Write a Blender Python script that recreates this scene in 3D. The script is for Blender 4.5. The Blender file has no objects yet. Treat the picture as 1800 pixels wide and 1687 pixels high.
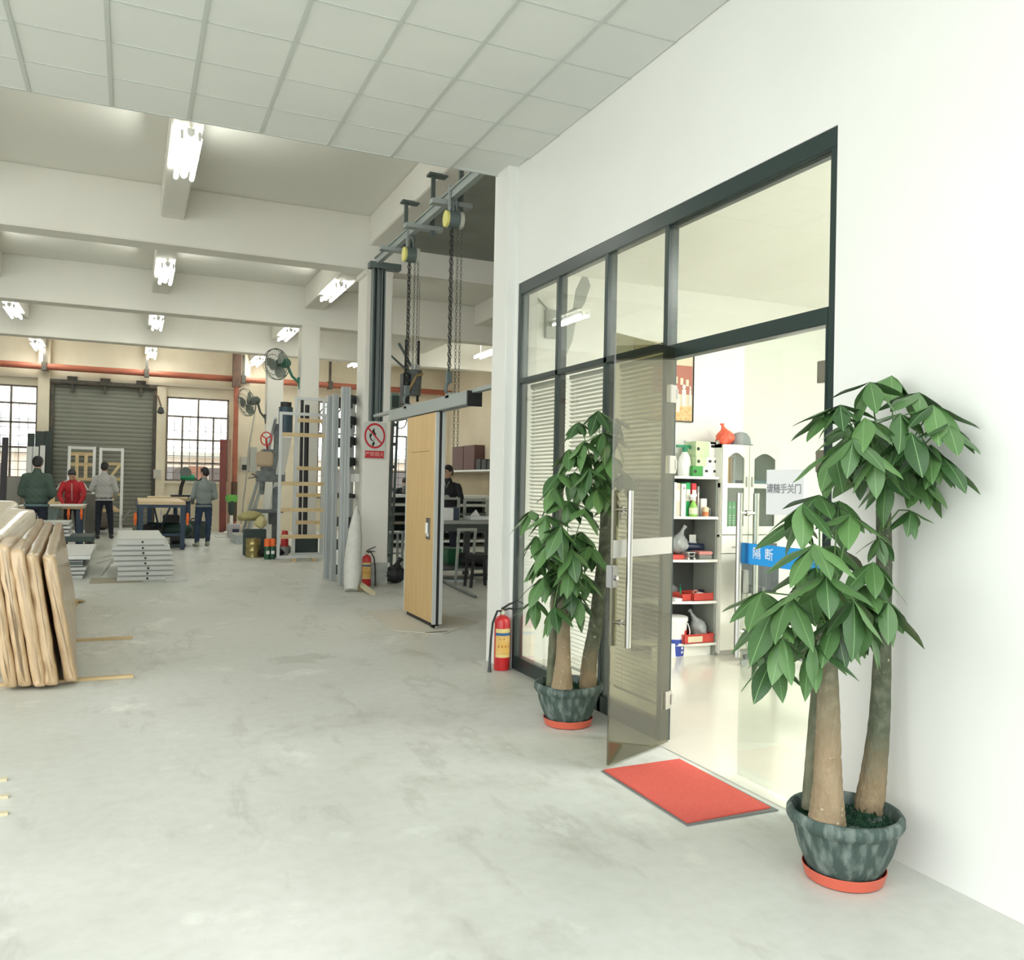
import bpy, bmesh, math, random
from mathutils import Vector, Matrix, Euler
C = bpy.context.scene.collection
PI = math.pi
rnd = random.Random(7)

# ------------------------------------------------------------------ camera
cam_d = bpy.data.cameras.new('camera')
cam = bpy.data.objects.new('camera', cam_d)
C.objects.link(cam)
yaw, pitch, roll = .4293, .0077, .0198
fwd = Vector((math.sin(yaw)*math.cos(pitch), math.cos(yaw)*math.cos(pitch), math.sin(pitch)))
r0 = Vector((math.cos(yaw), -math.sin(yaw), 0)); u0 = r0.cross(fwd)
rr = math.cos(roll)*r0 + math.sin(roll)*u0
uu = -math.sin(roll)*r0 + math.cos(roll)*u0
cam.matrix_world = Matrix(((rr.x, uu.x, -fwd.x, 0), (rr.y, uu.y, -fwd.y, 0), (rr.z, uu.z, -fwd.z, 1.45), (0, 0, 0, 1)))
cam_d.sensor_width = 36; cam_d.lens = 36*1518.61/1800
cam_d.shift_x = -.01334; cam_d.shift_y = -.00093
cam_d.clip_start = .05; cam_d.clip_end = 300
bpy.context.scene.camera = cam

# ------------------------------------------------------------------ sky and exposure
W = bpy.data.worlds.new('overcast_sky'); bpy.context.scene.world = W
W.use_nodes = True
bg = W.node_tree.nodes['Background']
bg.inputs[0].default_value = (.97, 1, .985, 1); bg.inputs[1].default_value = 2.9
vs = bpy.context.scene.view_settings
vs.view_transform = 'Standard'; vs.look = 'None'; vs.gamma = 1; vs.use_curve_mapping = False
vs.exposure = 0.2
TUBE = 38.0        # fluorescent tubes of the hall
OFFICE_FILL = 62.0       # unseen ceiling panels added to brighten the office
cy_ = bpy.context.scene.cycles
cy_.max_bounces = 10; cy_.diffuse_bounces = 5; cy_.transparent_max_bounces = 16; cy_.sample_clamp_indirect = 8
cy_.caustics_reflective = False; cy_.caustics_refractive = False

# ------------------------------------------------------------------ materials
MATS = {}
def mat(name, col, rough=.6, metal=0, col2=None, scale=6, amt=1.0, stretch=None, bump=0, bscale=None, emit=0, trans=0, spec=None, detail=4, lo=.35, hi=.65, coat=0):
    if name in MATS: return MATS[name]
    m = bpy.data.materials.new(name); m.use_nodes = True; MATS[name] = m
    nt = m.node_tree; b = nt.nodes['Principled BSDF']
    c4 = lambda c: (c[0], c[1], c[2], 1)
    b.inputs['Base Color'].default_value = c4(col); b.inputs['Roughness'].default_value = rough; b.inputs['Metallic'].default_value = metal
    if spec is not None: b.inputs['Specular IOR Level'].default_value = spec
    if trans: b.inputs['Transmission Weight'].default_value = trans
    if coat: b.inputs['Coat Weight'].default_value = coat; b.inputs['Coat Roughness'].default_value = .12
    if emit:
        b.inputs['Emission Color'].default_value = c4(col); b.inputs['Emission Strength'].default_value = emit
    if col2 is not None or bump:
        tc = nt.nodes.new('ShaderNodeTexCoord'); mp = nt.nodes.new('ShaderNodeMapping')
        nt.links.new(tc.outputs['Object'], mp.inputs[0])
        if stretch: mp.inputs['Scale'].default_value = stretch
        no = nt.nodes.new('ShaderNodeTexNoise'); no.inputs['Scale'].default_value = scale; no.inputs['Detail'].default_value = detail
        nt.links.new(mp.outputs[0], no.inputs['Vector'])
        if col2 is not None:
            rp = nt.nodes.new('ShaderNodeValToRGB'); e = rp.color_ramp.elements
            e[0].position = lo; e[0].color = c4(col); e[1].position = hi; e[1].color = c4([a*(1-amt)+c*amt for a, c in zip(col, col2)])
            nt.links.new(no.outputs['Fac'], rp.inputs[0]); nt.links.new(rp.outputs[0], b.inputs['Base Color'])
        if bump:
            n2 = no
            if bscale:
                n2 = nt.nodes.new('ShaderNodeTexNoise'); n2.inputs['Scale'].default_value = bscale; n2.inputs['Detail'].default_value = 3
                nt.links.new(mp.outputs[0], n2.inputs['Vector'])
            bp = nt.nodes.new('ShaderNodeBump'); bp.inputs['Strength'].default_value = bump; bp.inputs['Distance'].default_value = .02
            nt.links.new(n2.outputs['Fac'], bp.inputs['Height']); nt.links.new(bp.outputs[0], b.inputs['Normal'])
    return m

def glass_mat(name, tint, refl=1.0, rough=0.0):
    m = bpy.data.materials.new(name); m.use_nodes = True; MATS[name] = m
    nt = m.node_tree; nt.nodes.clear()
    o = nt.nodes.new('ShaderNodeOutputMaterial'); t = nt.nodes.new('ShaderNodeBsdfTransparent'); g = nt.nodes.new('ShaderNodeBsdfGlossy')
    t.inputs[0].default_value = (*tint, 1); g.inputs['Roughness'].default_value = rough; g.inputs[0].default_value = (1, 1, 1, 1)
    lw = nt.nodes.new('ShaderNodeLayerWeight'); lw.inputs[0].default_value = .5      # Schlick reflection, the same from both sides
    pw = nt.nodes.new('ShaderNodeMath'); pw.operation = 'POWER'; pw.inputs[1].default_value = 5; nt.links.new(lw.outputs['Facing'], pw.inputs[0])
    mu = nt.nodes.new('ShaderNodeMath'); mu.operation = 'MULTIPLY_ADD'; mu.inputs[1].default_value = .9*refl; mu.inputs[2].default_value = .04*refl; mu.use_clamp = True
    nt.links.new(pw.outputs[0], mu.inputs[0])
    mx = nt.nodes.new('ShaderNodeMixShader')
    nt.links.new(mu.outputs[0], mx.inputs[0])
    nt.links.new(t.outputs[0], mx.inputs[1]); nt.links.new(g.outputs[0], mx.inputs[2]); nt.links.new(mx.outputs[0], o.inputs[0])
    return m

# ------------------------------------------------------------------ mesh building
class MB:
    def __init__(s): s.v = []; s.f = []; s.mi = []; s.cur = 0
    def add(s, vs, fs, M=None):
        n = len(s.v)
        if M is not None: vs = [M @ Vector(p) for p in vs]
        s.v += [tuple(p) for p in vs]; s.f += [tuple(i+n for i in f) for f in fs]; s.mi += [s.cur]*len(fs)
        return s
    def box(s, x0, x1, y0, y1, z0, z1, M=None):
        v = [(x0,y0,z0),(x1,y0,z0),(x1,y1,z0),(x0,y1,z0),(x0,y0,z1),(x1,y0,z1),(x1,y1,z1),(x0,y1,z1)]
        return s.add(v, [(3,2,1,0),(4,5,6,7),(0,1,5,4),(1,2,6,5),(2,3,7,6),(3,0,4,7)], M)
    def bar(s, a, b, w, h, up=(0,0,1)):           # rectangular bar from a to b, w across, h along up
        a, b = Vector(a), Vector(b); d = (b-a); L = d.length; d.normalize()
        up = Vector(up)
        if abs(d.dot(up)) > .98: up = Vector((0,1,0)) if abs(d.y) < .9 else Vector((1,0,0))
        x = d.cross(up).normalized(); z = x.cross(d)
        M = Matrix(((x.x,d.x,z.x,a.x),(x.y,d.y,z.y,a.y),(x.z,d.z,z.z,a.z),(0,0,0,1)))
        return s.box(-w/2, w/2, 0, L, -h/2, h/2, M)
    def tube(s, pts, r, n=8, cap=True):
        pts = [Vector(p) for p in pts]; k = len(pts)
        rs = r if isinstance(r, (list, tuple)) else [r]*k
        vs = []; fs = []; px = None
        for i, p in enumerate(pts):
            d = (pts[min(i+1,k-1)]-pts[max(i-1,0)]).normalized()
            if px is None: px = d.orthogonal().normalized()
            else:
                px = px - d*px.dot(d)
                px = px.normalized() if px.length > 1e-6 else d.orthogonal().normalized()
            py = d.cross(px)
            for j in range(n):
                a = 2*PI*j/n; vs.append(p + (px*math.cos(a)+py*math.sin(a))*rs[i])
        for i in range(k-1):
            for j in range(n):
                fs.append((i*n+j, i*n+(j+1)%n, (i+1)*n+(j+1)%n, (i+1)*n+j))
        if cap: fs += [tuple(range(n-1,-1,-1)), tuple((k-1)*n+j for j in range(n))]
        return s.add(vs, fs)
    def cyl(s, a, b, r, r2=None, n=12): return s.tube([a, b], [r, r if r2 is None else r2], n)
    def lathe(s, prof, c=(0,0,0), n=24, M=None, close=False):
        vs = []; fs = []; k = len(prof)
        for (r_, z) in prof:
            for j in range(n):
                a = 2*PI*j/n; vs.append((c[0]+r_*math.cos(a), c[1]+r_*math.sin(a), c[2]+z))
        for i in range(k-1):
            for j in range(n): fs.append((i*n+j, i*n+(j+1)%n, (i+1)*n+(j+1)%n, (i+1)*n+j))
        if prof[0][0] > 1e-5 and not close: fs.append(tuple(range(n-1,-1,-1)))
        if prof[-1][0] > 1e-5 and not close: fs.append(tuple((k-1)*n+j for j in range(n)))
        return s.add(vs, fs, M)
    def ell(s, c, r, n=12, m=8, M=None):
        if not isinstance(r, (tuple, list)): r = (r, r, r)
        vs = [(c[0],c[1],c[2]-r[2])]; fs = []
        for i in range(1, m):
            t = PI*i/m
            for j in range(n):
                a = 2*PI*j/n; vs.append((c[0]+r[0]*math.sin(t)*math.cos(a), c[1]+r[1]*math.sin(t)*math.sin(a), c[2]-r[2]*math.cos(t)))
        vs.append((c[0],c[1],c[2]+r[2])); top = len(vs)-1
        for j in range(n): fs.append((0, 1+(j+1)%n, 1+j)); fs.append((top, 1+(m-2)*n+j, 1+(m-2)*n+(j+1)%n))
        for i in range(m-2):
            for j in range(n): fs.append((1+i*n+j, 1+i*n+(j+1)%n, 1+(i+1)*n+(j+1)%n, 1+(i+1)*n+j))
        return s.add(vs, fs, M)
    def cap(s, a, b, ra, rb, n=12):               # tapered capsule
        s.tube([a, b], [ra, rb], n); s.ell(a, ra, n, 8); s.ell(b, rb, n, 8); return s
    def prism(s, poly, h0, h1, M=None):            # polygon in x,y extruded from z=h0 to h1
        n = len(poly); vs = [(x,y,h0) for x,y in poly]+[(x,y,h1) for x,y in poly]
        fs = [tuple(range(n-1,-1,-1)), tuple(range(n,2*n))]+[(i,(i+1)%n,n+(i+1)%n,n+i) for i in range(n)]
        return s.add(vs, fs, M)
    def quad(s, a, b, c, d): return s.add([a,b,c,d], [(0,1,2,3)])
    def mesh(s, name, mats, off=(0,0,0), smooth=None, bevel=0):
        me = bpy.data.meshes.new(name)
        o = Vector(off)
        me.from_pydata([tuple(Vector(p)-o) for p in s.v], [], s.f)
        for m in (mats if isinstance(mats, (list, tuple)) else [mats]): me.materials.append(m)
        for p, i in zip(me.polygons, s.mi): p.material_index = i
        bm = bmesh.new(); bm.from_mesh(me)
        bmesh.ops.recalc_face_normals(bm, faces=bm.faces)
        if bevel:
            ed = [e for e in bm.edges if len(e.link_faces) == 2 and e.calc_face_angle(0) > .6]
            bmesh.ops.bevel(bm, geom=ed, offset=bevel, segments=2, affect='EDGES', clamp_overlap=True)
        bm.to_mesh(me); bm.free()
        if smooth is not None:
            me.shade_smooth(); me.set_sharp_from_angle(angle=math.radians(smooth))
        return me

OFF = {}                                            # world position of each object's own origin
def tag(o, label=None, cat=None, group=None, kind=None):
    if label: o['label'] = label
    if cat: o['category'] = cat
    if group: o['group'] = group
    if kind: o['kind'] = kind
    return o
def thing(name, loc, label, cat, group=None):
    o = bpy.data.objects.new(name, None); C.objects.link(o); o.empty_display_size = .1
    o.location = loc; OFF[o.name] = Vector(loc)
    return tag(o, label, cat, group)
def part(name, mb, m, parent=None, smooth=None, bevel=0, label=None):
    if parent is None:
        xs = [p[0] for p in mb.v]; ys = [p[1] for p in mb.v]; zs = [p[2] for p in mb.v]
        off = Vector(((min(xs)+max(xs))/2, (min(ys)+max(ys))/2, min(zs)))
    else: off = OFF[parent.name]
    me = mb.mesh(name, m, off, smooth, bevel)
    o = bpy.data.objects.new(name, me); C.objects.link(o)
    if parent is None: o.location = off
    else: o.parent = parent
    OFF[o.name] = off
    if label: o['label'] = label
    return o
def struct(name, mb, m, parent=None, **k):
    o = part(name, mb, m, parent, **k)
    if parent is None: o['kind'] = 'structure'
    return o
def single(name, mb, m, label, cat, group=None, **k):
    return tag(part(name, mb, m, None, **k), label, cat, group)
def sthing(name, loc):
    o = bpy.data.objects.new(name, None); C.objects.link(o); o.location = loc; OFF[o.name] = Vector(loc); o['kind'] = 'structure'; return o
def inst(name, me, M, parent):                       # an object sharing mesh data, placed by a world matrix under parent
    o = bpy.data.objects.new(name, me); C.objects.link(o); o.parent = parent
    o.matrix_basis = Matrix.Translation(-OFF[parent.name]) @ M
    OFF[o.name] = OFF[parent.name]
    return o
def dup(root, loc, rotz=0, label=None):
    def cp(o, par):
        c = o.copy(); C.objects.link(c)
        if par is not None: c.parent = par
        for ch in list(o.children): cp(ch, c)
        return c
    c = cp(root, None); c.location = loc; c.rotation_euler = (0, 0, rotz)
    if label: c['label'] = label
    return c
WORKSHOP = bpy.data.scenes.new('workshop')            # meshes with modifiers are finished here, alone, then moved over
def finish(o):
    WORKSHOP.collection.objects.link(o); vl = WORKSHOP.view_layers[0]; vl.update()
    nm = bpy.data.meshes.new_from_object(o.evaluated_get(vl.depsgraph)); WORKSHOP.collection.objects.unlink(o); return nm
def fuse(name, mb, m, parent, voxel, smooth_iter=3, paint=None, label=None):   # one continuous skin over overlapping pieces
    off = OFF[parent.name] if parent is not None else Vector((0,0,0))
    me = mb.mesh(name, m, off)
    o = bpy.data.objects.new(name, me)
    a = o.modifiers.new('r', 'REMESH'); a.mode = 'VOXEL'; a.voxel_size = voxel
    b = o.modifiers.new('s', 'SMOOTH'); b.iterations = smooth_iter; b.factor = .5
    nm = finish(o)
    o.modifiers.clear(); o.data = nm; bpy.data.meshes.remove(me); nm.name = name; C.objects.link(o)
    nm.materials.clear()
    for k in (m if isinstance(m, (list, tuple)) else [m]): nm.materials.append(k)
    nm.shade_smooth()
    if paint:
        for p in nm.polygons: p.material_index = paint(p.center + off)
    if parent is not None: o.parent = parent
    OFF[o.name] = off
    if label: o['label'] = label
    return o
def text(name, body, size, M, m, parent, outline=0, ext=.0006):
    cu = bpy.data.curves.new(name, 'FONT'); cu.body = body; cu.size = size; cu.align_x = 'CENTER'; cu.align_y = 'CENTER'
    if outline: cu.fill_mode = 'NONE'; cu.bevel_depth = outline; cu.bevel_resolution = 0
    else: cu.extrude = ext
    cu.resolution_u = 3
    o = bpy.data.objects.new(name, cu)
    me = finish(o); me.name = name
    bpy.data.objects.remove(o); me.materials.clear(); me.materials.append(m)
    return inst(name, me, M, parent)
def basis(x, y, z, o):
    return Matrix(((x[0],y[0],z[0],o[0]),(x[1],y[1],z[1],o[1]),(x[2],y[2],z[2],o[2]),(0,0,0,1)))
def wall_x(mb, x0, x1, y0, y1, z0, z1, holes):        # wall running along x, holes = (xa, xb, za, zb)
    xs = sorted({x0, x1, *[h[0] for h in holes], *[h[1] for h in holes]})
    for a, b in zip(xs, xs[1:]):
        hs = sorted([(h[2], h[3]) for h in holes if h[0] <= a and h[1] >= b]); z = z0
        for za, zb in hs:
            if za > z: mb.box(a, b, y0, y1, z, za)
            z = zb
        if z < z1: mb.box(a, b, y0, y1, z, z1)
# ------------------------------------------------------------------ materials of the setting
white_wall = mat('white_wall', (.755,.765,.735), .55, col2=(.73,.74,.705), scale=1.2, bump=.03, bscale=90)
hall_white = mat('hall_white', (.79,.78,.725), .7, col2=(.74,.72,.655), scale=.6, bump=.03, bscale=60)
hall_ceil = mat('hall_ceiling_paint', (.77,.765,.71), .8, col2=(.74,.73,.67), scale=.5)
back_wall = mat('stained_plaster', (.80,.73,.58), .85, col2=(.64,.55,.41), scale=.9, detail=8, lo=.45, hi=.8)
tile_m = mat('ceiling_board', (.70,.715,.68), .85, col2=(.665,.685,.66), scale=1.1, bump=.05, bscale=220)
bar_m = mat('ceiling_bar_metal', (.52,.545,.51), .5)
frame_m = mat('green_black_aluminium', (.018,.034,.032), .32, spec=.5)
frame_s = mat('grey_green_aluminium', (.05,.065,.06), .4)
steel = mat('brushed_steel', (.47,.465,.44), .3, 1)
black = mat('black_plastic', (.012,.013,.014), .5)
white_p = mat('white_plastic', (.82,.82,.79), .4)
office_w = mat('office_wall_paint', (.86,.86,.82), .6)

# concrete floor: pale cement with stains and scuffs
def concrete():
    m = bpy.data.materials.new('concrete_floor'); m.use_nodes = True; nt = m.node_tree; b = nt.nodes['Principled BSDF']
    tc = nt.nodes.new('ShaderNodeTexCoord')
    def noise(s, d, st=None):
        n = nt.nodes.new('ShaderNodeTexNoise'); n.inputs['Scale'].default_value = s; n.inputs['Detail'].default_value = d; n.inputs['Roughness'].default_value = .6
        if st:
            mp = nt.nodes.new('ShaderNodeMapping'); mp.inputs['Scale'].default_value = st; mp.inputs['Rotation'].default_value = (0,0,.5)
            nt.links.new(tc.outputs['Object'], mp.inputs[0]); nt.links.new(mp.outputs[0], n.inputs['Vector'])
        else: nt.links.new(tc.outputs['Object'], n.inputs['Vector'])
        return n
    def ramp(src, stops):
        r_ = nt.nodes.new('ShaderNodeValToRGB'); e = r_.color_ramp.elements
        while len(e) < len(stops): e.new(.5)
        for k, (p, c) in zip(e, stops): k.position = p; k.color = (*c, 1)
        nt.links.new(src, r_.inputs[0]); return r_
    def mul(a, bb, f=1):
        x = nt.nodes.new('ShaderNodeMix'); x.data_type = 'RGBA'; x.blend_type = 'MULTIPLY'; x.inputs[0].default_value = f
        nt.links.new(a, x.inputs[6]); nt.links.new(bb, x.inputs[7]); return x.outputs[2]
    base = ramp(noise(.55, 6).outputs['Fac'], [(.3,(.54,.555,.51)),(.55,(.61,.62,.58)),(.75,(.69,.695,.665))])
    st = ramp(noise(1.7, 9).outputs['Fac'], [(.28,(.80,.79,.76)),(.42,(.97,.97,.96)),(.7,(1.0,1.0,1.0))])
    fine = ramp(noise(14, 6).outputs['Fac'], [(.3,(.93,.93,.92)),(.6,(1,1,1))])
    scuff = ramp(noise(3.2, 10, (1,.35,1)).outputs['Fac'], [(.56,(1,1,1)),(.63,(.86,.855,.84)),(.66,(1,1,1))])
    pale = ramp(noise(2.1, 8).outputs['Fac'], [(.6,(1,1,1)),(.7,(1.2,1.2,1.19))])
    c = mul(mul(mul(mul(base.outputs[0], st.outputs[0]), fine.outputs[0]), scuff.outputs[0]), pale.outputs[0])
    # old oil stain on the cement
    mp = nt.nodes.new('ShaderNodeMapping'); mp.vector_type = 'POINT'; p_ = (1.239,7.195,0); mp.inputs['Location'].default_value = (-p_[0]*2.0, -p_[1]*3.2+16*3.2*0, 0); mp.inputs['Scale'].default_value = (2.0, 3.2, 1)
    gm = nt.nodes.new('ShaderNodeNewGeometry'); nt.links.new(gm.outputs['Position'], mp.inputs[0])
    ln = nt.nodes.new('ShaderNodeVectorMath'); ln.operation = 'LENGTH'; nt.links.new(mp.outputs[0], ln.inputs[0])
    ad = nt.nodes.new('ShaderNodeMath'); ad.operation = 'MULTIPLY_ADD'; ad.inputs[1].default_value = 1.5; nt.links.new(noise(3.5, 6).outputs['Fac'], ad.inputs[0]); nt.links.new(ln.outputs['Value'], ad.inputs[2])
    sr = ramp(ad.outputs[0], [(.0,(.84,.84,.82)),(1.35/2,(1,1,1))])
    hl = nt.nodes.new('ShaderNodeMath'); hl.operation = 'MULTIPLY'; hl.inputs[1].default_value = .5; nt.links.new(ad.outputs[0], hl.inputs[0]); nt.links.new(hl.outputs[0], sr.inputs[0])
    sr.color_ramp.elements[0].position = .60
    c = mul(c, sr.outputs[0])
    nt.links.new(c, b.inputs['Base Color'])
    rg = ramp(noise(1.1, 5).outputs['Fac'], [(.3,(.36,.36,.36)),(.7,(.6,.6,.6))]); nt.links.new(rg.outputs[0], b.inputs['Roughness'])
    bp = nt.nodes.new('ShaderNodeBump'); bp.inputs['Strength'].default_value = .06; bp.inputs['Distance'].default_value = .01
    nt.links.new(noise(25, 6).outputs['Fac'], bp.inputs['Height']); nt.links.new(bp.outputs[0], b.inputs['Normal'])
    return m
struct('floor', MB().box(-11, 10.2, -7, 26.2, -.15, 0), concrete())
WX = 2.7807
cream = mat('cream_floor_tile', (.74,.72,.62), .16, col2=(.70,.68,.585), scale=1.5, coat=.3)
office_floor = struct('floor', MB().box(WX+.07, 8.1, -.6, 6.5, 0.0005, .006).box(2.745, WX+.07, 2.93, 4.17, .0005, .006), cream)

WX = 2.7807
# right wall with the storefront opening, and the wall's end
mb = MB(); mb.box(WX, WX+.14, -3.2, 2.868, 0, 5.24); mb.box(WX, WX+.14, 2.868, 6.285, 3.055, 5.24); mb.box(WX, WX+.14, 6.285, 6.34, 0, 5.24)
struct('wall_right', mb, white_wall)
struct('wall_right_end', MB().box(2.70, 2.98, 6.34, 6.62, 0, 5.24), white_wall, bevel=.006)
# office shell
struct('wall_office_back', MB().box(WX+.14, 8.1, 6.5, 6.62, 0, 5.24), office_w)
struct('wall_office_far', MB().box(8.0, 8.12, -.6, 6.5, 0, 3.3), office_w)
struct('wall_office_near', MB().box(WX+.14, 8.1, -.72, -.6, 0, 3.3), office_w)
office_ceiling = struct('ceiling', MB().box(WX+.14, 8.1, -.7, 6.5, 3.24, 3.32), office_w)
panel_m = mat('office_fill_glow', (1,1,.985), .5, emit=OFFICE_FILL)  # glow of fill panels, added out of view to light the office
for i, (x, y) in enumerate(((4.2,.6),(4.2,2.3),(6.3,.6),(6.3,2.3))):
    t = thing('added_fill_panel', (x, y, 3.2), 'added unseen fill panel on the office ceiling, %s' % ('near the glass door' if i == 0 else 'second one along the storefront' if i == 1 else 'at the far wall, near end' if i == 2 else 'at the far wall, second one'), 'light', 'added office fill panels')
    part('frame', MB().box(x-.31, x+.31, y-.31, y+.31, 3.205, 3.24), white_p, t)
    part('diffuser', MB().box(x-.29, x+.29, y-.29, y+.29, 3.2, 3.206), panel_m, t)

# suspended ceiling: boards laid in a grid of bars
cz = 3.993; T = .4925; gx = -.6632; gy = 4.1283
ceil = sthing('ceiling', (0, 4, cz))
ys = [6.574] + [gy + T*k for k in range(4, -7, -1)]
xs = [WX] + [gx + T*k for k in range(6, -5, -1)]
for j in range(len(ys)-1):
    for i in range(len(xs)-1):
        dz = rnd.uniform(0, .0035) + (.012 if (i, j) == (0, 0) else 0)
        part('ceiling_tile', MB().box(xs[i+1]+.006, xs[i]-.006, ys[j+1]+.006, ys[j]-.006, cz+.002+dz, cz+.016+dz), tile_m, ceil)
for x in xs[1:]: part('ceiling_bar', MB().box(x-.0125, x+.0125, ys[-1], 6.574, cz-.003, cz+.03), bar_m, ceil)
for y in ys[1:]: part('ceiling_bar', MB().box(xs[-1], WX, y-.006, y+.006, cz-.001, cz+.03), bar_m, ceil)
part('edge_trim', MB().box(xs[-1], WX, 6.56, 6.58, cz-.002, cz+.05), bar_m, ceil)
struct('ceiling', MB().box(-3.2, WX, .9, 6.55, cz+.06, cz+.1), hall_ceil)

# hall: slab, cross beams, long beams, columns
SZ = 5.24
struct('ceiling', MB().box(-11, 10.2, 12.09, 26.2, SZ, SZ+.2).box(-11, 3.2, 6.4, 12.09, SZ, SZ+.2), hall_ceil)
struct('ceiling', MB().box(3.381, 9.2, 7.1, 12.09, 4.825, SZ+.2).box(3.2, 3.38, 6.4, 12.09, SZ, SZ+.2).box(3.381, 10.2, 6.4, 7.1, SZ, SZ+.2), mat('shade_toned_slab', (.25,.265,.235), .9, col2=(.21,.22,.195), scale=1.5))  # unlit bay: its shade is put into the slab's darker grey
for y0, y1 in ((12.09,12.47),(17.1,17.48),(21.4,21.78)):
    struct('ceiling_beam', MB().box(-11, 9.2, y0, y1, 4.48, SZ), hall_white, bevel=.012)
struct('ceiling_beam', MB().box(-11, 9.2, 6.78, 7.1, 4.5, SZ), hall_white)
for (x0, x1, zb) in ((3.02,3.38,4.82),(.29,.57,4.82),(-2.34,-2.06,4.82),(-4.6,-4.25,4.82),(6.55,6.85,4.82)):
    for y0, y1 in (((7.1,12.09),) if x0 < 5 else ())+((12.47,17.1),(17.48,21.4),(21.78,26)):
        struct('long_beam', MB().box(x0, x1, y0, y1, zb, SZ), hall_white, bevel=.01)
struct('column_pillar', MB().box(3.0, 3.38, 12.1, 12.6, 0, 4.48), hall_white, bevel=.008)
struct('column_pillar', MB().box(2.985, 3.33, 17.1, 17.5, 0, 4.48), hall_white, bevel=.008)
struct('column_pillar', MB().box(2.95, 3.32, 21.4, 21.8, 0, 4.48), hall_white, bevel=.008)
struct('column_pillar', MB().box(2.66, 3.05, 25.7, 26.0, 0, SZ), back_wall, bevel=.008)
struct('trim_1', MB().box(2.965, 3.385, 12.085, 12.62, 4.40, 4.48), hall_white, bevel=.01)
struct('trim_2', MB().box(3.0, 3.385, 12.092, 12.099, 0, .31), mat('grey_plinth_paint', (.33,.36,.33), .7, col2=(.45,.48,.44), scale=9), bevel=0)

# back wall with openings, side wall of the right bay, left wall
SHX0, SHX1, SHZ = -1.95, .61, 3.94
wins = [(-4.1,-2.25,1.39,3.82), (.885,2.53,1.39,3.735), (5.05,6.65,.95,3.85), (7.35,8.75,.95,3.85)]
mb = MB(); wall_x(mb, -11, 10.2, 26.0, 26.25, 0, SZ, wins+[(SHX0,SHX1,0,SHZ)])
struct('wall_back', mb, back_wall)
struct('wall_bay_right', MB().box(9.15, 9.35, 6.62, 26, 0, SZ), mat('ochre_plaster', (.66,.58,.44), .85, col2=(.6,.52,.39), scale=.8))
struct('wall_left', MB().box(-11.2, -11, 8, 26.2, 0, SZ), back_wall)
struct('pilaster', MB().box(-2.24, -1.97, 25.78, 26, 0, SZ), back_wall, bevel=.01)
struct('pilaster', MB().box(.63, .86, 25.82, 26, 0, 3.98), back_wall, bevel=.01)
struct('trim_3', MB().box(-11, 2.66, 25.88, 26, 4.02, 4.10), mat('pale_ledge', (.72,.66,.54), .8), bevel=.01)

# windows
iron = mat('window_iron', (.16,.15,.14), .6, col2=(.28,.22,.18), scale=8)
pane_m = glass_mat('window_glass', (.93,.95,.94), .6)
def window(n, x0, x1, z0, z1, cols, rows, arch=False, sill=True):
    w = sthing('window_%d' % n, ((x0+x1)/2, 26.05, z0)); y = 26.06
    f = MB()
    for x in (x0+.02, x1-.02): f.bar((x,y,z0), (x,y,z1), .05, .06)
    for z in (z0+.02, z1-.02): f.bar((x0,y,z), (x1,y,z), .06, .05)
    part('window_frame', f, iron, w)
    for k in range(1, len(cols)-1): part('mullion', MB().bar((cols[k],y,z0), (cols[k],y,rows[-2] if k != len(cols)//2 else rows[-1]), .05, .05), iron, w)
    for z in rows[1:-1]: part('transom', MB().bar((x0,y,z), (x1,y,z), .05, .05), iron, w)
    for a, b in zip(cols, cols[1:]):
        for c, d in zip(rows, rows[1:]):
            part('pane', MB().box(a+.02, b-.02, y+.01, y+.014, c+.02, d-.02), pane_m, w)
    g = MB(); yy = y-.08
    nx = int((x1-x0)/.2); nz = int((z1-z0)/.22)
    ztop = z1-.45 if not arch else z1-.9
    for k in range(nx+1): g.tube([(x0+(x1-x0)*k/nx, yy, z0), (x0+(x1-x0)*k/nx, yy, ztop)], .008, 5)
    for k in range(nz+1):
        z = z0+(z1-z0)*k/nz
        if z < ztop-.3: g.tube([(x0,yy,z), (x1,yy,z)], .008, 5)
    if arch:
        k = 3
        for q in range(k):
            cx = x0+(x1-x0)*(q+.5)/k; rr_ = (x1-x0)/k*.42
            g.tube([(cx+rr_*math.cos(a), yy, z1-.45+rr_*1.3*math.sin(a)) for a in [2*PI*i/14 for i in range(15)]], .022, 5)
            g.tube([(cx-rr_,yy,ztop), (cx-rr_,yy,z1)], .016, 5)
    part('grille', g, iron, w)
    if sill: part('window_sill', MB().box(x0-.12, x1+.12, 25.9, 26.1, z0-.07, z0), mat('pale_ledge', (1,1,1)), w)
a, b = wins[0][0], wins[0][1]; window(1, *wins[0], [a,a+.62,a+1.24,b], [1.39,2.2,2.85,3.35,3.82])
a, b = wins[1][0], wins[1][1]; window(2, *wins[1], [a,a+.42,a+.83,a+1.24,b], [1.39,1.9,2.55,3.2,3.735])
a, b = wins[2][0], wins[2][1]; window(3, *wins[2], [a,a+.53,a+1.07,b], [.95,1.8,2.9,3.85], True)
a, b = wins[3][0], wins[3][1]; window(4, *wins[3], [a,a+.47,a+.93,b], [.95,1.8,2.9,3.85], True)

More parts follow.
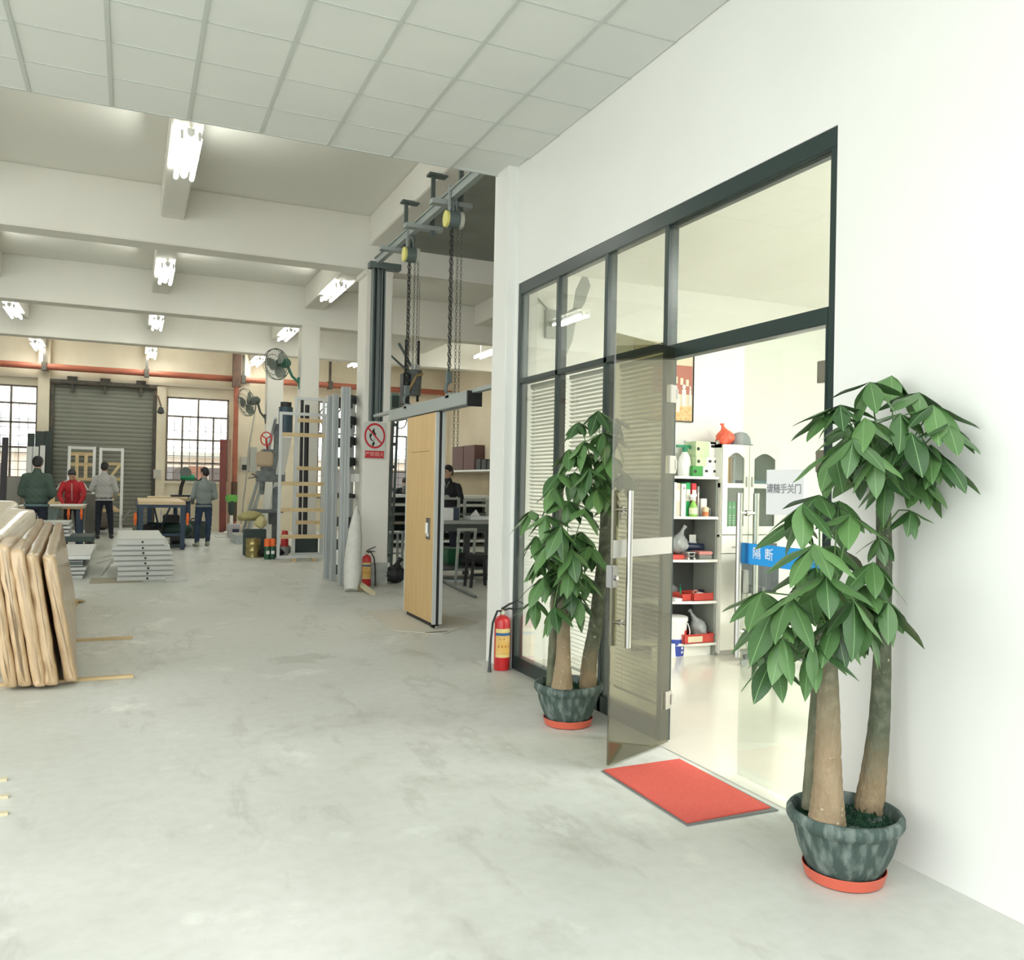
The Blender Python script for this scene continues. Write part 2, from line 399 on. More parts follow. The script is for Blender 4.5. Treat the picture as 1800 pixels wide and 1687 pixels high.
# roller shutter: every slat a piece of its own
sh_m = mat('shutter_steel', (.235,.24,.20), .8, col2=(.20,.205,.17), scale=3, stretch=(.4,1,1))
sh = sthing('door_1', ((SHX0+SHX1)/2, 26, 0))
n = 34; hs = SHZ/n
sl = MB(); prof = [(0,0),(-.008,hs*.14),(-.014,hs*.36),(-.014,hs*.62),(-.008,hs*.84),(0,hs*1.0)]
vs = [(SHX0+.04, y, z) for y, z in prof]+[(SHX1-.04, y, z) for y, z in prof]
sl.box(SHX0+.04, SHX1-.04, .002, .012, 0, hs*1.02); sl.add(vs, [(i, i+1, i+7, i+6) for i in range(5)]+[(5,0,6,11)])
sl_me = sl.mesh('shutter_slat', sh_m)
for k in range(n): inst('shutter_slat', sl_me, Matrix.Translation((0, 26.0, k*hs)), sh)
dk = mat('dark_rusty_steel', (.05,.052,.045), .6, col2=(.10,.08,.06), scale=5)
for x in (SHX0+.02, SHX1-.02): part('guide_rail', MB().box(x-.06, x+.06, 25.9, 26.0, 0, SHZ), dk, sh)
part('drum_housing', MB().cyl((SHX0-.05,25.9,SHZ+.01), (SHX1+.05,25.9,SHZ+.01), .07, n=12), dk, sh)
for x in (-1.45,-.66,.22): part('drum_bracket', MB().box(x-.12, x+.12, 25.84, 26, SHZ+.03, SHZ+.17).box(x-.03, x+.03, 25.86, 26, SHZ-.25, SHZ), dk, sh)

# fluorescent fittings
tube_m = mat('lit_tube', (.98,1,.92), .5, emit=TUBE)
def lamp(x, y, z, label, L=1.27, rods=4.82):
    t = thing('tube_light', (x, y, z), label, 'light', 'twin tube lights of the hall')
    mb = MB()
    v = [(-.035,-.02),(-.035,.035),(.035,.035),(.035,-.02),(.012,-.045),(-.012,-.045)]
    part('housing', mb.add([(x+a, y-L/2, z+.05+b) for a, b in v]+[(x+a, y+L/2, z+.05+b) for a, b in v], [(i,(i+1)%6,6+(i+1)%6,6+i) for i in range(6)]+[tuple(range(6)), tuple(range(11,5,-1))]), white_p, t)
    for s in (-1, 1):
        tb = part('tube', MB().cyl((x+s*.08, y-L/2+.03, z), (x+s*.08, y+L/2-.03, z), .024, n=8), tube_m, t, smooth=50)
        for q in (y-L/2, y+L/2-.03): part('tube_holder', MB().box(x+s*.08-.015, x+s*.08+.015, q, q+.03, z-.02, z+.06), white_p, t)
    for yy in (y-.4, y+.4): part('hanger', MB().cyl((x,yy,z+.08), (x,yy,rods), .012, n=5), white_p, t)
LY = (9.46, 15.05, 20.0, 25.0)
LZ = 4.71
pos = ('nearest the suspended ceiling', 'in the second bay', 'in the third bay', 'in the last bay before the shutter')
for k, y in enumerate(LY):
    lamp(.46, y, LZ, 'white twin tube light of the middle row, '+pos[k])
    if k: lamp(3.14, y, LZ, 'white twin tube light beside the columns, '+pos[k]  )
    if k: lamp(-2.2, y, LZ, 'white twin tube light of the left row, '+pos[k])
for x, y, w in ((8.05,20.1,'seen beside the end of the white wall'), (5.3,22.6,'beyond the second column, nearer one'), (5.6,23.6,'beyond the second column, farther one')):
    lamp(x, y, 4.71, 'white twin tube light in the side bay, '+w, rods=5.24)
# ------------------------------------------------------------------ storefront of the office
XF, XB = WX+.004, WX+.075
sf = sthing('window_5', (WX, 4.58, 0))
def fr(name, y0, y1, z0, z1, xa=XF, xb=XB, bev=.003): return part(name, MB().box(xa, xb, y0, y1, z0, z1), frame_m, sf, bevel=bev)
fr('top_rail', 2.868, 6.285, 2.965, 3.055)
fr('jamb', 6.235, 6.285, 0, 2.965)
fr('jamb', 2.868, 2.912, 0, 2.965)
fr('door_jamb', 2.912, 2.928, 0, 2.19)
for y in (5.57, 4.865, 4.172): fr('mullion', y, y+.042, .0, 2.965)
fr('transom', 4.214, 6.235, 2.255, 2.295)
fr('door_header', 2.912, 4.172, 2.19, 2.268)
fr('bottom_rail', 4.214, 6.235, 0, .105)
fr('bead', 2.912, 4.172, 2.952, 2.965, XF+.03, XB)
shop_glass = glass_mat('storefront_glass', (.92,.935,.915), 1.3)
bays = [(2.912,4.172),(4.214,4.865),(4.907,5.57),(5.612,6.235)]
for i, (a, b) in enumerate(bays):
    part('pane', MB().box(XF+.012, XF+.018, a, b, 2.27 if i == 0 else 2.295, 2.965), shop_glass, sf)
    if i: part('pane', MB().box(XF+.012, XF+.018, a, b, .105, 2.255), shop_glass, sf)
blind_m = mat('blind_aluminium', (.66,.66,.60), .35, .25)
for i, (a, b) in enumerate(bays[1:]):
    bt = (.16,.16,.95)[i]; x = WX+.105
    t = thing('venetian_blind', (x, (a+b)/2, bt), 'pale slatted blind behind the glass, '+('in the bay beside the open glass door','in the middle bay, behind the potted tree','in the bay next to the wall end')[i], 'blind', 'slatted blinds of the office')
    part('head_rail', MB().box(x-.014, x+.014, a+.02, b-.02, 2.22, 2.25), blind_m, t)
    s = MB(); z = bt+.04
    while z < 2.21: s.add([(x-.011,a+.02,z+.008),(x+.011,a+.02,z-.004),(x+.011,b-.02,z-.004),(x-.011,b-.02,z+.008),(x-.011,a+.02,z+.0092),(x+.011,a+.02,z-.0028),(x+.011,b-.02,z-.0028),(x-.011,b-.02,z+.0092)], [(0,1,2,3),(7,6,5,4),(0,4,5,1),(1,5,6,2),(2,6,7,3),(3,7,4,0)]); z += .029
    tag(part('slats', s, blind_m, t), kind='stuff')
    part('bottom_rail', MB().box(x-.012, x+.012, a+.02, b-.02, bt, bt+.016), blind_m, t)
    for y in (a+.12, b-.12): part('cord', MB().cyl((x-.014,y,bt), (x-.014,y,2.22), .0016, n=4), white_p, t)

# glass door leaves
def leaf(name, H, d, w, glass, n, hinges, pull_s, extra, top=2.183):
    # H hinge foot, d unit vector along the leaf, n unit normal towards the hall
    H = Vector(H); d = Vector((d[0],d[1],0)).normalized(); n = Vector((n[0],n[1],0)).normalized(); Z_ = Vector((0,0,1))
    t = sthing(name, H)
    M = basis(d, n, Z_, H)
    part('glass_leaf', MB().box(.004, w, -.006, .006, .022, top, M), glass, t)
    for z in hinges: part('hinge', MB().box(-.012, .058, -.015, .015, z-.05, z+.05, M).box(-.016, .004, -.02, .02, z-.03, z+.03, M), steel, t, bevel=.003)
    h = part('door_handle', MB().cyl(M @ Vector((pull_s,.052,.62)), M @ Vector((pull_s,.052,1.435)), .0155, n=14), steel, t, smooth=40)
    part('inner_pull', MB().cyl(M @ Vector((pull_s,-.052,.62)), M @ Vector((pull_s,-.052,1.435)), .0155, n=14), steel, h, smooth=40)
    for z in (.745, 1.335): part('standoff', MB().cyl(M @ Vector((pull_s,-.05,z)), M @ Vector((pull_s,.05,z)), .009, n=10).cyl(M @ Vector((pull_s,-.012,z)), M @ Vector((pull_s,.012,z)), .015, n=10), steel, h, smooth=40)
    k = part('lock', MB().box(w-.035, w+.018, -.021, .021, .935, 1.05, M), mat('lock_metal', (.25,.25,.24), .35, .8), t, bevel=.004)
    part('lock_cylinder', MB().cyl(M @ Vector((w-.012,.021,.985)), M @ Vector((w-.012,.032,.985)), .012, n=10), steel, k)
    extra(t, M)
tint = glass_mat('tinted_door_glass', (.55,.54,.44), 1.6)
clear = glass_mat('door_glass', (.90,.93,.905), .9)
frost = mat('frosted_band', (.36,.36,.325), .5)
blue = mat('blue_sticker', (.02,.30,.72), .45)
def left_extra(t, M):
    part('frosted_band', MB().box(.006, .584, .0062, .0075, 1.085, 1.178, M), frost, t)
leaf('door_2', (2.795,4.105,0), (-.537,-.247), .588, tint, (.247,-.537), (1.985,1.585,.26), .50, left_extra, 2.248)
def right_extra(t, M):
    b = part('sticker_band', MB().box(-.002, .588, .0062, .0072, 1.083, 1.186, M), blue, t, label='blue sticker band with white characters')
    part('sticker_edge', MB().box(.515, .54, .0072, .0078, 1.083, 1.186, M), mat('blue_sticker_dark', (.01,.17,.5), .45), b)
    wm = mat('white_lettering', (.85,.87,.88), .5); R = basis((0,-1,0), (0,0,1), (-1,0,0), (0,0,0))
    for ch, px in (('隔', .452), ('断', .362)):
        p = M @ Vector((px, .0085, 1.137)); text('lettering', ch, .062, Matrix.Translation(p) @ R, wm, b)
    s = part('paper_notice', MB().box(.135, .39, .0062, .0074, 1.335, 1.55, M), mat('notice_paper', (.74,.75,.76), .6), t, label='white paper notice asking to close the door')
    p = M @ Vector((.268, .0085, 1.457)); text('lettering', '请随手关门', .048, Matrix.Translation(p) @ R, mat('notice_ink', (.12,.12,.14), .6), s, outline=.0008)
leaf('door_3', (WX+.03,2.93,0), (0,1), .575, clear, (-1,0), (1.985,1.585,.26), .535, right_extra)

# door mat
mt = thing('door_mat', (2.465,3.465,0), 'red rectangular doormat with grey border on the concrete before the glass door', 'mat')
red_mat = mat('red_mat_pile', (.66,.11,.08), .9, col2=(.62,.095,.07), scale=60, bump=.4, bscale=500)
part('border', MB().prism([(2.215,3.842),(2.705,3.852),(2.70,3.078),(2.208,3.085)], .001, .006), mat('mat_rubber', (.16,.17,.16), .8), mt)
part('pile', MB().prism([(2.225,3.838),(2.695,3.845),(2.680,3.105),(2.218,3.098)], .005, .013), red_mat, mt, bevel=.002)

# ------------------------------------------------------------------ office
# open corner shelf with rounded boards
panel_w = mat('white_melamine', (.80,.80,.74), .4)
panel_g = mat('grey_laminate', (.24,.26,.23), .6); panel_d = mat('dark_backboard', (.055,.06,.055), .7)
SY = 6.14; SR = (4.665,6.16,0.756)[0]
lev = [(4.641,6.16,1.56)[2], (4.649,6.16,1.213)[2], (4.657,6.16,0.841)[2], (4.665,6.16,0.483)[2], (4.673,6.16,0.121)[2]]
sh_ = thing('corner_shelf', (4.45, 6.3, 0), 'open white corner shelf with curved boards, between door and filing cabinet', 'shelf')
part('side_panel', MB().box(SR-.018, SR, SY+.02, 6.49, 0, lev[0]), panel_g, sh_)
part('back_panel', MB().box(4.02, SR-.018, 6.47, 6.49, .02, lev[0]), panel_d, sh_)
part('plinth', MB().box(4.05, SR-.018, SY+.06, SY+.08, 0, lev[4]-.02), panel_w, sh_)
def board_poly():
    p = [(SR, 6.49), (4.0, 6.49)]
    for k in range(11):
        a = k/10; p.append((4.0+(SR-4.0)*a, 6.34-.2*math.sin(a*PI/2)-.02*math.sin(a*PI)))
    return p
for z in lev: part('shelf_board', MB().prism(board_poly(), z-.022, z), panel_w, sh_)

def put(name, mb, m, label, cat, group=None, **k): return single(name, mb, m, label, cat, group, **k)
def bx(px0, px1, z0, h, y0, dy): # box on a board between two columns of the picture plane y0
    return MB().box(px0, px1, y0, y0+dy, z0+.0005, z0+h)
# --- top board
z = lev[0]
sx = (4.411,6.3,1.575)[0]
sp = thing('pressure_sprayer', (sx, 6.3, z), 'white pump spray bottle with green head on top of the open shelf', 'sprayer')
grn = mat('green_plastic', (.01,.22,.10), .4)
part('tank', MB().lathe([(0,0),(.052,0),(.056,.02),(.056,.12),(.048,.165),(.028,.20),(.02,.215)], (sx,6.3,z+.001), 18), mat('milky_plastic', (.82,.83,.80), .35), sp, smooth=40)
part('pump_head', MB().lathe([(.022,0),(.024,.03),(.02,.06)], (sx,6.3,z+.21), 14).bar((sx-.085,6.3,z+.262), (sx+.05,6.3,z+.262), .026, .022), grn, sp)
part('trigger', MB().tube([(sx+.04,6.3,z+.262),(sx+.075,6.3,z+.24),(sx+.09,6.3,z+.19),(sx+.1,6.3,z+.15)], [.012,.011,.009,.007], 7), grn, sp, smooth=50)
part('plunger', MB().cyl((sx,6.3,z+.265), (sx,6.3,z+.30), .005, n=6).ell((sx,6.3,z+.305), .01, 8, 6), mat('grey_plastic', (.4,.4,.39), .5), sp)
cx = (4.477,6.3,1.576)[0]
put('plastic_cup', MB().lathe([(0,0),(.022,0),(.03,.06),(.028,.06),(.02,.004)], (cx,6.26,z+.001), 14), mat('yellow_plastic', (.78,.70,.16), .5), 'small yellow cup beside the white pump sprayer', 'cup', smooth=40)
pale_green = mat('pale_green_card', (.55,.70,.42), .7); card_w = mat('white_card', (.82,.82,.79), .65); deep_green = mat('green_card', (.05,.30,.06), .6)
ink = mat('print_black', (.02,.02,.02), .6)
def carton(x0, x1, z0, h, y0, dy, xs_, m1, label):
    t = thing('carton', ((x0+x1)/2, y0+dy/2, z0), label, 'box')
    part('box_body', MB().box(xs_, x1, y0, y0+dy, z0, z0+h), card_w, t, bevel=.002)
    part('colour_sleeve', MB().box(x0, xs_, y0, y0+dy, z0, z0+h), m1, t, bevel=.002)
    part('label_print', MB().box(xs_+.02, xs_+.05, y0-.0015, y0, z0+h-.05, z0+h-.028).box(x1-.05, x1-.02, y0-.0015, y0, z0+h-.05, z0+h-.028), ink, t)
    part('emblem', MB().lathe([(0,0),(.016,0)], (0,0,0), 12, basis((1,0,0),(0,0,1),(0,-1,0),(x0+.024,y0-.001,z0+h*.5)), close=True), ink, t)
bz = lev[0]
ca = [(4.43,6.2,1.595)[0], (4.537,6.2,1.597)[0], (4.695,6.2,1.601)[0]]; ch = (4.536,6.2,1.647)[2]-bz
carton(ca[0], ca[2], bz+.001, ch, 6.2, .2, ca[1], deep_green, 'white carton with dark green sleeve, lower one on the open shelf')
cb = [(4.463,6.2,1.684)[0], (4.572,6.2,1.687)[0], (4.705,6.2,1.691)[0]]; ch2 = (4.571,6.2,1.732)[2]-bz-ch
carton(cb[0], cb[2], bz+.002+ch, ch2, 6.2, .2, cb[1], pale_green, 'white carton with light green sleeve, stacked on the dark green one')
cc = [(4.472,6.24,1.794)[0], (4.611,6.24,1.799)[0], (4.702,6.24,1.803)[0]]; ch3 = (4.597,6.24,1.864)[2]-bz-ch-ch2
carton(cc[0], cc[2], bz+.003+ch+ch2, ch3, 6.22, .18, cc[1], pale_green, 'tall pale green carton, topmost on the open shelf')
# --- binders
z = lev[1]; zt = (4.369,6.22,1.505)[2]-z
bcol = [('white_binder',(.78,.78,.74)),('beige_binder',(.62,.55,.44)),('white_binder',(.78,.78,.74)),('green_binder',(.02,.36,.11)),('red_binder',(.55,.03,.04)),('brown_binder',(.33,.27,.22)),('grey_binder',(.4,.42,.42))]
blab = ['thin white binder, first from the door frame on the second board','beige binder with brown spine label on the second board','white binder with a letter on its spine on the second board','bright green binder standing on the second board','red binder standing beside the green one','brown binder behind the green spray bottle','thin grey binder, last in the row beside the spray bottle']
BX = [((4.241,6.2,1.346)[0],(4.267,6.2,1.346)[0]),((4.27,6.2,1.346)[0],(4.311,6.2,1.347)[0]),((4.317,6.2,1.347)[0],(4.364,6.2,1.348)[0]),((4.37,6.2,1.348)[0],(4.417,6.2,1.348)[0]),((4.423,6.2,1.348)[0],(4.471,6.2,1.349)[0]),((4.477,6.2,1.349)[0],(4.507,6.2,1.349)[0]),((4.513,6.2,1.349)[0],(4.531,6.2,1.349)[0])]
for i, ((x0, x1), (nm, c), lb) in enumerate(zip(BX, bcol, blab)):
    h = zt*(1-.02*(i % 3)) - (.03 if i > 4 else 0); y0 = 6.2 + (.012*(i % 2)) + (.04 if i > 4 else 0)
    t = thing('binder', ((x0+x1)/2, y0+.12, z), lb, 'binder', 'binders on the second board of the open shelf')
    part('cover', MB().box(x0, x1, y0, y0+.24, z+.001, z+h), mat(nm, c, .6), t, bevel=.003)
    part('spine_label', MB().box(x0+.004, x1-.004, y0-.001, y0, z+h*.45, z+h*.8), mat('spine_label', (.75,.72,.66), .7), t)
    if i == 2: text('lettering', 'A', .034, Matrix.Translation(((x0+x1)/2, y0-.0015, z+h*.86)) @ basis((1,0,0),(0,0,1),(0,-1,0),(0,0,0)), ink, t)
gx_ = (4.419,6.1,1.253)[0]
t = thing('spray_bottle', (gx_, 6.17, z), 'green spray bottle with white trigger in front of the binders', 'bottle')
part('bottle', MB().lathe([(0,0),(.034,0),(.036,.05),(.034,.085),(.016,.125),(.013,.14)], (gx_,6.17,z+.001), 14), mat('green_bottle', (.25,.55,.10), .3), t, smooth=40)
part('trigger_head', MB().lathe([(.014,0),(.014,.03)], (gx_,6.17,z+.138), 10).bar((gx_-.035,6.17,z+.178), (gx_+.028,6.17,z+.185), .022, .022).tube([(gx_-.02,6.17,z+.17),(gx_-.028,6.17,z+.14)], .005, 6), white_p, t)
part('bottle_label', MB().lathe([(.0365,.02),(.0375,.05),(.0365,.075)], (gx_,6.17,z+.001), 14, close=True), mat('label_cream', (.7,.75,.5), .6), t)
wx_ = (4.585,6.24,1.324)[0]
put('detergent_box', MB().box(wx_-.035, wx_+.03, 6.24, 6.3, z+.001, z+.155), card_w, 'small white box behind the green spray bottle', 'box', bevel=.004)
ox = (4.564,6.16,1.252)[0]
t = thing('drink_can', (ox, 6.19, z), 'small orange and cream can at the front of the binder board', 'can')
part('can_body', MB().lathe([(0,0),(.026,0),(.027,.004),(.027,.076),(.024,.08),(0,.08)], (ox,6.19,z+.001), 16), mat('can_cream', (.75,.62,.40), .45), t, smooth=40)
part('can_band', MB().lathe([(.0275,.005),(.0275,.04)], (ox,6.19,z+.001), 16, close=True), mat('can_orange', (.62,.2,.08), .45), t)
kx = (4.615,6.18,1.227)[0]
t = thing('small_bottle', (kx, 6.2, z), 'small dark bottle at the right end of the binder board', 'bottle')
part('bottle', MB().lathe([(0,0),(.015,0),(.015,.035),(.008,.05),(.007,.058)], (kx,6.2,z+.001), 10), mat('dark_bottle', (.06,.07,.06), .3), t, smooth=40)
part('bottle_cap', MB().lathe([(.009,0),(.009,.014),(0,.014)], (kx,6.2,z+.057), 8), mat('grey_plastic', (1,1,1)), t)

# crumpled film bags
film = mat('clear_film', (.80,.82,.82), .18, trans=.75, spec=.7)
film_g = mat('grey_film', (.55,.58,.57), .25, trans=.45, spec=.7)
def bag(name, c, r, m, label, cat, seed, knot=True, nubs=9, vox=.012, lean=(0,0)):
    q = random.Random(seed); mb = MB()
    mb.ell((c[0], c[1], c[2]+r[2]*.9), (r[0], r[1], r[2]*.9), 14, 10)
    for k in range(nubs):
        a = q.uniform(0, 2*PI); h = q.uniform(.2, 1.3)
        e = q.uniform(.25,.5); rx = r[0]*(1-.35*max(0,h-.9))
        mb.ell((c[0]+rx*.75*math.cos(a), c[1]+r[1]*.75*math.sin(a), c[2]+r[2]*h), (r[0]*e, r[1]*e, r[2]*e*.9), 10, 8)
    if knot:
        top = (c[0]+lean[0], c[1]+lean[1], c[2]+r[2]*2.25)
        mb.tube([(c[0], c[1], c[2]+r[2]*1.3), (c[0]+lean[0]*.6, c[1]+lean[1]*.6, c[2]+r[2]*1.8), top, (top[0]+lean[0]*.5+.01, top[1], top[2]+r[2]*.35)], [r[0]*.75, r[0]*.35, r[0]*.14, r[0]*.3], 9)
    lo = c[2]; off = MB(); off.v = [(x, y, max(z_, lo+.001)) for x, y, z_ in mb.v]; off.f = mb.f; off.mi = mb.mi
    t = thing(name, (c[0], c[1], c[2]), label, cat)
    o = fuse('film', off, m, t, vox, 2)
    me = o.data
    for v in me.vertices:                              # creases
        s_ = math.sin(v.co.x*140+seed)*math.sin(v.co.z*110+v.co.y*60)*.0035*r[0]/.06
        d = Vector((v.co.x, v.co.y, 0)); 
        if d.length > 1e-4 and v.co.z > .012: v.co += d.normalized()*s_
    return t
z = lev[2]
gxb = (4.365,6.25,1.025)[0]
bag('plastic_bag', (gxb, 6.3, z+.04), (.085,.08,.095), film_g, 'grey translucent plastic bag on the third board of the open shelf', 'bag', 3, lean=(.04,0))
rx_ = (4.298,6.2,0.882)[0]
put('red_case', MB().box(rx_-.07, rx_+.07, 6.2, 6.4, z+.001, z+.04), mat('red_plastic', (.55,.06,.045), .4), 'flat red case under the plastic bag', 'case', bevel=.008)
pfx = (4.405,6.16,0.874)[0]
t = thing('profile_sample', (pfx, 6.2, z), 'short silver aluminium profile sample at the front of the third board', 'profile')
alu = mat('aluminium', (.62,.64,.63), .35, .7)
for a, b, c, d in ((-.045,.045,.058,.064),(-.032,-.027,.01,.06),(.027,.032,.01,.06),(-.032,.032,.03,.034)): part('profile_wall', MB().box(pfx+a, pfx+b, 6.16, 6.3, z+c, z+d), alu, t)
for s in (-.03,.03): part('profile_foot', MB().cyl((pfx+s,6.16,z+.011), (pfx+s,6.3,z+.011), .01, n=10), alu, t, smooth=40)
dkx = (4.576,6.3,0.935)[0]
t = thing('thermos_flask', (dkx, 6.38, z+.0), 'dark flask lying behind the pink box', 'flask')
part('flask_body', MB().cyl((dkx-.1,6.36,z+.1), (dkx+.07,6.34,z+.09), .036, n=14), mat('navy_metal', (.02,.03,.06), .3), t, smooth=40)
part('flask_cap', MB().cyl((dkx+.07,6.34,z+.09), (dkx+.1,6.335,z+.089), .024, n=12), steel, t, smooth=40)
part('flask_rest', MB().box(dkx-.09, dkx+.06, 6.33, 6.4, z+.001, z+.066), mat('dark_card', (.05,.06,.06), .7), t)
put('paper_card', MB().box(dkx-.02, dkx+.05, 6.41, 6.415, z+.136, z+.20).box(dkx-.02, dkx+.05, 6.40, 6.43, z+.001, z+.137), card_w, 'white card propped behind the dark flask', 'card')
pkx = (4.56,6.16,0.867)[0]
t = thing('tool_case', (pkx, 6.22, z), 'grey case with pink lid at the front of the third board', 'case')
part('case_body', MB().box(pkx-.068, pkx+.068, 6.17, 6.3, z+.001, z+.04), mat('grey_case', (.22,.22,.2), .5), t, bevel=.005)
part('case_lid', MB().box(pkx-.072, pkx+.072, 6.165, 6.305, z+.04, z+.068), mat('pink_lid', (.62,.27,.24), .5), t, bevel=.006)
# --- red trays
z = lev[3]; redp = mat('red_plastic', (1,1,1))
def tray(x0, x1, y0, y1, z0, h, label, lab=False):
    t = thing('parts_tray', ((x0+x1)/2, (y0+y1)/2, z0), label, 'tray', 'red trays on the open shelf')
    mb = MB(); w_ = .004
    mb.box(x0, x1, y0, y1, z0+.001, z0+.005); mb.box(x0, x1, y0, y0+w_, z0, z0+h).box(x0, x1, y1-w_, y1, z0, z0+h).box(x0, x0+w_, y0, y1, z0, z0+h).box(x1-w_, x1, y0, y1, z0, z0+h)
    part('tray_body', mb, redp, t)
    part('tray_rim', MB().tube([(x0,y0,z0+h),(x1,y0,z0+h),(x1,y1,z0+h),(x0,y1,z0+h),(x0,y0,z0+h)], .005, 6), redp, t)
    if lab: part('tape_label', MB().box(x0+.04, x0+.19, y0-.0015, y0, z0+.012, z0+h-.014), mat('label_beige', (.66,.60,.42), .7), t)
t1 = [(4.341,6.2,0.515)[0], (4.439,6.2,0.511)[0], (4.44,6.16,0.516)[0], (4.653,6.16,0.509)[0]]
tray(t1[0], t1[1], 6.2, 6.36, z, .055, 'small red tray holding tools, fourth board, nearer the door frame')
tray(t1[2], t1[3], 6.17, 6.38, z, .062, 'wide red tray with tape and tools on the fourth board')
put('tape_roll', MB().lathe([(.018,-.008),(.03,-.008),(.03,.008),(.018,.008),(.018,-.008)], (0,0,0), 18, basis((1,0,0),(0,0,1),(0,-1,0),(t1[2]+.05,6.22,z+.062)), close=True), mat('brown_tape', (.45,.2,.15), .5), 'brown tape ring standing in the wide red tray', 'tape', smooth=40)
put('blue_pliers', MB().tube([(t1[2]+.085,6.26,z+.06),(t1[2]+.13,6.28,z+.078),(t1[3]-.015,6.3,z+.07)], .009, 6).tube([(t1[2]+.085,6.26,z+.03),(t1[2]+.13,6.28,z+.078),(t1[3]-.015,6.33,z+.06)], .008, 6), mat('navy_metal', (1,1,1)), 'pliers with navy grips in the wide red tray', 'pliers', smooth=50)
put('white_rag', MB().ell((t1[2]+.09,6.22,z+.055), (.035,.03,.015), 10, 6).ell((t1[2]+.115,6.215,z+.05), (.028,.03,.017), 10, 6), card_w, 'crumpled white rag in the wide red tray', 'rag', smooth=60)
bag('plastic_bag', (t1[0]+.03, 6.42, z), (.06,.05,.07), film, 'clear pointed plastic bag behind the small red tray', 'bag', 5, lean=(-.02,0))
put('notepad', MB().box(t1[0]-.075, t1[0]-.003, 6.19, 6.3, z+.001, z+.024), card_w, 'white notepad on the fourth board beside the small red tray', 'notepad', bevel=.003)
put('screwdriver', MB().cyl((t1[0]+.01,6.24,z+.055), (t1[0]+.05,6.3,z+.1), .008, n=8).cyl((t1[0]+.05,6.3,z+.1), (t1[0]+.075,6.335,z+.13), .003, n=6), grn, 'green handled screwdriver in the small red tray', 'screwdriver')
# --- bottom board
z = lev[4]
t5 = [(4.336,6.14,0.183)[0], (4.645,6.14,0.166)[0]]
tray(t5[0], t5[1], 6.15, 6.4, z, .075, 'long red tray with a beige label on the lowest board', True)
bag('plastic_bag', (t5[1]-.075, 6.28, z+.015), (.075,.085,.10), film_g, 'grey white plastic bag lying in the lowest red tray', 'bag', 9, lean=(-.07,0))
bag('plastic_bag', (t5[0]+.06, 6.3, z+.015), (.05,.06,.06), mat('olive_film', (.22,.23,.06), .4), 'olive green bag in the lowest red tray', 'bag', 11, knot=False)
# bucket
bc = (4.326,6.29,0); BXc = (bc[0], bc[1])
t = thing('paint_bucket', (BXc[0], BXc[1], .006), 'white and blue paint bucket with wire handle on the floor by the door', 'bucket')
part('bucket_body', MB().lathe([(0,0),(.095,0),(.098,.004),(.112,.30),(.112,.305)], (BXc[0],BXc[1],.006), 28), mat('bucket_white', (.84,.84,.83), .35), t, smooth=40)
part('blue_print', MB().lathe([(.0985,.004),(.1052,.15)], (BXc[0],BXc[1],.006), 28, close=True), mat('bucket_blue', (.03,.06,.32), .4), t, smooth=40)
rp = MB()
for k in range(6):
    a0 = -1.2+.16*k; a1 = a0+.16
    def pt(a, z_): r_ = .098+.014*z_/.30+.0012; return (BXc[0]+r_*math.cos(a), BXc[1]+r_*math.sin(a), .006+z_)
    rp.quad(pt(a0,.13+.0), pt(a1,.13), pt(a1,.225), pt(a0,.225))
part('red_print', rp, mat('bucket_red', (.70,.06,.05), .4), t)
wp = MB()
for k in range(4):
    for j in range(3):
        a0 = -1.5+.3*k; wp.quad(*[((BXc[0]+rr0*math.cos(a)), (BXc[1]+rr0*math.sin(a)), .006+zz) for a, zz, rr0 in ((a0,.03+.035*j,.1025+.0016*j),(a0+.17,.03+.035*j,.1025+.0016*j),(a0+.17,.05+.035*j,.1037+.0016*j),(a0,.05+.035*j,.1037+.0016*j))])
part('white_print', wp, mat('bucket_white', (1,1,1)), t)
part('bucket_lid', MB().lathe([(.118,0),(.12,.01),(.118,.035),(.10,.042),(0,.042)], (BXc[0],BXc[1],.305), 28), mat('bucket_white', (1,1,1)), t, smooth=40)
part('wire_handle', MB().tube([(BXc[0]+.116*math.cos(a)*math.cos(-.75)-.02*0+ .03*math.sin(a)*.7, BXc[1]+.116*math.cos(a)*math.sin(-.75)-.125*math.sin(a)*.75, .29-.14*math.sin(a)) for a in [PI*k/12 for k in range(13)]], .005, 6), white_p, t, smooth=60)

# filing cabinet
CY_ = 6.1
cxs = [SR+.004, (4.958,6.1,1.256)[0], (5.302,6.1,1.258)[0]]
czs = dict(top=(4.784,6.1,1.846)[2], arch=(4.749,6.1,1.775)[2], mid0=(4.731,6.1,1.507)[2], mid1=(4.731,6.1,1.468)[2], gb=(4.739,6.1,1.131)[2], sep=(4.74,6.1,1.057)[2], dr=(4.744,6.1,0.894)[2])
cab = thing('filing_cabinet', ((cxs[0]+cxs[2])/2, 6.3, 0), 'tall cream metal filing cabinet with arched glass doors beside the open shelf', 'cabinet')
cm = mat('cream_enamel', (.80,.80,.72), .4)
x0, x1, x2 = cxs
part('carcass', MB().box(x0, x0+.02, CY_+.02, 6.49, .03, czs['top']).box(x2-.02, x2, CY_+.02, 6.49, .03, czs['top']).box(x0, x2, CY_+.02, 6.49, czs['top']-.03, czs['top']).box(x0, x2, 6.46, 6.49, .03, czs['top']).box(x0, x2, CY_+.03, 6.47, czs['sep']-.02, czs['sep']).box(x0, x2, CY_+.03, 6.47, czs['mid0'], czs['mid1']), cm, cab)
part('plinth', MB().box(x0+.01, x2-.01, CY_+.04, 6.4, .0065, .05), mat('cabinet_plinth', (.5,.5,.45), .5), cab)
cglass = glass_mat('cabinet_glass', (.80,.84,.82), 1)
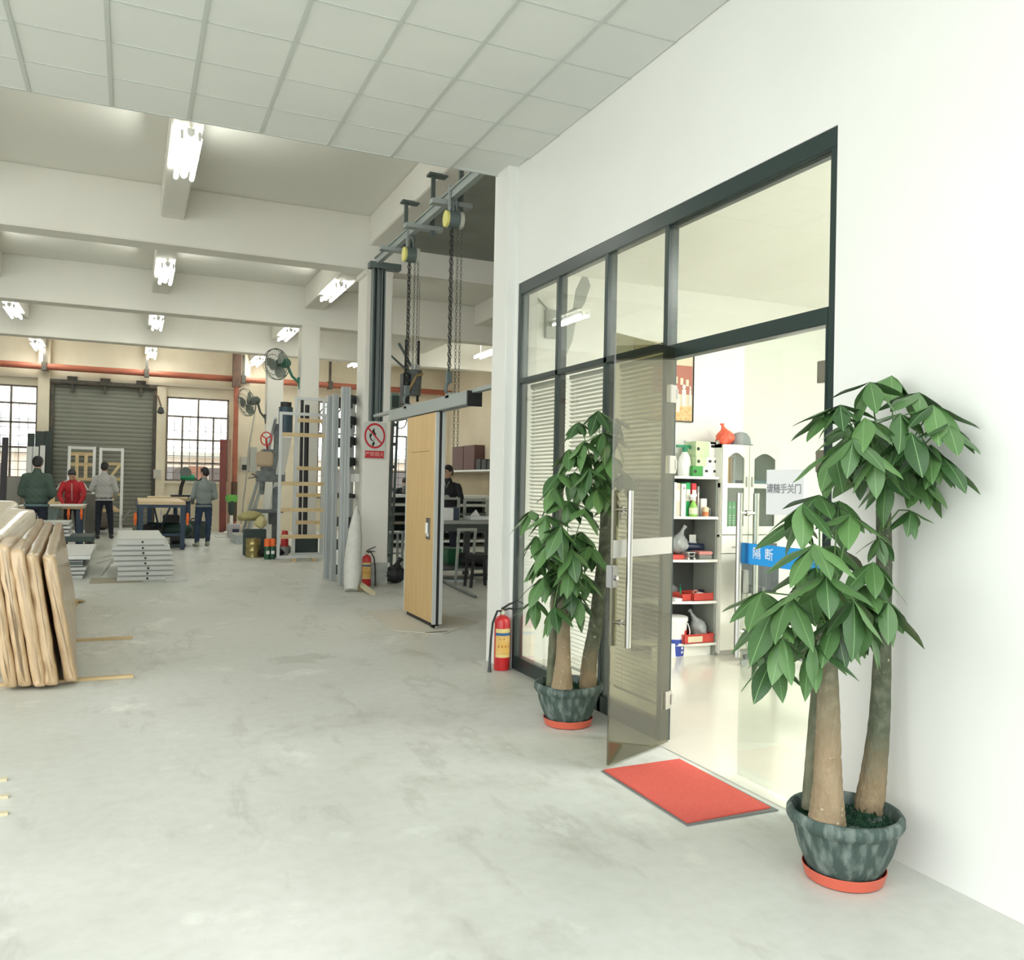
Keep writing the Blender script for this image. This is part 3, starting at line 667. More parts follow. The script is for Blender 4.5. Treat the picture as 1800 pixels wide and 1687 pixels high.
for a, b, hx in ((x0, x1, x1-.03), (x1, x2, x1+.03)):
    ga, gb = a+.055, b-.055
    arch = [(ga+(gb-ga)*k/12, czs['arch']-.05+.05*math.sin(PI*k/12)) for k in range(13)]
    mb = MB(); F_ = basis((1,0,0),(0,0,1),(0,-1,0),(0,CY_+.02,0))
    top = czs['top']-.004; bot = czs['sep']+.004; A, B = a+.003, b-.003
    mb.prism([(A,bot),(ga,bot),(ga,top),(A,top)], 0, .02, F_); mb.prism([(gb,bot),(B,bot),(B,top),(gb,top)], 0, .02, F_)
    mb.prism([(ga,bot),(gb,bot),(gb,czs['gb']),(ga,czs['gb'])], 0, .02, F_)
    mb.prism([(ga,czs['mid0']),(gb,czs['mid0']),(gb,czs['mid1']),(ga,czs['mid1'])], 0, .02, F_)
    for (p, q) in zip(arch, arch[1:]): mb.prism([p, q, (q[0], top), (p[0], top)], 0, .02, F_)
    d = part('door', mb, cm, cab)
    part('door_glass', MB().box(ga, gb, CY_+.012, CY_+.015, czs['gb'], czs['arch']), cglass, d)
    part('handle', MB().box(hx-.008, hx+.008, CY_-.014, CY_, czs['mid0']-.03, czs['mid0']+.06), steel, d, bevel=.003)
    dd = part('drawer', MB().box(a+.003, b-.003, CY_, CY_+.02, czs['dr']+.003, czs['sep']-.006), cm, cab, bevel=.003)
    part('drawer_knob', MB().cyl(((a+b)/2+.02,CY_,(czs['dr']+czs['sep'])/2), ((a+b)/2+.02,CY_-.02,(czs['dr']+czs['sep'])/2), .012, n=10).box((a+b)/2-.03, (a+b)/2+.05, CY_-.006, CY_, (czs['dr']+czs['sep'])/2-.03, (czs['dr']+czs['sep'])/2-.022), steel, dd)
    l = part('lower_door', MB().box(a+.003, b-.003, CY_, CY_+.02, .055, czs['dr']-.003), cm, cab, bevel=.003)
    part('handle', MB().box(hx-.008, hx+.008, CY_-.014, CY_, czs['dr']-.2, czs['dr']-.1), steel, l, bevel=.003)
fg = [('green_folder',(.10,.42,.16)),('orange_folder',(.70,.40,.12)),('brown_folder',(.45,.25,.12)),('grey_folder',(.45,.46,.44))]
z = czs['mid1']
for k, (nm, c) in enumerate(fg): put('folder', MB().box(x0+.062+.032*k, x0+.062+.032*k+.026, CY_+.06, CY_+.3, z+.001, z+.27), mat(nm, c, .6), nm.replace('_',' ')+' standing on the upper cabinet shelf behind arched glass', 'folder', 'folders on the upper cabinet shelf', bevel=.002)
z = czs['sep']
for k in range(5):
    xa = x0+.062+.043*k
    t = thing('folder', (xa+.02, CY_+.18, z), 'green ring folder with white printed spine behind the lower cabinet glass', 'folder', 'green folders on the lower cabinet shelf')
    part('folder_cover', MB().box(xa, xa+.039, CY_+.05, CY_+.3, z+.001, z+.29), mat('green_folder_pale', (.16,.50,.20), .5), t, bevel=.003)
    wq = MB()
    wq.lathe([(.006,0),(.01,0)], (0,0,0), 12, basis((1,0,0),(0,0,1),(0,-1,0),(xa+.019,CY_+.049,z+.24)), close=True)
    for j in range(7): wq.box(xa+.012, xa+.026, CY_+.0485, CY_+.05, z+.03+.022*j, z+.042+.022*j)
    part('spine_print', wq, mat('spine_white', (.78,.84,.76), .6), t)
put('folder', MB().box(x1+.062, x1+.13, CY_+.06, CY_+.3, czs['sep']+.001, czs['sep']+.25), mat('dark_folder', (.1,.1,.1), .6), 'thick dark folder behind the other glass door of the cabinet', 'folder', bevel=.003)
put('paper_stack', MB().box(x1+.065, x2-.06, CY_+.06, CY_+.3, czs['mid1']+.001, czs['mid1']+.07), mat('blue_grey_folder', (.22,.33,.42), .6), 'stack of blue grey files on the upper cabinet shelf', 'files', bevel=.003)
rbx = (4.82,6.25,1.858)
bag('plastic_bag', (rbx[0], 6.27, czs['top']), (.085,.08,.075), mat('red_film', (.80,.13,.07), .35), 'bright red knotted plastic bag on top of the filing cabinet', 'bag', 21, lean=(-.03,0))
hx_ = (4.975,6.2,1.862)[0]
t = thing('work_cap', (hx_, 6.25, czs['top']), 'grey cap on top of the filing cabinet, seen through the glass door', 'cap')
part('crown', MB().lathe([(.09,0),(.092,.03),(.082,.075),(.055,.11),(.02,.122),(0,.124)], (hx_,6.25,czs['top']+.001), 18), mat('grey_cloth', (.33,.36,.37), .8), t, smooth=60)
part('brim', MB().prism([(hx_+.09*math.cos(a), 6.25-.02-.11*math.sin(a)) for a in [PI*k/10 for k in range(11)]], czs['top']+.004, czs['top']+.01), mat('grey_cloth', (1,1,1)), t)
put('small_parts', MB().box((4.654,6.25,1.851)[0]-.03, (4.654,6.25,1.851)[0]+.035, 6.22, 6.26, czs['top']-.03+.031, czs['top']+.026).ell(((4.684,6.25,1.853)[0]+.03,6.24,czs['top']+.02), .02, 8, 6), mat('olive_metal', (.3,.31,.25), .5), 'small olive fitting beside the red bag on the cabinet', 'fitting')

# poster on the wall
pq = [(4.436,6.49,2.051), (4.618,6.49,2.055)]
px1 = pq[1][0]; pz0 = pq[1][2]; px0 = px1-.62; pz1 = pz0+.70
po = thing('poster', ((px0+px1)/2, 6.49, pz0), 'framed colour poster of people in a hall, on the office wall', 'poster')
def pr_(x0_, x1_, z0_, z1_, y_=.0): return MB().box(px0+(px1-px0)*x0_, px0+(px1-px0)*x1_, 6.484-y_, 6.486-y_, pz0+(pz1-pz0)*z0_, pz0+(pz1-pz0)*z1_)
part('poster_sheet', MB().box(px0, px1, 6.486, 6.499, pz0, pz1), mat('poster_cream', (.66,.60,.44), .5), po)
part('poster_frame', MB().bar((px1,6.485,pz0), (px1,6.485,pz1), .008, .02).bar((px0,6.485,pz0), (px1,6.485,pz0), .02, .008), black, po)
part('printed_wall', pr_(.3,.985,.35,.72), mat('poster_red', (.42,.16,.12), .5), po)
part('printed_floor', pr_(.3,.985,.01,.2), mat('poster_gold', (.60,.38,.14), .5, col2=(.75,.55,.3), scale=40), po)
f_ = MB()
for k, (xx, zz, w_, h_) in enumerate(((.66,.10,.06,.3),(.74,.12,.05,.24),(.84,.2,.07,.28),(.95,.22,.03,.25),(.5,.1,.1,.3),(.38,.12,.07,.26))):
    xa = px0+(px1-px0)*xx; za = pz0+(pz1-pz0)*zz; hh = (pz1-pz0)*h_; ww = (px1-px0)*w_
    f_.box(xa-ww/2, xa+ww/2, 6.4815, 6.483, za, za+hh*.75).ell((xa, 6.4822, za+hh*.87), (ww*.4, .0008, hh*.12), 10, 6)
part('printed_figures', f_, mat('poster_white', (.75,.74,.68), .5), po)
part('printed_lamps', MB().box(px0+.42, px0+.45, 6.4815, 6.483, pz1-.36, pz1-.3).box(px0+.48, px0+.51, 6.4815, 6.483, pz1-.37, pz1-.31).box(px0+.54, px0+.57, 6.4815, 6.483, pz1-.38, pz1-.32), mat('poster_light', (.8,.72,.5), .5), po)

# wall fan of the office
fh = Vector((3.167,6.05,2.804)); fr_ = Vector((fh.x-.0, 6.5, fh.z+.0))
t = thing('wall_fan', (fh.x, 6.5, fh.z), 'grey two bladed fan on a wall arm, seen through the upper storefront glass', 'fan')
fg_ = mat('fan_grey', (.40,.42,.39), .5)
part('arm', MB().cyl((fh.x,6.5,fh.z), (fh.x,fh.y+.02,fh.z), .022, n=10), fg_, t, smooth=40)
part('wall_bracket', MB().box(fh.x-.05, fh.x+.05, 6.47, 6.5, fh.z-.12, fh.z+.12), fg_, t, bevel=.006)
part('hub', MB().lathe([(0,-.06),(.05,-.05),(.055,.03),(.03,.06),(0,.065)], (0,0,0), 16, basis((1,0,0),(0,0,1),(0,-1,0),fh)), fg_, t, smooth=50)
for a in (1.30, 1.30+PI):
    D = Vector((math.cos(a), 0, math.sin(a))); S = Vector((-math.sin(a), .0, math.cos(a)))
    M = basis(D, S*.8+Vector((0,.25,0)), Vector((0,-1,0)), fh)
    part('blade', MB().prism([(.03,-.03),(.12,-.06),(.27,-.07),(.33,-.02),(.32,.03),(.2,.055),(.03,.03)], .0, .006, M), fg_, t)
part('cord', MB().tube([(fh.x-.02,6.49,fh.z+.12),(fh.x-.2,6.49,fh.z+.28),(fh.x-.36,6.49,fh.z+.44)], .008, 5), fg_, t)

# office chair behind the right leaf
oc = (4.856,5.609,0); ox, oy = oc[0], oc[1]
t = thing('office_chair', (ox, oy, .006), 'grey swivel chair with star base and castors behind the glass door', 'chair')
gd = mat('chair_grey', (.16,.17,.17), .5); ch_ = mat('chair_fabric', (.10,.11,.12), .9)
for k in range(5):
    a = 2*PI*k/5+.35; e = (ox+.27*math.cos(a), oy+.27*math.sin(a), .085)
    lg = part('base_arm', MB().bar((ox,oy,.11), e, .045, .035), gd, t, bevel=.004)
    part('castor', MB().cyl((e[0]-.014*math.sin(a),e[1]+.014*math.cos(a),.0365), (e[0]+.014*math.sin(a),e[1]-.014*math.cos(a),.0365), .03, n=12), mat('castor_grey', (.35,.36,.35), .5), lg, smooth=40)
part('gas_lift', MB().cyl((ox,oy,.1), (ox,oy,.42), .026, n=12), black, t, smooth=40)
part('seat', MB().box(ox-.24, ox+.24, oy-.24, oy+.24, .42, .50), ch_, t, bevel=.03, smooth=50)
part('backrest', MB().box(ox-.22, ox+.22, oy+.2, oy+.26, .58, 1.0), ch_, t, bevel=.025, smooth=50)
part('back_stem', MB().tube([(ox,oy+.1,.43),(ox,oy+.27,.46),(ox,oy+.27,.7)], .02, 8), gd, t, smooth=60)
for s in (-1, 1): part('armrest', MB().tube([(ox+s*.22,oy+.12,.46),(ox+s*.28,oy+.12,.48),(ox+s*.28,oy+.1,.62),(ox+s*.28,oy,.68),(ox+s*.28,oy-.18,.67)], .017, 8), gd, t, smooth=60)

# paper strips, socket and ledge on the far office wall
# ------------------------------------------------------------------ potted money trees
def leaf_material(name, dark, mid, vein):
    m = bpy.data.materials.new(name); m.use_nodes = True; nt = m.node_tree; b = nt.nodes['Principled BSDF']
    oi = nt.nodes.new('ShaderNodeObjectInfo'); rp = nt.nodes.new('ShaderNodeValToRGB')
    rp.color_ramp.elements[0].color = (*dark, 1); rp.color_ramp.elements[1].color = (*mid, 1)
    nt.links.new(oi.outputs['Random'], rp.inputs[0])
    tc = nt.nodes.new('ShaderNodeTexCoord'); sp = nt.nodes.new('ShaderNodeSeparateXYZ'); nt.links.new(tc.outputs['Object'], sp.inputs[0])
    ab = nt.nodes.new('ShaderNodeMath'); ab.operation = 'ABSOLUTE'; nt.links.new(sp.outputs['Y'], ab.inputs[0])
    lt = nt.nodes.new('ShaderNodeMath'); lt.operation = 'LESS_THAN'; lt.inputs[1].default_value = .007; nt.links.new(ab.outputs[0], lt.inputs[0])
    mx = nt.nodes.new('ShaderNodeMix'); mx.data_type = 'RGBA'; nt.links.new(lt.outputs[0], mx.inputs[0]); nt.links.new(rp.outputs[0], mx.inputs[6]); mx.inputs[7].default_value = (*vein, 1)
    # side veins: fine relief
    wv = nt.nodes.new('ShaderNodeTexWave'); wv.inputs['Scale'].default_value = 7; wv.inputs['Distortion'].default_value = .6
    bp = nt.nodes.new('ShaderNodeBump'); bp.inputs['Strength'].default_value = .07; bp.inputs['Distance'].default_value = .004
    nt.links.new(tc.outputs['Object'], wv.inputs['Vector']); nt.links.new(wv.outputs['Fac'], bp.inputs['Height']); nt.links.new(bp.outputs[0], b.inputs['Normal'])
    nt.links.new(mx.outputs[2], b.inputs['Base Color']); b.inputs['Roughness'].default_value = .38
    b.inputs['Transmission Weight'].default_value = 0; b.inputs['Subsurface Weight'].default_value = 0
    return m
leaf_m = leaf_material('money_tree_leaf', (.026,.074,.022), (.108,.225,.070), (.16,.30,.115))
petiole_m = mat('petiole_green', (.12,.24,.07), .5)
def bark_material(name, lo_, hi_, z0, z1):
    m = mat(name, lo_[0], .8, col2=lo_[1], scale=20, stretch=(1,1,.5), bump=.5, bscale=60, detail=8, lo=.42, hi=.75)
    nt = m.node_tree; b = nt.nodes['Principled BSDF']; src = b.inputs['Base Color'].links[0].from_socket
    tc = nt.nodes['Texture Coordinate']; sp = nt.nodes.new('ShaderNodeSeparateXYZ'); nt.links.new(tc.outputs['Object'], sp.inputs[0])
    no = nt.nodes.new('ShaderNodeTexNoise'); no.inputs['Scale'].default_value = 26; no.inputs['Detail'].default_value = 8
    nt.links.new(tc.outputs['Object'], no.inputs['Vector'])
    ad = nt.nodes.new('ShaderNodeMath'); ad.operation = 'MULTIPLY_ADD'; ad.inputs[1].default_value = .25; nt.links.new(no.outputs['Fac'], ad.inputs[0]); nt.links.new(sp.outputs['Z'], ad.inputs[2])
    mr = nt.nodes.new('ShaderNodeMapRange'); mr.inputs[1].default_value = z0+.12; mr.inputs[2].default_value = z1+.12; nt.links.new(ad.outputs[0], mr.inputs[0])
    r2 = nt.nodes.new('ShaderNodeValToRGB'); e = r2.color_ramp.elements; e[0].position = .4; e[0].color = (*hi_[0],1); e[1].position = .72; e[1].color = (*hi_[1],1); nt.links.new(no.outputs['Fac'], r2.inputs[0])
    mx = nt.nodes.new('ShaderNodeMix'); mx.data_type = 'RGBA'; nt.links.new(mr.outputs[0], mx.inputs[0]); nt.links.new(src, mx.inputs[6]); nt.links.new(r2.outputs[0], mx.inputs[7])
    # pale flakes
    n2 = nt.nodes.new('ShaderNodeTexNoise'); n2.inputs['Scale'].default_value = 34; n2.inputs['Detail'].default_value = 2; nt.links.new(tc.outputs['Object'], n2.inputs['Vector'])
    r3 = nt.nodes.new('ShaderNodeValToRGB'); e = r3.color_ramp.elements; e[0].position = .68; e[0].color = (0,0,0,1); e[1].position = .72; e[1].color = (.75,.75,.75,1); nt.links.new(n2.outputs['Fac'], r3.inputs[0])
    m2 = nt.nodes.new('ShaderNodeMix'); m2.data_type = 'RGBA'; nt.links.new(r3.outputs[0], m2.inputs[0]); nt.links.new(mx.outputs[2], m2.inputs[6]); m2.inputs[7].default_value = (.50,.44,.32,1)
    nt.links.new(m2.outputs[2], b.inputs['Base Color']); return m
bark = bark_material('money_tree_bark', ((.25,.185,.11),(.34,.26,.165)), ((.12,.12,.075),(.26,.24,.16)), .50, .80)
bark_b = bark_material('green_bark_brown_foot', ((.23,.17,.095),(.33,.25,.15)), ((.07,.085,.05),(.15,.16,.11)), .30, .52)
bark_o = mat('money_tree_bark_old', (.26,.20,.12), .8, col2=(.42,.36,.25), scale=22, stretch=(1,1,.45), bump=.5, bscale=55, detail=8, lo=.42, hi=.72)
bark_g = mat('green_grey_bark', (.085,.10,.055), .75, col2=(.17,.17,.11), scale=18, stretch=(1,1,.6), bump=.4, bscale=50, detail=8)
pot_m = mat('weathered_green_pot', (.045,.075,.065), .7, col2=(.25,.30,.275), scale=13, stretch=(2.2,2.2,.5), bump=.4, bscale=40, detail=10, lo=.46, hi=.82)
moss = mat('green_moss', (.006,.045,.02), .95, col2=(.012,.08,.035), scale=60, bump=1, bscale=180)
saucer_m = mat('red_saucer', (.58,.115,.07), .35)

LEAFLETS = []
for v in range(4):
    q = random.Random(40+v); mb = MB(); n = 7
    droop = .10+.10*v/3; fold = .10+.05*(v % 2); tw = q.uniform(-.08, .08)
    for i in range(n+1):
        t = i/n; w = .215*(math.sin(PI*t**.82)**.85 if 0 < t < 1 else 0)*(.75+.5*t)*(1-.25*t**4); w = max(w, .006)
        z = -droop*t*t
        for s in (-1, -.5, 0, .5, 1): mb.v.append((t, s*w, z - fold*w*abs(s)*1.4 + tw*t*s*w*3 + .012*math.sin(9*t+v)*abs(s)))
    for i in range(n):
        for k in range(4): mb.f.append((i*5+k, i*5+k+1, i*5+k+6, i*5+k+5)); mb.mi.append(0)
    me = mb.mesh('leaflet', leaf_m, smooth=180); LEAFLETS.append(me)

def money_tree(name, P, label, trunks, crowns, seed, wall=None):
    q = random.Random(seed)
    t = thing(name, (P[0], P[1], 0), label, 'potted plant')
    c = (P[0], P[1], 0)
    part('saucer', MB().lathe([(0,.001),(.132,.001),(.142,.006),(.153,.046),(.150,.048),(.139,.012),(0,.010)], c, 40), saucer_m, t, smooth=35)
    K = 1.1
    sag = [(0,.012),(.10,.012),(.108,.016),(.128,.05),(.152,.105),(.166,.155),(.171,.183),(.174,.187),(.183,.194),(.193,.212),(.192,.232),(.184,.243),(.174,.243),(.166,.23),(.163,.2),(0,.2)]
    sag = [(a*K, b*1.06) for a, b in sag]
    pb = MB(); pb.lathe(sag, c, 48)
    for i, p in enumerate(pb.v):                        # soft vertical ribs of the cast pot
        a = math.atan2(p[1]-c[1], p[0]-c[0]); d = math.hypot(p[0]-c[0], p[1]-c[1])
        if .05 < p[2] < .19 and d > .1: k = 1+.012*math.sin(a*12); pb.v[i] = (c[0]+(p[0]-c[0])*k, c[1]+(p[1]-c[1])*k, p[2])
    part('pot', pb, pot_m, t, smooth=50)
    mo = MB(); n = 22
    mo.v.append((c[0], c[1], .222))
    for r_ in range(1, 6):
        for j in range(n):
            a = 2*PI*j/n; rr_ = .175*r_/5; mo.v.append((c[0]+rr_*math.cos(a), c[1]+rr_*math.sin(a), .206+q.uniform(0, .02)))
    for j in range(n): mo.f.append((0, 1+j, 1+(j+1)%n))
    for r_ in range(4):
        for j in range(n): mo.f.append((1+r_*n+j, 1+(r_+1)*n+j, 1+(r_+1)*n+(j+1)%n, 1+r_*n+(j+1)%n))
    mo.mi = [0]*len(mo.f)
    for k in range(260):
        a = q.uniform(0, 2*PI); r_ = .172*math.sqrt(q.random()); b_ = Vector((c[0]+r_*math.cos(a), c[1]+r_*math.sin(a), .21+q.uniform(0,.01)))
        d = Vector((q.uniform(-.5,.5), q.uniform(-.5,.5), 1)).normalized()*.022; s = d.cross(Vector((1,.3,0))).normalized()*.005
        mo.add([b_-s, b_+s, b_+d], [(0,1,2)])
    tag(part('moss', mo, moss, t), kind='stuff')
    for pts, rs, m in trunks:
        # smooth the trunk through its measured points and add ring scars
        P_ = [Vector(p) for p in pts]; out = []; ro = []
        for i in range(len(P_)-1):
            p0, p1, p2, p3 = P_[max(i-1,0)], P_[i], P_[i+1], P_[min(i+2,len(P_)-1)]
            for k in range(8):
                u = k/8; out.append(.5*((2*p1)+(p2-p0)*u+(2*p0-5*p1+4*p2-p3)*u*u+(3*p1-p0-3*p2+p3)*u**3)); ro.append((rs[i]*(1-u)+rs[i+1]*u)*(1+.018*((k*5) % 3-1)))
        out.append(P_[-1]); ro.append(rs[-1])
        part('trunk', MB().tube(out, ro, 18), m, t, smooth=60)
    nl = 0
    for base, hubs, size in crowns:
        base = Vector(base)
        for hub in hubs:
            h = Vector(hub[:3])
            if wall is not None: h.x = min(h.x, wall-.07)
            o = h-base; o.z *= .35
            if o.length < .02: o = Vector((q.uniform(-1,1), q.uniform(-1,1), .2))
            oh = Vector((o.x, o.y, 0)); oh = oh.normalized() if oh.length > .01 else Vector((q.uniform(-1,1), q.uniform(-1,1), 0)).normalized()
            if len(hub) > 3: oh = Vector((math.cos(hub[3]), math.sin(hub[3]), 0))
            side = Vector((-oh.y, oh.x, 0))
            mid = (base+h)/2 + Vector((0,0,.05)); mid += oh*.02
            lf = part('leaf', MB().tube([base, (base+mid)/2+Vector((0,0,.012)), mid, h], [.0045,.0035,.003,.003], 5), petiole_m, t)
            n = q.choice((5,5,6,6)); hl = min(1, max(0, (h.z-base.z)/.3))
            for k in range(n):
                ph = (k-(n-1)/2)*(2.0*PI/ n)*.86 + q.uniform(-.14,.14)
                dr = q.uniform(.45,1.1) - .30*hl*(1 if abs(ph) > 1 else .6) + (.22 if abs(ph) < .5 else 0)
                d = (oh*math.cos(ph)+side*math.sin(ph))*math.cos(dr) - Vector((0,0,math.sin(dr)))
                L = size*q.uniform(.82,1.12)*(1.06-.17*abs(ph)/2)
                if wall is not None:
                    ov = h.x+d.x*L-(wall-.02)
                    if ov > 0: d.x -= ov/L; d.normalize()
                up = Vector((0,0,1)) - d*d.z; up = (up.normalized() + side*q.uniform(-.5,.5) + Vector((q.uniform(-.1,.1), q.uniform(-.1,.1), 0))).normalized()
                y = up.cross(d).normalized(); z = d.cross(y)
                me = LEAFLETS[q.randrange(4)]
                for _ in range(8):
                    M = basis(d*L, y*L*.98, z*L, h)
                    if wall is None: break
                    mxx_ = max((M @ v.co).x for v in me.vertices)
                    if mxx_ < wall-.012: break
                    d.x -= .25; d.normalize(); y = (y-d*y.dot(d)).normalized(); z = d.cross(y)
                    if z.z < 0: z = -z; y = -y
                inst('leaflet', me, M, lf); nl += 1
    return t

def scatter(q, c, r, n, lo=-.5):
    out = []
    while len(out) < n:
        p = Vector((q.uniform(-1,1), q.uniform(-1,1), q.uniform(lo,1)))
        if .45 < p.length < 1: out.append((c[0]+p.x*r[0], c[1]+p.y*r[1], c[2]+p.z*r[2]))
    return out
q = random.Random(5)
P1 = (2.477,2.46,0)
tr1 = [([(2.349,2.42,0.238), (2.351,2.42,0.29), (2.35,2.42,0.415), (2.348,2.42,0.623), (2.341,2.42,0.832), (2.339,2.42,0.937)], [.070,.062,.051,.0425,.0345,.032], bark),
       ([(2.66,2.5,0.164), (2.646,2.5,0.233), (2.664,2.5,0.352), (2.69,2.5,0.571), (2.7,2.5,0.905), (2.7,2.5,1.195), (2.692,2.5,1.385)], [.063,.058,.049,.040,.0315,.030,.028], bark_b),
       ([(2.4,2.56,0.234), (2.407,2.56,0.43), (2.424,2.56,0.712), (2.444,2.56,0.975)], [.034,.026,.02,.017], bark_g)]
h1a = [(2.701,2.48,1.909), (2.466,2.36,1.855), (2.361,2.4,1.768), (2.378,2.48,1.754), (2.532,2.28,1.738), (2.346,2.22,1.585), (2.276,2.25,1.637), (2.6,2.204,1.624), (2.62,2.216,1.769), (2.64,2.174,1.706), (2.66,2.314,1.825), (2.52,2.221,1.666), (2.494,2.3,1.504), (2.548,2.55,1.717), (2.379,2.3,1.715), (2.62,2.177,1.587), (2.351,2.42,1.605)]
b1a = (2.695,2.5,1.408)
h1a += scatter(q, (b1a[0]-.03, b1a[1]-.02, b1a[2]+.20), (.17,.2,.16), 9)
h1b = [(2.137,2.34,1.405), (2.296,2.28,1.372), (2.063,2.2,1.276), (2.431,2.3,1.2), (2.156,2.12,1.099), (1.979,2.22,1.106), (1.975,2.3,1.042), (2.066,2.15,1.18), (1.977,2.25,0.964), (2.065,2.2,0.949), (2.24,2.45,1.166), (2.451,2.5,1.243), (2.017,2.4,1.096), (2.395,2.3,0.994), (2.462,2.5,1.416), (2.287,2.42,1.437), (2.26,2.5,1.346), (2.045,2.4,0.955), (2.034,2.35,0.886), (2.138,2.18,1.033)]
b1b = (2.338,2.42,0.958)
h1b += scatter(q, (b1b[0]-.02, b1b[1]-.03, b1b[2]+.10), (.2,.2,.19), 9, -.7)
h1c = [(2.6,2.291,1.387), (2.52,2.359,1.284)]
money_tree('money_tree', P1, 'larger potted money tree right of the glass door, in front of the white wall', tr1, [(b1a, h1a, .178), (b1b, h1b, .182), ((2.695,2.5,1.285), h1c, .12)], 3, WX)

P2 = (2.464,4.693,0)
tr2 = [([(2.331,4.52,0.271), (2.333,4.52,0.331), (2.334,4.52,0.444), (2.333,4.52,0.664), (2.334,4.52,0.965)], [.066,.057,.044,.037,.031], bark),
       ([(2.561,4.62,0.234), (2.56,4.62,0.276), (2.569,4.62,0.41), (2.601,4.62,0.581), (2.621,4.62,0.775), (2.654,4.62,1.088), (2.656,4.62,1.332)], [.056,.054,.047,.044,.040,.034,.03], bark_b),
       ([(2.336,4.68,0.246), (2.342,4.68,0.503), (2.347,4.68,0.777), (2.358,4.68,1.001)], [.03,.024,.02,.018], bark_g)]
h2a = [(2.369,4.36,1.325), (2.18,4.28,1.228), (2.243,4.5,1.442), (2.123,4.55,1.304), (2.132,4.5,1.161), (2.149,4.5,1.03), (2.133,4.5,0.801), (2.183,4.35,0.774), (2.357,4.4,0.812), (2.261,4.3,1.099), (2.146,4.4,1.286), (2.315,4.45,1.368), (2.425,4.4,1.106), (2.16,4.45,0.927), (2.437,4.45,0.936), (2.246,4.3,0.988), (2.121,4.34,1.114)]
b2a = (2.335,4.52,0.948)
h2a += scatter(q, (b2a[0], b2a[1]-.02, b2a[2]+.08), (.2,.2,.24), 14, -.8)
h2b = [(2.556,4.55,1.909), (2.436,4.5,1.721), (2.387,4.6,1.672), (2.453,4.6,1.839), (2.419,4.4,1.555), (2.717,4.6,1.876), (2.802,4.6,1.757), (2.565,4.4,1.639), (2.517,4.42,1.771), (2.717,4.5,1.543), (2.402,4.55,1.535), (2.486,4.42,1.437), (2.649,4.5,1.37), (2.333,4.6,1.534)]
b2b = (2.656,4.62,1.35)
h2b += scatter(q, (b2b[0]-.06, b2b[1]-.04, b2b[2]+.22), (.2,.16,.22), 9)
money_tree('money_tree', P2, 'smaller looking potted money tree behind the open glass door, before the blinds', tr2, [(b2a, h2a, .18), (b2b, h2b, .18)], 8, WX)

# ------------------------------------------------------------------ fire extinguisher at the wall end
ext_red = mat('extinguisher_red', (.58,.02,.025), .3, coat=.3)
def extinguisher(P, r, h, label, hose_a, hang=True):
    x, y = P[0], P[1]
    t = thing('fire_extinguisher', (x, y, 0), label, 'fire extinguisher')
    part('cylinder', MB().lathe([(0,.001),(r*.96,.001),(r,.008),(r,h*.86),(r*.93,h*.92),(r*.7,h*.965),(r*.35,h*.985),(r*.3,h*1.0),(0,h)], (x,y,0), 28), ext_red, t, smooth=35)
    def wrap(nm, z0, z1, m, a0=-2.9, a1=-.5, k=14, rr_=None, par=None):
        mb = MB()
        for j in range(k):
            b0 = a0+(a1-a0)*j/k; b1 = a0+(a1-a0)*(j+1)/k; R_ = rr_ or r*1.004
            mb.quad(*[(x+R_*math.cos(b), y+R_*math.sin(b), zz) for b, zz in ((b0,z0),(b1,z0),(b1,z1),(b0,z1))])
        return part(nm, mb, m, par or t, smooth=60)
    lb = wrap('label', h*.24, h*.76, mat('label_orange', (.72,.42,.06), .5, col2=(.78,.52,.2), scale=14))
    wrap('label_band', h*.635, h*.685, mat('label_blue', (.02,.12,.30), .5), rr_=r*1.008, par=lb)
    wrap('label_border', h*.69, h*.76, mat('label_yellow', (.74,.60,.25), .5), rr_=r*1.007, par=lb)
    wrap('label_border', h*.24, h*.29, mat('label_yellow', (1,1,1)), rr_=r*1.007, par=lb)
    for a in (-2.4, -1.95, -1.5, -1.05): wrap('pictogram', h*.42, h*.46, mat('pictogram_red', (.42,.10,.03), .5), a-.07, a+.07, 2, r*1.009, lb)
    for a in (-2.2, -1.7): wrap('pictogram', h*.56, h*.59, mat('pictogram_red', (1,1,1)), a-.05, a+.05, 2, r*1.009, lb)
    v = part('valve', MB().lathe([(r*.28,0),(r*.3,.02),(r*.25,.045),(0,.05)], (x,y,h*.99), 14), mat('brass', (.45,.38,.22), .35, .8), t, smooth=40)
    part('gauge', MB().cyl((x-r*.1,y-r*.3,h+.02), (x-r*.1,y-r*.46,h+.02), .014, n=12), mat('gauge_face', (.6,.62,.55), .4), v)
    part('carry_handle', MB().tube([(x,y,h+.035),(x+.05,y-.02,h+.05),(x+.105,y-.045,h+.045)], [.009,.008,.007], 7), black, v)
    part('squeeze_lever', MB().tube([(x-.01,y,h+.045),(x+.05,y-.02,h+.085),(x+.115,y-.05,h+.115)], [.009,.008,.006], 7), black, v)
    a = hose_a; hx_, hy_ = math.cos(a), math.sin(a); R_ = r*2.0
    part('hose', MB().tube([(x,y,h+.03),(x+hx_*R_*.5,y+hy_*R_*.5,h+.035),(x+hx_*R_*.92,y+hy_*R_*.92,h*.88),(x+hx_*R_*1.05,y+hy_*R_*1.05,h*.6),(x+hx_*R_*1.12,y+hy_*R_*1.12,.11)], .009, 8), black, t, smooth=60)
    part('nozzle', MB().tube([(x+hx_*R_*1.12,y+hy_*R_*1.12,.12),(x+hx_*R_*1.13,y+hy_*R_*1.13,.05),(x+hx_*R_*1.14,y+hy_*R_*1.14,.004)], [.011,.012,.018], 8), mat('grey_rubber', (.06,.07,.07), .6), t, smooth=60)
    return t
E1 = (2.839,6.523,0)
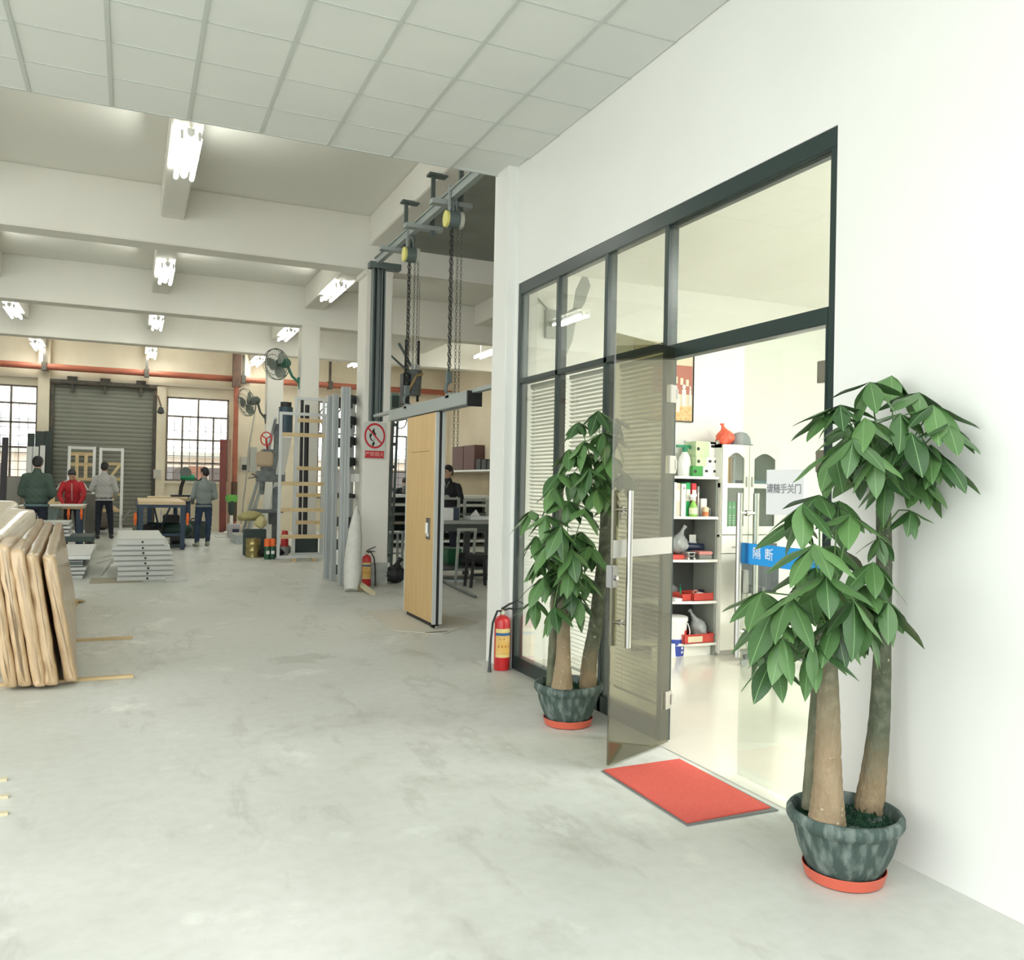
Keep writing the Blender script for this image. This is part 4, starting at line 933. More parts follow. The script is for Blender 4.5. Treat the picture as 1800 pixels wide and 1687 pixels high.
extinguisher((WX-.09, 6.265), .062, .43, 'red fire extinguisher with orange label and black hose at the wall end', PI+.45)
# ------------------------------------------------------------------ wrapped panels at the left
wrap_m = mat('kraft_under_film', (.56,.40,.23), .42, col2=(.62,.46,.29), scale=5, bump=.3, bscale=11, coat=.55, spec=.4, detail=3)
wrap_w = mat('pale_foam_under_film', (.66,.56,.40), .28, col2=(.70,.62,.48), scale=5, bump=.35, bscale=10, coat=.8, detail=3)
pine = mat('pine_batten', (.66,.52,.30), .7, col2=(.55,.41,.22), scale=5, stretch=(1,6,6))
def wrapped(name, o, a, b, V, m, label, group=None, seed=0, seg=16):
    # rounded slab: o corner, a along the thickness, b up the height, V along the length
    q = random.Random(seed); o, a, b, V = Vector(o), Vector(a), Vector(b), Vector(V)
    la, lb = a.length, b.length; r = min(la, lb)*.28; ring = []
    def add(u, v): ring.append((u, v))
    nb = 9
    for k in range(5): t = PI+PI/2*k/4; add(r+r*math.cos(t), r+r*math.sin(t))
    for k in range(5): t = -PI/2+PI/2*k/4; add(la-r+r*math.cos(t), r+r*math.sin(t))
    for k in range(1, nb): add(la, r+(lb-2*r)*k/nb)
    for k in range(5): t = PI/2*k/4; add(la-r+r*math.cos(t), lb-r+r*math.sin(t))
    for k in range(5): t = PI/2+PI/2*k/4; add(r+r*math.cos(t), lb-r+r*math.sin(t))
    for k in range(1, nb): add(0, lb-r-(lb-2*r)*k/nb)
    n = len(ring); mb = MB(); ah, bh = a.normalized(), b.normalized(); w = [q.uniform(0, 6) for _ in range(6)]
    e = la*.45/V.length
    ts = [(0,.30),(e*.06,.55),(e*.25,.80),(e*.6,.95),(e,1)]+[(e+(1-2*e)*i/seg,1) for i in range(1, seg)]+[(1-e,1),(1-e*.6,.95),(1-e*.25,.80),(1-e*.06,.55),(1,.30)]
    for t, s in ts:
        for j, (u, v) in enumerate(ring):
            uu_ = la/2+(u-la/2)*s; vv = lb/2+(v-lb/2)*(1-(1-s)*la/lb)
            d = .0022*(math.sin(v*17+w[0]+t*9)+math.sin(v*37+w[1]-t*15)+math.sin(t*23+w[2]+u*20))
            uu_ += d*(1 if u > la/2 else -1)
            mb.v.append(tuple(o+ah*uu_+bh*vv+V*(t+.004*math.sin(v*29+w[3])+.003*math.sin(v*61+w[4]))))
    seg = len(ts)-1
    for i in range(seg):
        for j in range(n): mb.f.append((i*n+j, i*n+(j+1)%n, (i+1)*n+(j+1)%n, (i+1)*n+j)); mb.mi.append(0)
    mb.f += [tuple(range(n)), tuple(seg*n+j for j in range(n))]; mb.mi += [0, 0]
    return single(name, mb, m, label, 'wrapped panel', group, smooth=60)
nb_ = [(-0.733,6.679,0), (-0.655,6.684,0), (-0.564,6.668,0), (-0.492,6.694,0), (-0.379,6.741,0)]
ntp = [(-0.887,6.72,1.014), (-0.805,6.72,0.991), (-0.725,6.72,0.959), (-0.638,6.72,0.92), (-0.537,6.72,0.907)]
far_ = Vector((-0.577,11.48,0))-Vector((-0.319,6.738,0))
wl = ['film wrapped beige door panel, leftmost one, cut by the picture edge','film wrapped beige door panel, second of the leaning row','film wrapped beige door panel, middle one of the leaning row','film wrapped beige door panel, next to last of the leaning row','film wrapped beige door panel, rightmost one, facing the empty floor']
for k in range(5):
    o = Vector(nb_[k]); o.z = .022; up = Vector(ntp[k])-o; up.y = 0
    wrapped('wrapped_door', o, (.082, .0, .0), up, far_, wrap_m, wl[k], 'wrapped door panels leaning at the left', k)
wrapped('wrapped_bundle', (-1.009,6.75,0.825), (.16,.25,-.02), (-.02,.02,.13), Vector((-0.808,8.3,1.123))-Vector((-0.96,6.85,0.872)), wrap_w, 'pale film wrapped bundle lying across the tops of the leaning panels', None, 11)
wrapped('wrapped_bundle', (-1.278,8.4,0.836), (.25,.18,-.02), (-.02,.02,.16), Vector((-1.091,9.7,1.243))-Vector((-1.156,8.5,0.994)), wrap_w, 'pale film wrapped bundle behind the other one, at the picture edge', None, 12)
sp = Vector(nb_[0]); sd = thing('pine_stand', (sp.x-.45, sp.y+1.4, 0), 'pine stand holding up the leaning wrapped door panels, at the picture edge', 'stand')
for yy in (sp.y+.5, sp.y+2.3):
    part('post', MB().bar((sp.x-.26,yy,.02), (sp.x-.44,yy,1.0), .07, .07, (0,1,0)), pine, sd)
    part('brace', MB().bar((sp.x-1.0,yy,.0), (sp.x-.45,yy,.95), .06, .06, (0,1,0)), pine, sd)
    part('foot', MB().box(sp.x-1.05, sp.x-.2, yy-.035, yy+.035, 0, .05), pine, sd)
part('top_bar', MB().bar((sp.x-.47,sp.y+.3,.98), (sp.x-.47,sp.y+2.6,.98), .07, .07), pine, sd)
for e, w_, lb in (((0.054,6.906,0), .055, 'bare pine batten on the floor under the wrapped panels, nearer one'), ((0.051,8.574,0), .06, 'bare pine batten on the floor under the wrapped panels, farther one')):
    single('pine_batten', MB().box(e[0]-1.6, e[0], e[1]-w_/2, e[1]+w_/2, 0, .02), pine, lb, 'batten', 'battens under the wrapped panels', bevel=.002)
e = (-0.483,11.247,0)
single('wood_offcut', MB().box(e[0]-.3, e[0]-.02, e[1]-.3, e[1]-.16, 0, .05).bar((e[0]-.1,e[1]-.2,.055), (e[0],e[1],.012), .09, .02), pine, 'short pine offcut on the floor beyond the wrapped panels', 'offcut')

# ------------------------------------------------------------------ stacks of door panels
grey_p = mat('pale_grey_panel', (.60,.61,.58), .5, col2=(.55,.56,.53), scale=3)
edge_p = mat('panel_edge', (.43,.45,.42), .5); dark_p = mat('dark_grey_panel', (.10,.12,.115), .5); white_pn = mat('white_panel', (.74,.75,.73), .4)
hole_m = mat('hole_dark', (.02,.02,.02), .6)
def panel(x0, x1, y0, y1, z0, z1, m, label, group, rot=0):
    c = ((x0+x1)/2, (y0+y1)/2, z0)
    t = thing('door_panel', c, label, 'door panel', group)
    part('board', MB().box(x0, x1, y0, y1, z0+.004, z1), m, t, bevel=.004)
    part('edge_profile', MB().box(x0+.004, x1-.004, y0-.004, y0+.002, z0+.001, z0+.016).box(x0+.004, x1-.004, y0-.004, y0+.002, z1-.014, z1-.003), edge_p, t)
    part('bolt_hole', MB().cyl((c[0]+.02,y0-.005,(z0+z1)/2), (c[0]+.02,y0+.002,(z0+z1)/2), .016, n=8), hole_m, t)
    t.rotation_euler = (0, 0, rot); return t
fy = (-0.14,13.334,0)[1]; fx0 = (-0.158,13.4,0.089)[0]; fx1 = (0.589,13.4,0.07)[0]
N = 8; H0 = (-0.118,13.4,0.599)[2]; hh = H0/(N+.35)
ords = ['lowest','second from the floor','third from the floor','fourth from the floor','fifth from the floor','sixth from the floor','second from the top','topmost']
offs = [(.03,.02),(.03,.0),(.02,.01),(-.02,.0),(-.03,-.01),(-.05,-.02),(-.05,-.05),(.0,-.13)]
for k in range(N):
    a, b = offs[k]; z0 = k*hh+(.0); z1 = z0+hh-.006 + (hh*.35 if k == N-1 else 0)
    panel(fx0+a, fx1+b, fy+.01*(k % 3), fy+2.2, z0, z1, grey_p, 'pale grey door panel in the middle floor stack, '+ords[k], 'door panels stacked in the middle of the hall', .004*((k*7) % 5-2))
single('floor_plate', MB().box((0.487,13.027,0)[0], (0.764,12.955,0)[0], fy-.15, fy+.35, 0, .035), grey_p, 'thin grey board on the floor at the corner of the middle stack', 'board', bevel=.003)
single('cardboard_sheet', MB().box(fx0-.32, fx0+.35, fy-.2, fy+.5, 0, .006), mat('dirty_card', (.36,.33,.25), .9), 'flat dirty cardboard on the floor left of the middle stack', 'cardboard')
for k, (a, b) in enumerate((((-0.355,14.157,0), (-0.229,16.73,0)), ((-0.481,16.231,0), (-0.182,16.607,0)), ((-0.406,17.357,0), (-0.151,17.944,0)))):
    single('loose_strip', MB().bar((a[0],a[1],.01), (b[0],b[1],.05), .02, .012), edge_p, 'loose thin metal strip beside the middle stack, '+('nearest','middle','farthest')[k]+' one', 'strip', 'loose strips by the middle stack')
ly = (-0.623,13.83,0)[1]; lx1 = (-0.584,13.9,0.049)[0]; lx2 = (-0.488,13.9,0.332)[0]; ltop = (-0.633,13.9,0.327)[2]
lh = ltop/5.6
for k in range(5):
    top = k == 4
    panel(lx1-1.5+(.05 if k % 2 else 0), (lx2 if top else lx1+.02*(k % 3)), ly+.02*(k % 2), ly+2.0, k*lh, (k+1)*lh-.012+(.6*lh if k == 3 else 0) if not top else (4.6*lh+.05), (white_pn if top else dark_p if k == 3 else grey_p) if not top else white_pn, ('grey door panel in the stack behind the wrapped panels, ' if k not in (3, 4) else '')+('lowest','second from the floor','third from the floor','dark grey door panel just under the white one, behind the wrapped panels','white door panel on top of the stack behind the wrapped panels')[k], 'door panels stacked behind the wrapped ones') if not top else panel(lx1-1.5, lx2, ly-.02, ly+2.2, 4.62*lh, 4.62*lh+.07, white_pn, 'white door panel on top of the stack behind the wrapped panels', 'door panels stacked behind the wrapped ones')
# trolley with a second stack
ty = 16.6; tx0 = (-1.607,16.6,0.416)[0]; tx1 = (-0.545,16.6,0.408)[0]; tz = (-0.935,16.6,0.43)[2]
t = thing('low_trolley', ((tx0+tx1)/2, ty+.5, 0), 'low dark trolley carrying the smaller panel stack before the green jacket worker', 'trolley')
dks = mat('dark_green_steel', (.035,.055,.05), .6)
part('deck', MB().box(tx0, tx1, ty, ty+1.0, tz-.09, tz), dks, t, bevel=.004)
for x in (tx0+.08, tx1-.08):
    for y in (ty+.1, ty+.9): part('wheel', MB().cyl((x-.02,y,.07), (x+.02,y,.07), .069, n=14).box(x-.025, x+.025, y-.03, y+.03, .07, tz-.09), black, t, smooth=40)
sx0 = (-1.61,16.6,0.558)[0]; sx1 = (-0.912,16.6,0.556)[0]; stop = (-1.026,16.6,0.691)[2]; hh2 = (stop-tz)/4
for k in range(4): panel(sx0, sx1-.02*(k % 2), ty+.03, ty+.95, tz+k*hh2, tz+(k+1)*hh2-.02, grey_p if k % 2 else white_pn, ('lowest','second','third','topmost')[k]+' pale panel of the small stack on the dark trolley', 'panels on the low trolley')

# ------------------------------------------------------------------ benches
navy = mat('navy_steel_frame', (.02,.045,.08), .5); plank = mat('light_plank', (.66,.52,.32), .6, col2=(.58,.44,.26), scale=4, stretch=(1,5,5))
orange = mat('orange_clamp', (.85,.16,.03), .5); sheet_w = mat('white_sheet', (.80,.81,.80), .4)
ax0 = (-1.935,18.7,0.915)[0]; ax1 = (-0.814,18.7,0.925)[0]
t = thing('workbench', ((ax0+ax1)/2, 19.3, 0), 'workbench with white sheet on top between the green and red jacket workers', 'workbench')
zt = (-1.066,18.7,0.879)[2]
part('bench_top', MB().box(ax0, ax1, 18.65, 20.2, zt-.05, zt), mat('bench_wood', (.40,.33,.22), .7), t, bevel=.004)
for x in (ax0+.1, ax1-.08):
    for y in (18.75, 20.1): part('leg', MB().box(x-.035, x+.035, y-.035, y+.035, 0, zt-.05), navy, t)
part('side_rail', MB().box(ax0+.06, ax1-.06, 18.74, 18.78, .25, .3), navy, t)
for x in (ax1-.02, ax1-.24): part('clamp', MB().tube([(x,18.63,zt-.04),(x,18.6,zt-.14),(x,18.62,zt-.24)], [.02,.028,.016], 7), orange, t)
single('white_film_sheet', MB().prism([(ax0+.02,18.7),(ax1-.45,18.6),(ax1-.02,18.9),(ax1+.02,20.1),(ax0+.1,20.15)], zt+.001, zt+.012), sheet_w, 'white sheet spread over the bench before the red jacket worker', 'sheet')
mb = MB(); n = 10
for i in range(n+1):
    for j in range(5):
        x = ax0+.45+(ax1-ax0-.8)*i/n; s = math.sin(PI*i/n); mb.v.append((x, 18.58-.03*math.sin(i*1.7+j)-.02*j*s, zt-.01-.30*s*j/4-.02))
for i in range(n):
    for j in range(4): mb.f.append((i*5+j, i*5+j+1, (i+1)*5+j+1, (i+1)*5+j)); mb.mi.append(0)
vf = len(mb.v); mb.v += [(x, y+.006, z_) for x, y, z_ in mb.v]; mb.f += [tuple(reversed([i+vf for i in f_])) for f_ in mb.f]; mb.mi = [0]*len(mb.f)
single('hanging_film', mb, mat('grey_green_film', (.20,.26,.25), .3), 'grey green film hanging from the front of the bench by the green jacket', 'film', smooth=80)
wb = (-1.136,19.9,0.958)
single('wood_block', MB().box(wb[0]-.35, wb[0]-.25, 19.95, 20.05, zt+.012, zt+.30).box(wb[0]-.45, wb[0]-.15, 19.85, 20.1, zt+.012, zt+.05), pine, 'small pine block standing on the bench left of the red jacket', 'wood block')
# dark board beside the pale grey worker
db = [(-0.849,20.6,0.158), (-0.665,20.6,0.157), (-0.869,20.6,1.089)]
single('dark_board', MB().box(db[0][0], db[1][0], 20.55, 20.62, 0, db[2][2]), mat('dark_veneer', (.085,.08,.065), .6, col2=(.13,.12,.10), scale=6, stretch=(4,1,.5)), 'dark veneered board standing upright between the red and the pale grey worker', 'board', bevel=.004)
single('grey_sheet', MB().bar((-0.617,25.748,0), (-0.617,23.3,0.606), .35, .02, (0,1,0)), mat('taupe_board', (.25,.21,.18), .7), 'brownish board leaning behind the legs of the pale grey worker', 'board')

bx0 = (0.161,19.1,0.877)[0]; bx1 = (1.049,19.1,0.884)[0]; bz = (0.551,19.1,0.949)[2]
t = thing('workbench', ((bx0+bx1)/2, 20.5, 0), 'navy steel workbench with a light plank top beside the man in jeans', 'workbench')
part('bench_top', MB().box(bx0-.03, bx1+.02, 19.0, 22.3, bz-.09, bz-.03), navy, t)
part('plank_top', MB().box(bx0, bx1, 18.98, 22.3, bz-.03, bz+.035), plank, t, bevel=.004)
for x in (bx0+.05, bx1-.05):
    for y in (19.05, 22.2): part('leg', MB().box(x-.045, x+.045, y-.045, y+.045, 0, bz-.09), navy, t)
part('cross_bar', MB().box(bx0, bx1, 19.03, 19.07, .28, .33), navy, t)
part('brace', MB().bar((bx0+.3,19.06,bz-.1), ((bx0+bx1)/2,20.5,.32), .03, .03).bar((bx1-.3,19.06,bz-.1), ((bx0+bx1)/2,20.5,.32), .03, .03), navy, t)
for x, s in ((bx0-.05,1), (bx1+.04,-1)): part('clamp', MB().tube([(x,19.0,bz-.2),(x,18.97,bz-.32),(x,19.0,bz-.44)], [.025,.035,.02], 7), orange, t)
# second bench far behind with boards and saw
t = thing('workbench', ((0.945,23.6,0.892)[0], 24.2, 0), 'rear bench under the window, laden with light boards', 'workbench')
rx0 = (0.391,23.6,0.886)[0]; rx1 = (1.456,23.6,0.897)[0]; rz = (0.944,23.6,0.935)[2]
part('bench_top', MB().box(rx0, rx1, 23.5, 24.9, rz-.05, rz), mat('bench_wood', (1,1,1)), t)
for x in (rx0+.08, rx1-.08):
    for y in (23.6, 24.8): part('leg', MB().box(x-.04, x+.04, y-.04, y+.04, 0, rz-.05), navy, t)
single('light_board', MB().box(rx0+.02, rx0+.95, 23.52, 24.8, rz+.001, rz+.05), plank, 'light wooden board lying on the rear bench', 'board', bevel=.003)
single('white_board', MB().box(rx0+1.0, rx1+.08, 23.45, 24.3, rz+.001, rz+.05), sheet_w, 'white board lying on the rear bench beside the saw', 'board', bevel=.003)
sxx = (1.309,24,1.151)
t = thing('mitre_saw', (sxx[0], 24.1, rz+.05), 'green and black mitre saw on the rear bench beneath the window', 'saw')
sx_, sy_, sz_ = sxx[0], 24.1, rz+.052
part('saw_base', MB().box(sx_-.35, sx_+.2, sy_-.2, sy_+.2, sz_, sz_+.05), black, t, bevel=.005)
part('saw_arm', MB().tube([(sx_-.12,sy_,sz_+.05),(sx_-.1,sy_,sz_+.25),(sx_-.02,sy_,sz_+.5)], .045, 8), black, t, smooth=50)
part('saw_head', MB().cyl((sx_-.12,sy_,sz_+.52), (sx_+.22,sy_,sz_+.50), .085, n=12), grn, t, smooth=40)
part('blade_guard', MB().lathe([(.02,-.03),(.13,-.03),(.14,0),(.13,.03),(.02,.03)], (0,0,0), 20, basis((1,0,0),(0,0,1),(0,-1,0),(sx_,sy_-.05,sz_+.64))), mat('guard_grey', (.10,.12,.11), .4), t, smooth=40)
part('saw_handle', MB().tube([(sx_+.2,sy_,sz_+.5),(sx_+.33,sy_,sz_+.42),(sx_+.45,sy_,sz_+.55)], .025, 7), black, t, smooth=50)
# under and around the middle bench
pb = (0.392,19.756,0)
t = thing('black_bucket', ((0.449,20.5,0.094)[0], 20.5, 0), 'black bucket under the navy workbench', 'bucket')
part('bucket_body', MB().lathe([(0,0),(.19,0),(.235,.42),(.24,.43),(.22,.43),(.18,.02)], ((0.449,20.5,0.094)[0],20.5,.001), 20), black, t, smooth=40)
part('bail', MB().tube([((0.449,20.5,0.094)[0]+.23*math.cos(a), 20.5, .40-.12*math.sin(a)) for a in [PI*k/8 for k in range(9)]], .008, 5), steel, t)
cxp = (0.836,21,0.057)[0]
t = thing('air_compressor', (cxp, 21.0, 0), 'dark green compressor under the navy workbench', 'compressor')
part('tank', MB().cyl((cxp-.42,21,.30), (cxp+.32,21,.30), .17, n=16).ell((cxp-.42,21,.30), .168, 12, 8).ell((cxp+.32,21,.30), .168, 12, 8), mat('compressor_green', (.012,.045,.035), .5), t, smooth=50)
part('motor', MB().box(cxp-.15, cxp+.2, 20.88, 21.12, .46, .64), black, t, bevel=.02)
for x in (cxp-.3, cxp+.25): part('foot', MB().box(x-.03, x+.03, 20.85, 21.15, 0, .16), black, t)
part('air_pipe', MB().tube([(cxp-.15,20.95,.6),(cxp-.2,20.95,.75),(cxp-.2,20.95,.45)], .012, 6), steel, t)
mx_ = (0.931,19.67,0)
t = thing('cut_off_tool', (mx_[0], mx_[1], 0), 'small black motor tool on the floor at the bench leg', 'tool')
part('motor_body', MB().cyl((mx_[0]-.12,mx_[1],.16), (mx_[0]+.1,mx_[1]+.05,.16), .09, n=12), black, t, smooth=40)
part('base_plate', MB().box(mx_[0]-.17, mx_[0]+.16, mx_[1]-.12, mx_[1]+.14, 0, .08), dks, t, bevel=.006)
part('grip', MB().tube([(mx_[0]-.1,mx_[1],.22),(mx_[0],mx_[1],.3),(mx_[0]+.08,mx_[1],.24)], .018, 6), black, t)
for k, (pxa, lb) in enumerate((((-0.268,25.454,0), 'flat white tray on the floor behind the middle stack, nearer one'), ((-0.025,27.452,0), 'flat white tray on the floor behind the middle stack, farther one'))):
    single('white_tray', MB().box(pxa[0]-.3, pxa[0]+.35, pxa[1]-.2, pxa[1]+.3, 0, .1-.03*k), white_pn, lb, 'tray', 'trays behind the middle stack', bevel=.01)
for k, (a, b) in enumerate((((-0.264,26.278,0), (0.008,23,0.662)), ((-0.205,25.993,0), (-0.164,23,0.551)))):
    single('metal_rod', MB().cyl((a[0],a[1],.1), b, .014, n=6), alu, 'thin rod leaning up from the white tray, '+('slanted','upright')[k]+' one', 'rod')
for k, (a, w_, d_) in enumerate((((2.055,24.478,0),.5,.3),((2.163,23.004,0),.35,.4),((2.681,26.39,0),.6,.5),((2.507,28.338,0),.4,.4))):
    single('white_offcut', MB().box(a[0]-w_/2, a[0]+w_/2, a[1]-d_/2, a[1]+d_/2, 0, (.02,.02,.09,.06)[k]), white_pn, 'white board offcut on the floor under the window, '+('before the red board','nearest one','thick one at the pipe','small one at the wall')[k], 'offcut', 'white offcuts under the window', bevel=.003)
ww = (2.171,32.247,0)
single('timber_scrap', MB().bar((ww[0]-.1,ww[1]-1.2,.55), (ww[0]+.7,ww[1]-1.0,.02), .08, .05), pine, 'pine batten propped behind the man in jeans', 'batten')
gh = (1.498,22.6,0.294)
t = thing('tool_case', (gh[0], 22.7, 0), 'dark green tool case behind the legs of the man in jeans', 'case')
part('case_body', MB().box(gh[0]-.28, gh[0]+.22, 22.6, 22.9, .001, .42), dks, t, bevel=.02)
part('case_handle', MB().tube([(gh[0]-.12,22.75,.42),(gh[0]-.1,22.75,.48),(gh[0]+.08,22.75,.48),(gh[0]+.1,22.75,.42)], .014, 6), black, t)

# ------------------------------------------------------------------ leaning on the back wall
def frame_thing(x0, x1, ztop, y, w, label, bars, m=white_pn, depth=.05, lean=.0):
    t = thing('door_frame', ((x0+x1)/2, y, 0), label, 'door frame')
    def P(x, z, d=0): return (x, y+lean*z/ztop+d, z)
    part('stile', MB().bar(P(x0+w/2,.0), P(x0+w/2,ztop), w, depth, (0,1,0)), m, t); part('stile', MB().bar(P(x1-w/2,.0), P(x1-w/2,ztop), w, depth, (0,1,0)), m, t)
    part('head_rail', MB().bar(P(x0+w,ztop-w/2), P(x1-w,ztop-w/2), depth, w), m, t); part('foot_rail', MB().bar(P(x0+w,w/2), P(x1-w,w/2), depth, w), m, t)
    for (a, za, b, zb, bw) in bars:
        part('batten', MB().bar(P(a,za), P(b,zb), .03, bw, (0,0,1) if abs(za-zb) < .01 else (1,0,0)), pine, t)
    return t
fxa, fxb = (-1.495,25.2,2.251)[0], (-0.838,25.2,2.275)[0]; fz = (-1.495,25.2,2.251)[2]
zz = [(-1.204,25.2,2.055)[2], (-1.198,25.2,1.775)[2], (-1.19,25.2,1.391)[2], (-1.181,25.2,0.978)[2]]
vx = [(-1.277,25.2,1.787)[0], (-1.066,25.2,1.793)[0]]
frame_thing(fxa, fxb, fz, 25.2, .07, 'white door frame with pine bars leaning on the shutter, left one', [(fxa+.07,zz[0],fxb-.07,zz[0],.09),(fxa+.07,zz[1],fxb-.07,zz[1],.08),(fxa+.07,zz[2],fxb-.07,zz[2],.08),(fxa+.07,zz[3],fxb-.07,zz[3],.08),(vx[0],zz[0],vx[0],zz[2],.08),(vx[1],zz[0],vx[1],zz[2],.08)], lean=.4)
gxa, gxb = (-0.757,25.2,2.234)[0], (-0.164,25.2,2.256)[0]; gz = (-0.757,25.2,2.234)[2]
zz = [(-0.399,25.2,1.812)[2], (-0.39,25.2,1.408)[2], (-0.382,25.2,1.003)[2], (-0.373,25.2,0.584)[2]]
frame_thing(gxa, gxb, gz, 25.2, .07, 'white door frame with diagonal pine bars leaning on the shutter, right one', [(gxa+.07,z_,gxb-.07,z_,.08) for z_ in zz]+[(gxa+.25,zz[1],gxb-.08,zz[0],.07),(gxa+.2,zz[3],gxb-.2,zz[2]-.05,.07),(gxb-.35,zz[2]-.25,gxb-.1,zz[3],.07)], lean=.4)
def lean_board(xa, xb, zt_, y, th, m, label, cat='board', group=None, lean=.35):
    mb = MB(); M = basis((1,0,0), Vector((0,zt_,-lean)).normalized(), Vector((0,lean,zt_)).normalized(), (0,y,0))
    L = math.hypot(zt_, lean); mb.box(xa, xb, -th/2, th/2, th*.3, L, M)
    return single('leaning_board', mb, m, label, cat, group, bevel=.003)
dgb = mat('dark_bluegreen_board', (.035,.05,.045), .6)
for k, (a, b, zt_) in enumerate((((-2.411,25,2.367), (-2.248,25,2.374), (-2.352,25,2.542)[2]),((-2.258,25.1,2.407), (-2.056,25.1,2.415), (-2.237,25.1,2.609)[2]),((-2.064,25.2,2.419), (-1.86,25.2,2.427), (-1.992,25.2,2.625)[2]))):
    lean_board(a[0], b[0]-.01, zt_, 25.2+.12*k, .06, dgb, 'tall dark green board leaning beside the shutter, '+('left','middle','right')[k]+' one', 'board', 'dark boards beside the shutter')
for k, (a, b, zt_) in enumerate((((-2.386,24.7,1.96), (-2.262,24.7,1.964), (-2.317,24.7,2.189)[2]),((-2.25,24.7,1.965), (-2.126,24.7,1.969), (-2.193,24.7,2.194)[2]),((-2.093,24.75,1.971), (-1.981,24.75,1.975), (-2.074,24.75,2.228)[2]))):
    lean_board(a[0], b[0], zt_, 24.75, .05, white_pn, 'tall white board leaning before the dark ones, '+('left','middle','right')[k]+' one', 'board', 'white boards beside the shutter')
lean_board((-2.894,24.5,2.355)[0], (-2.762,24.5,2.361)[0], (-2.834,24.5,2.386)[2], 24.5, .1, mat('dark_purple_board', (.05,.045,.055), .6), 'dark narrow board leaning before the left window')
single('low_partition', MB().box((-3.012,25.6,1.236)[0]-.4, (-2.546,25.6,1.245)[0], 25.55, 25.62, 0, (-2.765,25.6,1.415)[2]), mat('grey_board', (.42,.41,.37), .7, col2=(.36,.35,.31), scale=3), 'grey board standing on the floor under the left window', 'board', bevel=.004)
redb = mat('dark_red_board', (.20,.045,.035), .6, col2=(.15,.035,.03), scale=3)
lean_board((2.237,24.9,1.34)[0], (2.414,24.9,1.343)[0], (2.303,25.1,2.562)[2], 24.9, .06, redb, 'tall dark red board leaning at the window by the rusty pipe')
lean_board((2.463,25.1,1.343)[0], (2.552,25.1,1.344)[0], (2.501,25.3,2.578)[2], 25.1, .05, mat('brown_board', (.36,.22,.15), .7), 'narrow brown board leaning beside the dark red one')
gm = (2.497,24.4,0.583)
t = thing('garden_sprayer', (gm[0], 24.4, 0), 'green topped tool on a stand beside the rusty pipe', 'tool')
part('stand', MB().lathe([(0,0),(.2,0),(.2,.05),(.05,.12),(.04,.5),(0,.5)], (gm[0],24.4,.001), 16), white_p, t, smooth=35)
part('tool_body', MB().lathe([(.05,.5),(.09,.6),(.08,.9),(.04,1.0),(0,1.0)], (gm[0],24.4,0), 14), dks, t, smooth=45)
part('tool_head', MB().box(gm[0]-.16, gm[0]+.14, 24.3, 24.5, .85, 1.05), mat('bright_green', (.15,.45,.08), .5), t, bevel=.03)

# ------------------------------------------------------------------ pipes, boxes, fans
pipe_m = mat('red_oxide_pipe', (.42,.13,.075), .6, col2=(.33,.10,.06), scale=4, stretch=(.3,1,1))
pz = (-0.458,25.62,4.3)[2]
t = thing('fire_pipe', (0, 25.62, pz), 'long red pipe running along the back wall above the shutter', 'pipe')
part('pipe_run', MB().cyl((-8,25.62,pz), (9.1,25.62,pz), .085, n=12), pipe_m, t, smooth=40)
for x in ((-2.088,25.62,4.358)[0], (0.349,25.62,4.39)[0], (2.862,25.62,4.414)[0], (5.307,25.62,4.42)[0]): part('pipe_hanger', MB().box(x-.035, x+.035, 25.6, 25.64, pz, pz+.7).box(x-.06, x+.06, 25.5, 25.74, pz-.11, pz+.11), dk, t)
vx_ = (2.655,25.38,2.141)[0]
t = thing('down_pipe', (vx_, 25.38, 0), 'rusty red upright pipe between window and pillar', 'pipe')
part('pipe_run', MB().cyl((vx_,25.38,0), (vx_,25.38,pz+.1), .07, n=12), pipe_m, t, smooth=40)
part('upper_sleeve', MB().box(vx_-.11, vx_+.11, 25.3, 25.47, pz-.25, pz+.75), mat('rusty_brown', (.13,.075,.05), .8, col2=(.09,.055,.04), scale=7), t)
part('lower_sleeve', MB().cyl((vx_,25.38,.3), (vx_,25.38,1.4), .085, n=12), mat('rusty_brown', (1,1,1)), t, smooth=40)
eb = (2.951,25.66,1.915)
t = thing('meter_box', (eb[0], 25.66, eb[2]), 'small grey meter box on the pillar by the rusty pipe', 'box')
part('box_body', MB().box(eb[0]-.11, eb[0]+.11, 25.58, 25.7, eb[2]-.2, eb[2]+.2), mat('meter_grey', (.55,.54,.48), .6), t, bevel=.01)
part('meter_window', MB().box(eb[0]-.08, eb[0]+.08, 25.575, 25.582, eb[2]-.18, eb[2]-.03), hole_m, t)
eb = (3.151,25.66,2.034)
t = thing('switch_box', (eb[0], 25.66, eb[2]), 'tall grey switch cabinet on the pillar beside the meter box', 'box')
part('box_body', MB().box(eb[0]-.09, eb[0]+.12, 25.56, 25.7, eb[2]-.36, eb[2]+.36), mat('switch_grey', (.42,.44,.40), .6), t, bevel=.01)
part('box_door', MB().box(eb[0]-.07, eb[0]+.10, 25.55, 25.562, eb[2]-.33, eb[2]+.33), mat('switch_grey', (1,1,1)), t, bevel=.004)
eb = (0.669,25.78,1.57)
single('wall_socket_box', MB().box(eb[0]-.09, eb[0]+.1, 25.72, 25.82, eb[2]-.12, eb[2]+.12).box(eb[0]-.06, eb[0]+.06, 25.71, 25.73, eb[2]-.08, eb[2]-.02), mat('meter_grey', (1,1,1)), 'small socket box on the pilaster left of the window', 'socket')
cable = MB().tube([(3.259,25.7,3.798), (3.02,25.4,2.314), (2.964,25.4,1.35), (2.913,25.4,0.869), (2.843,25.2,0.239)], .02, 5)
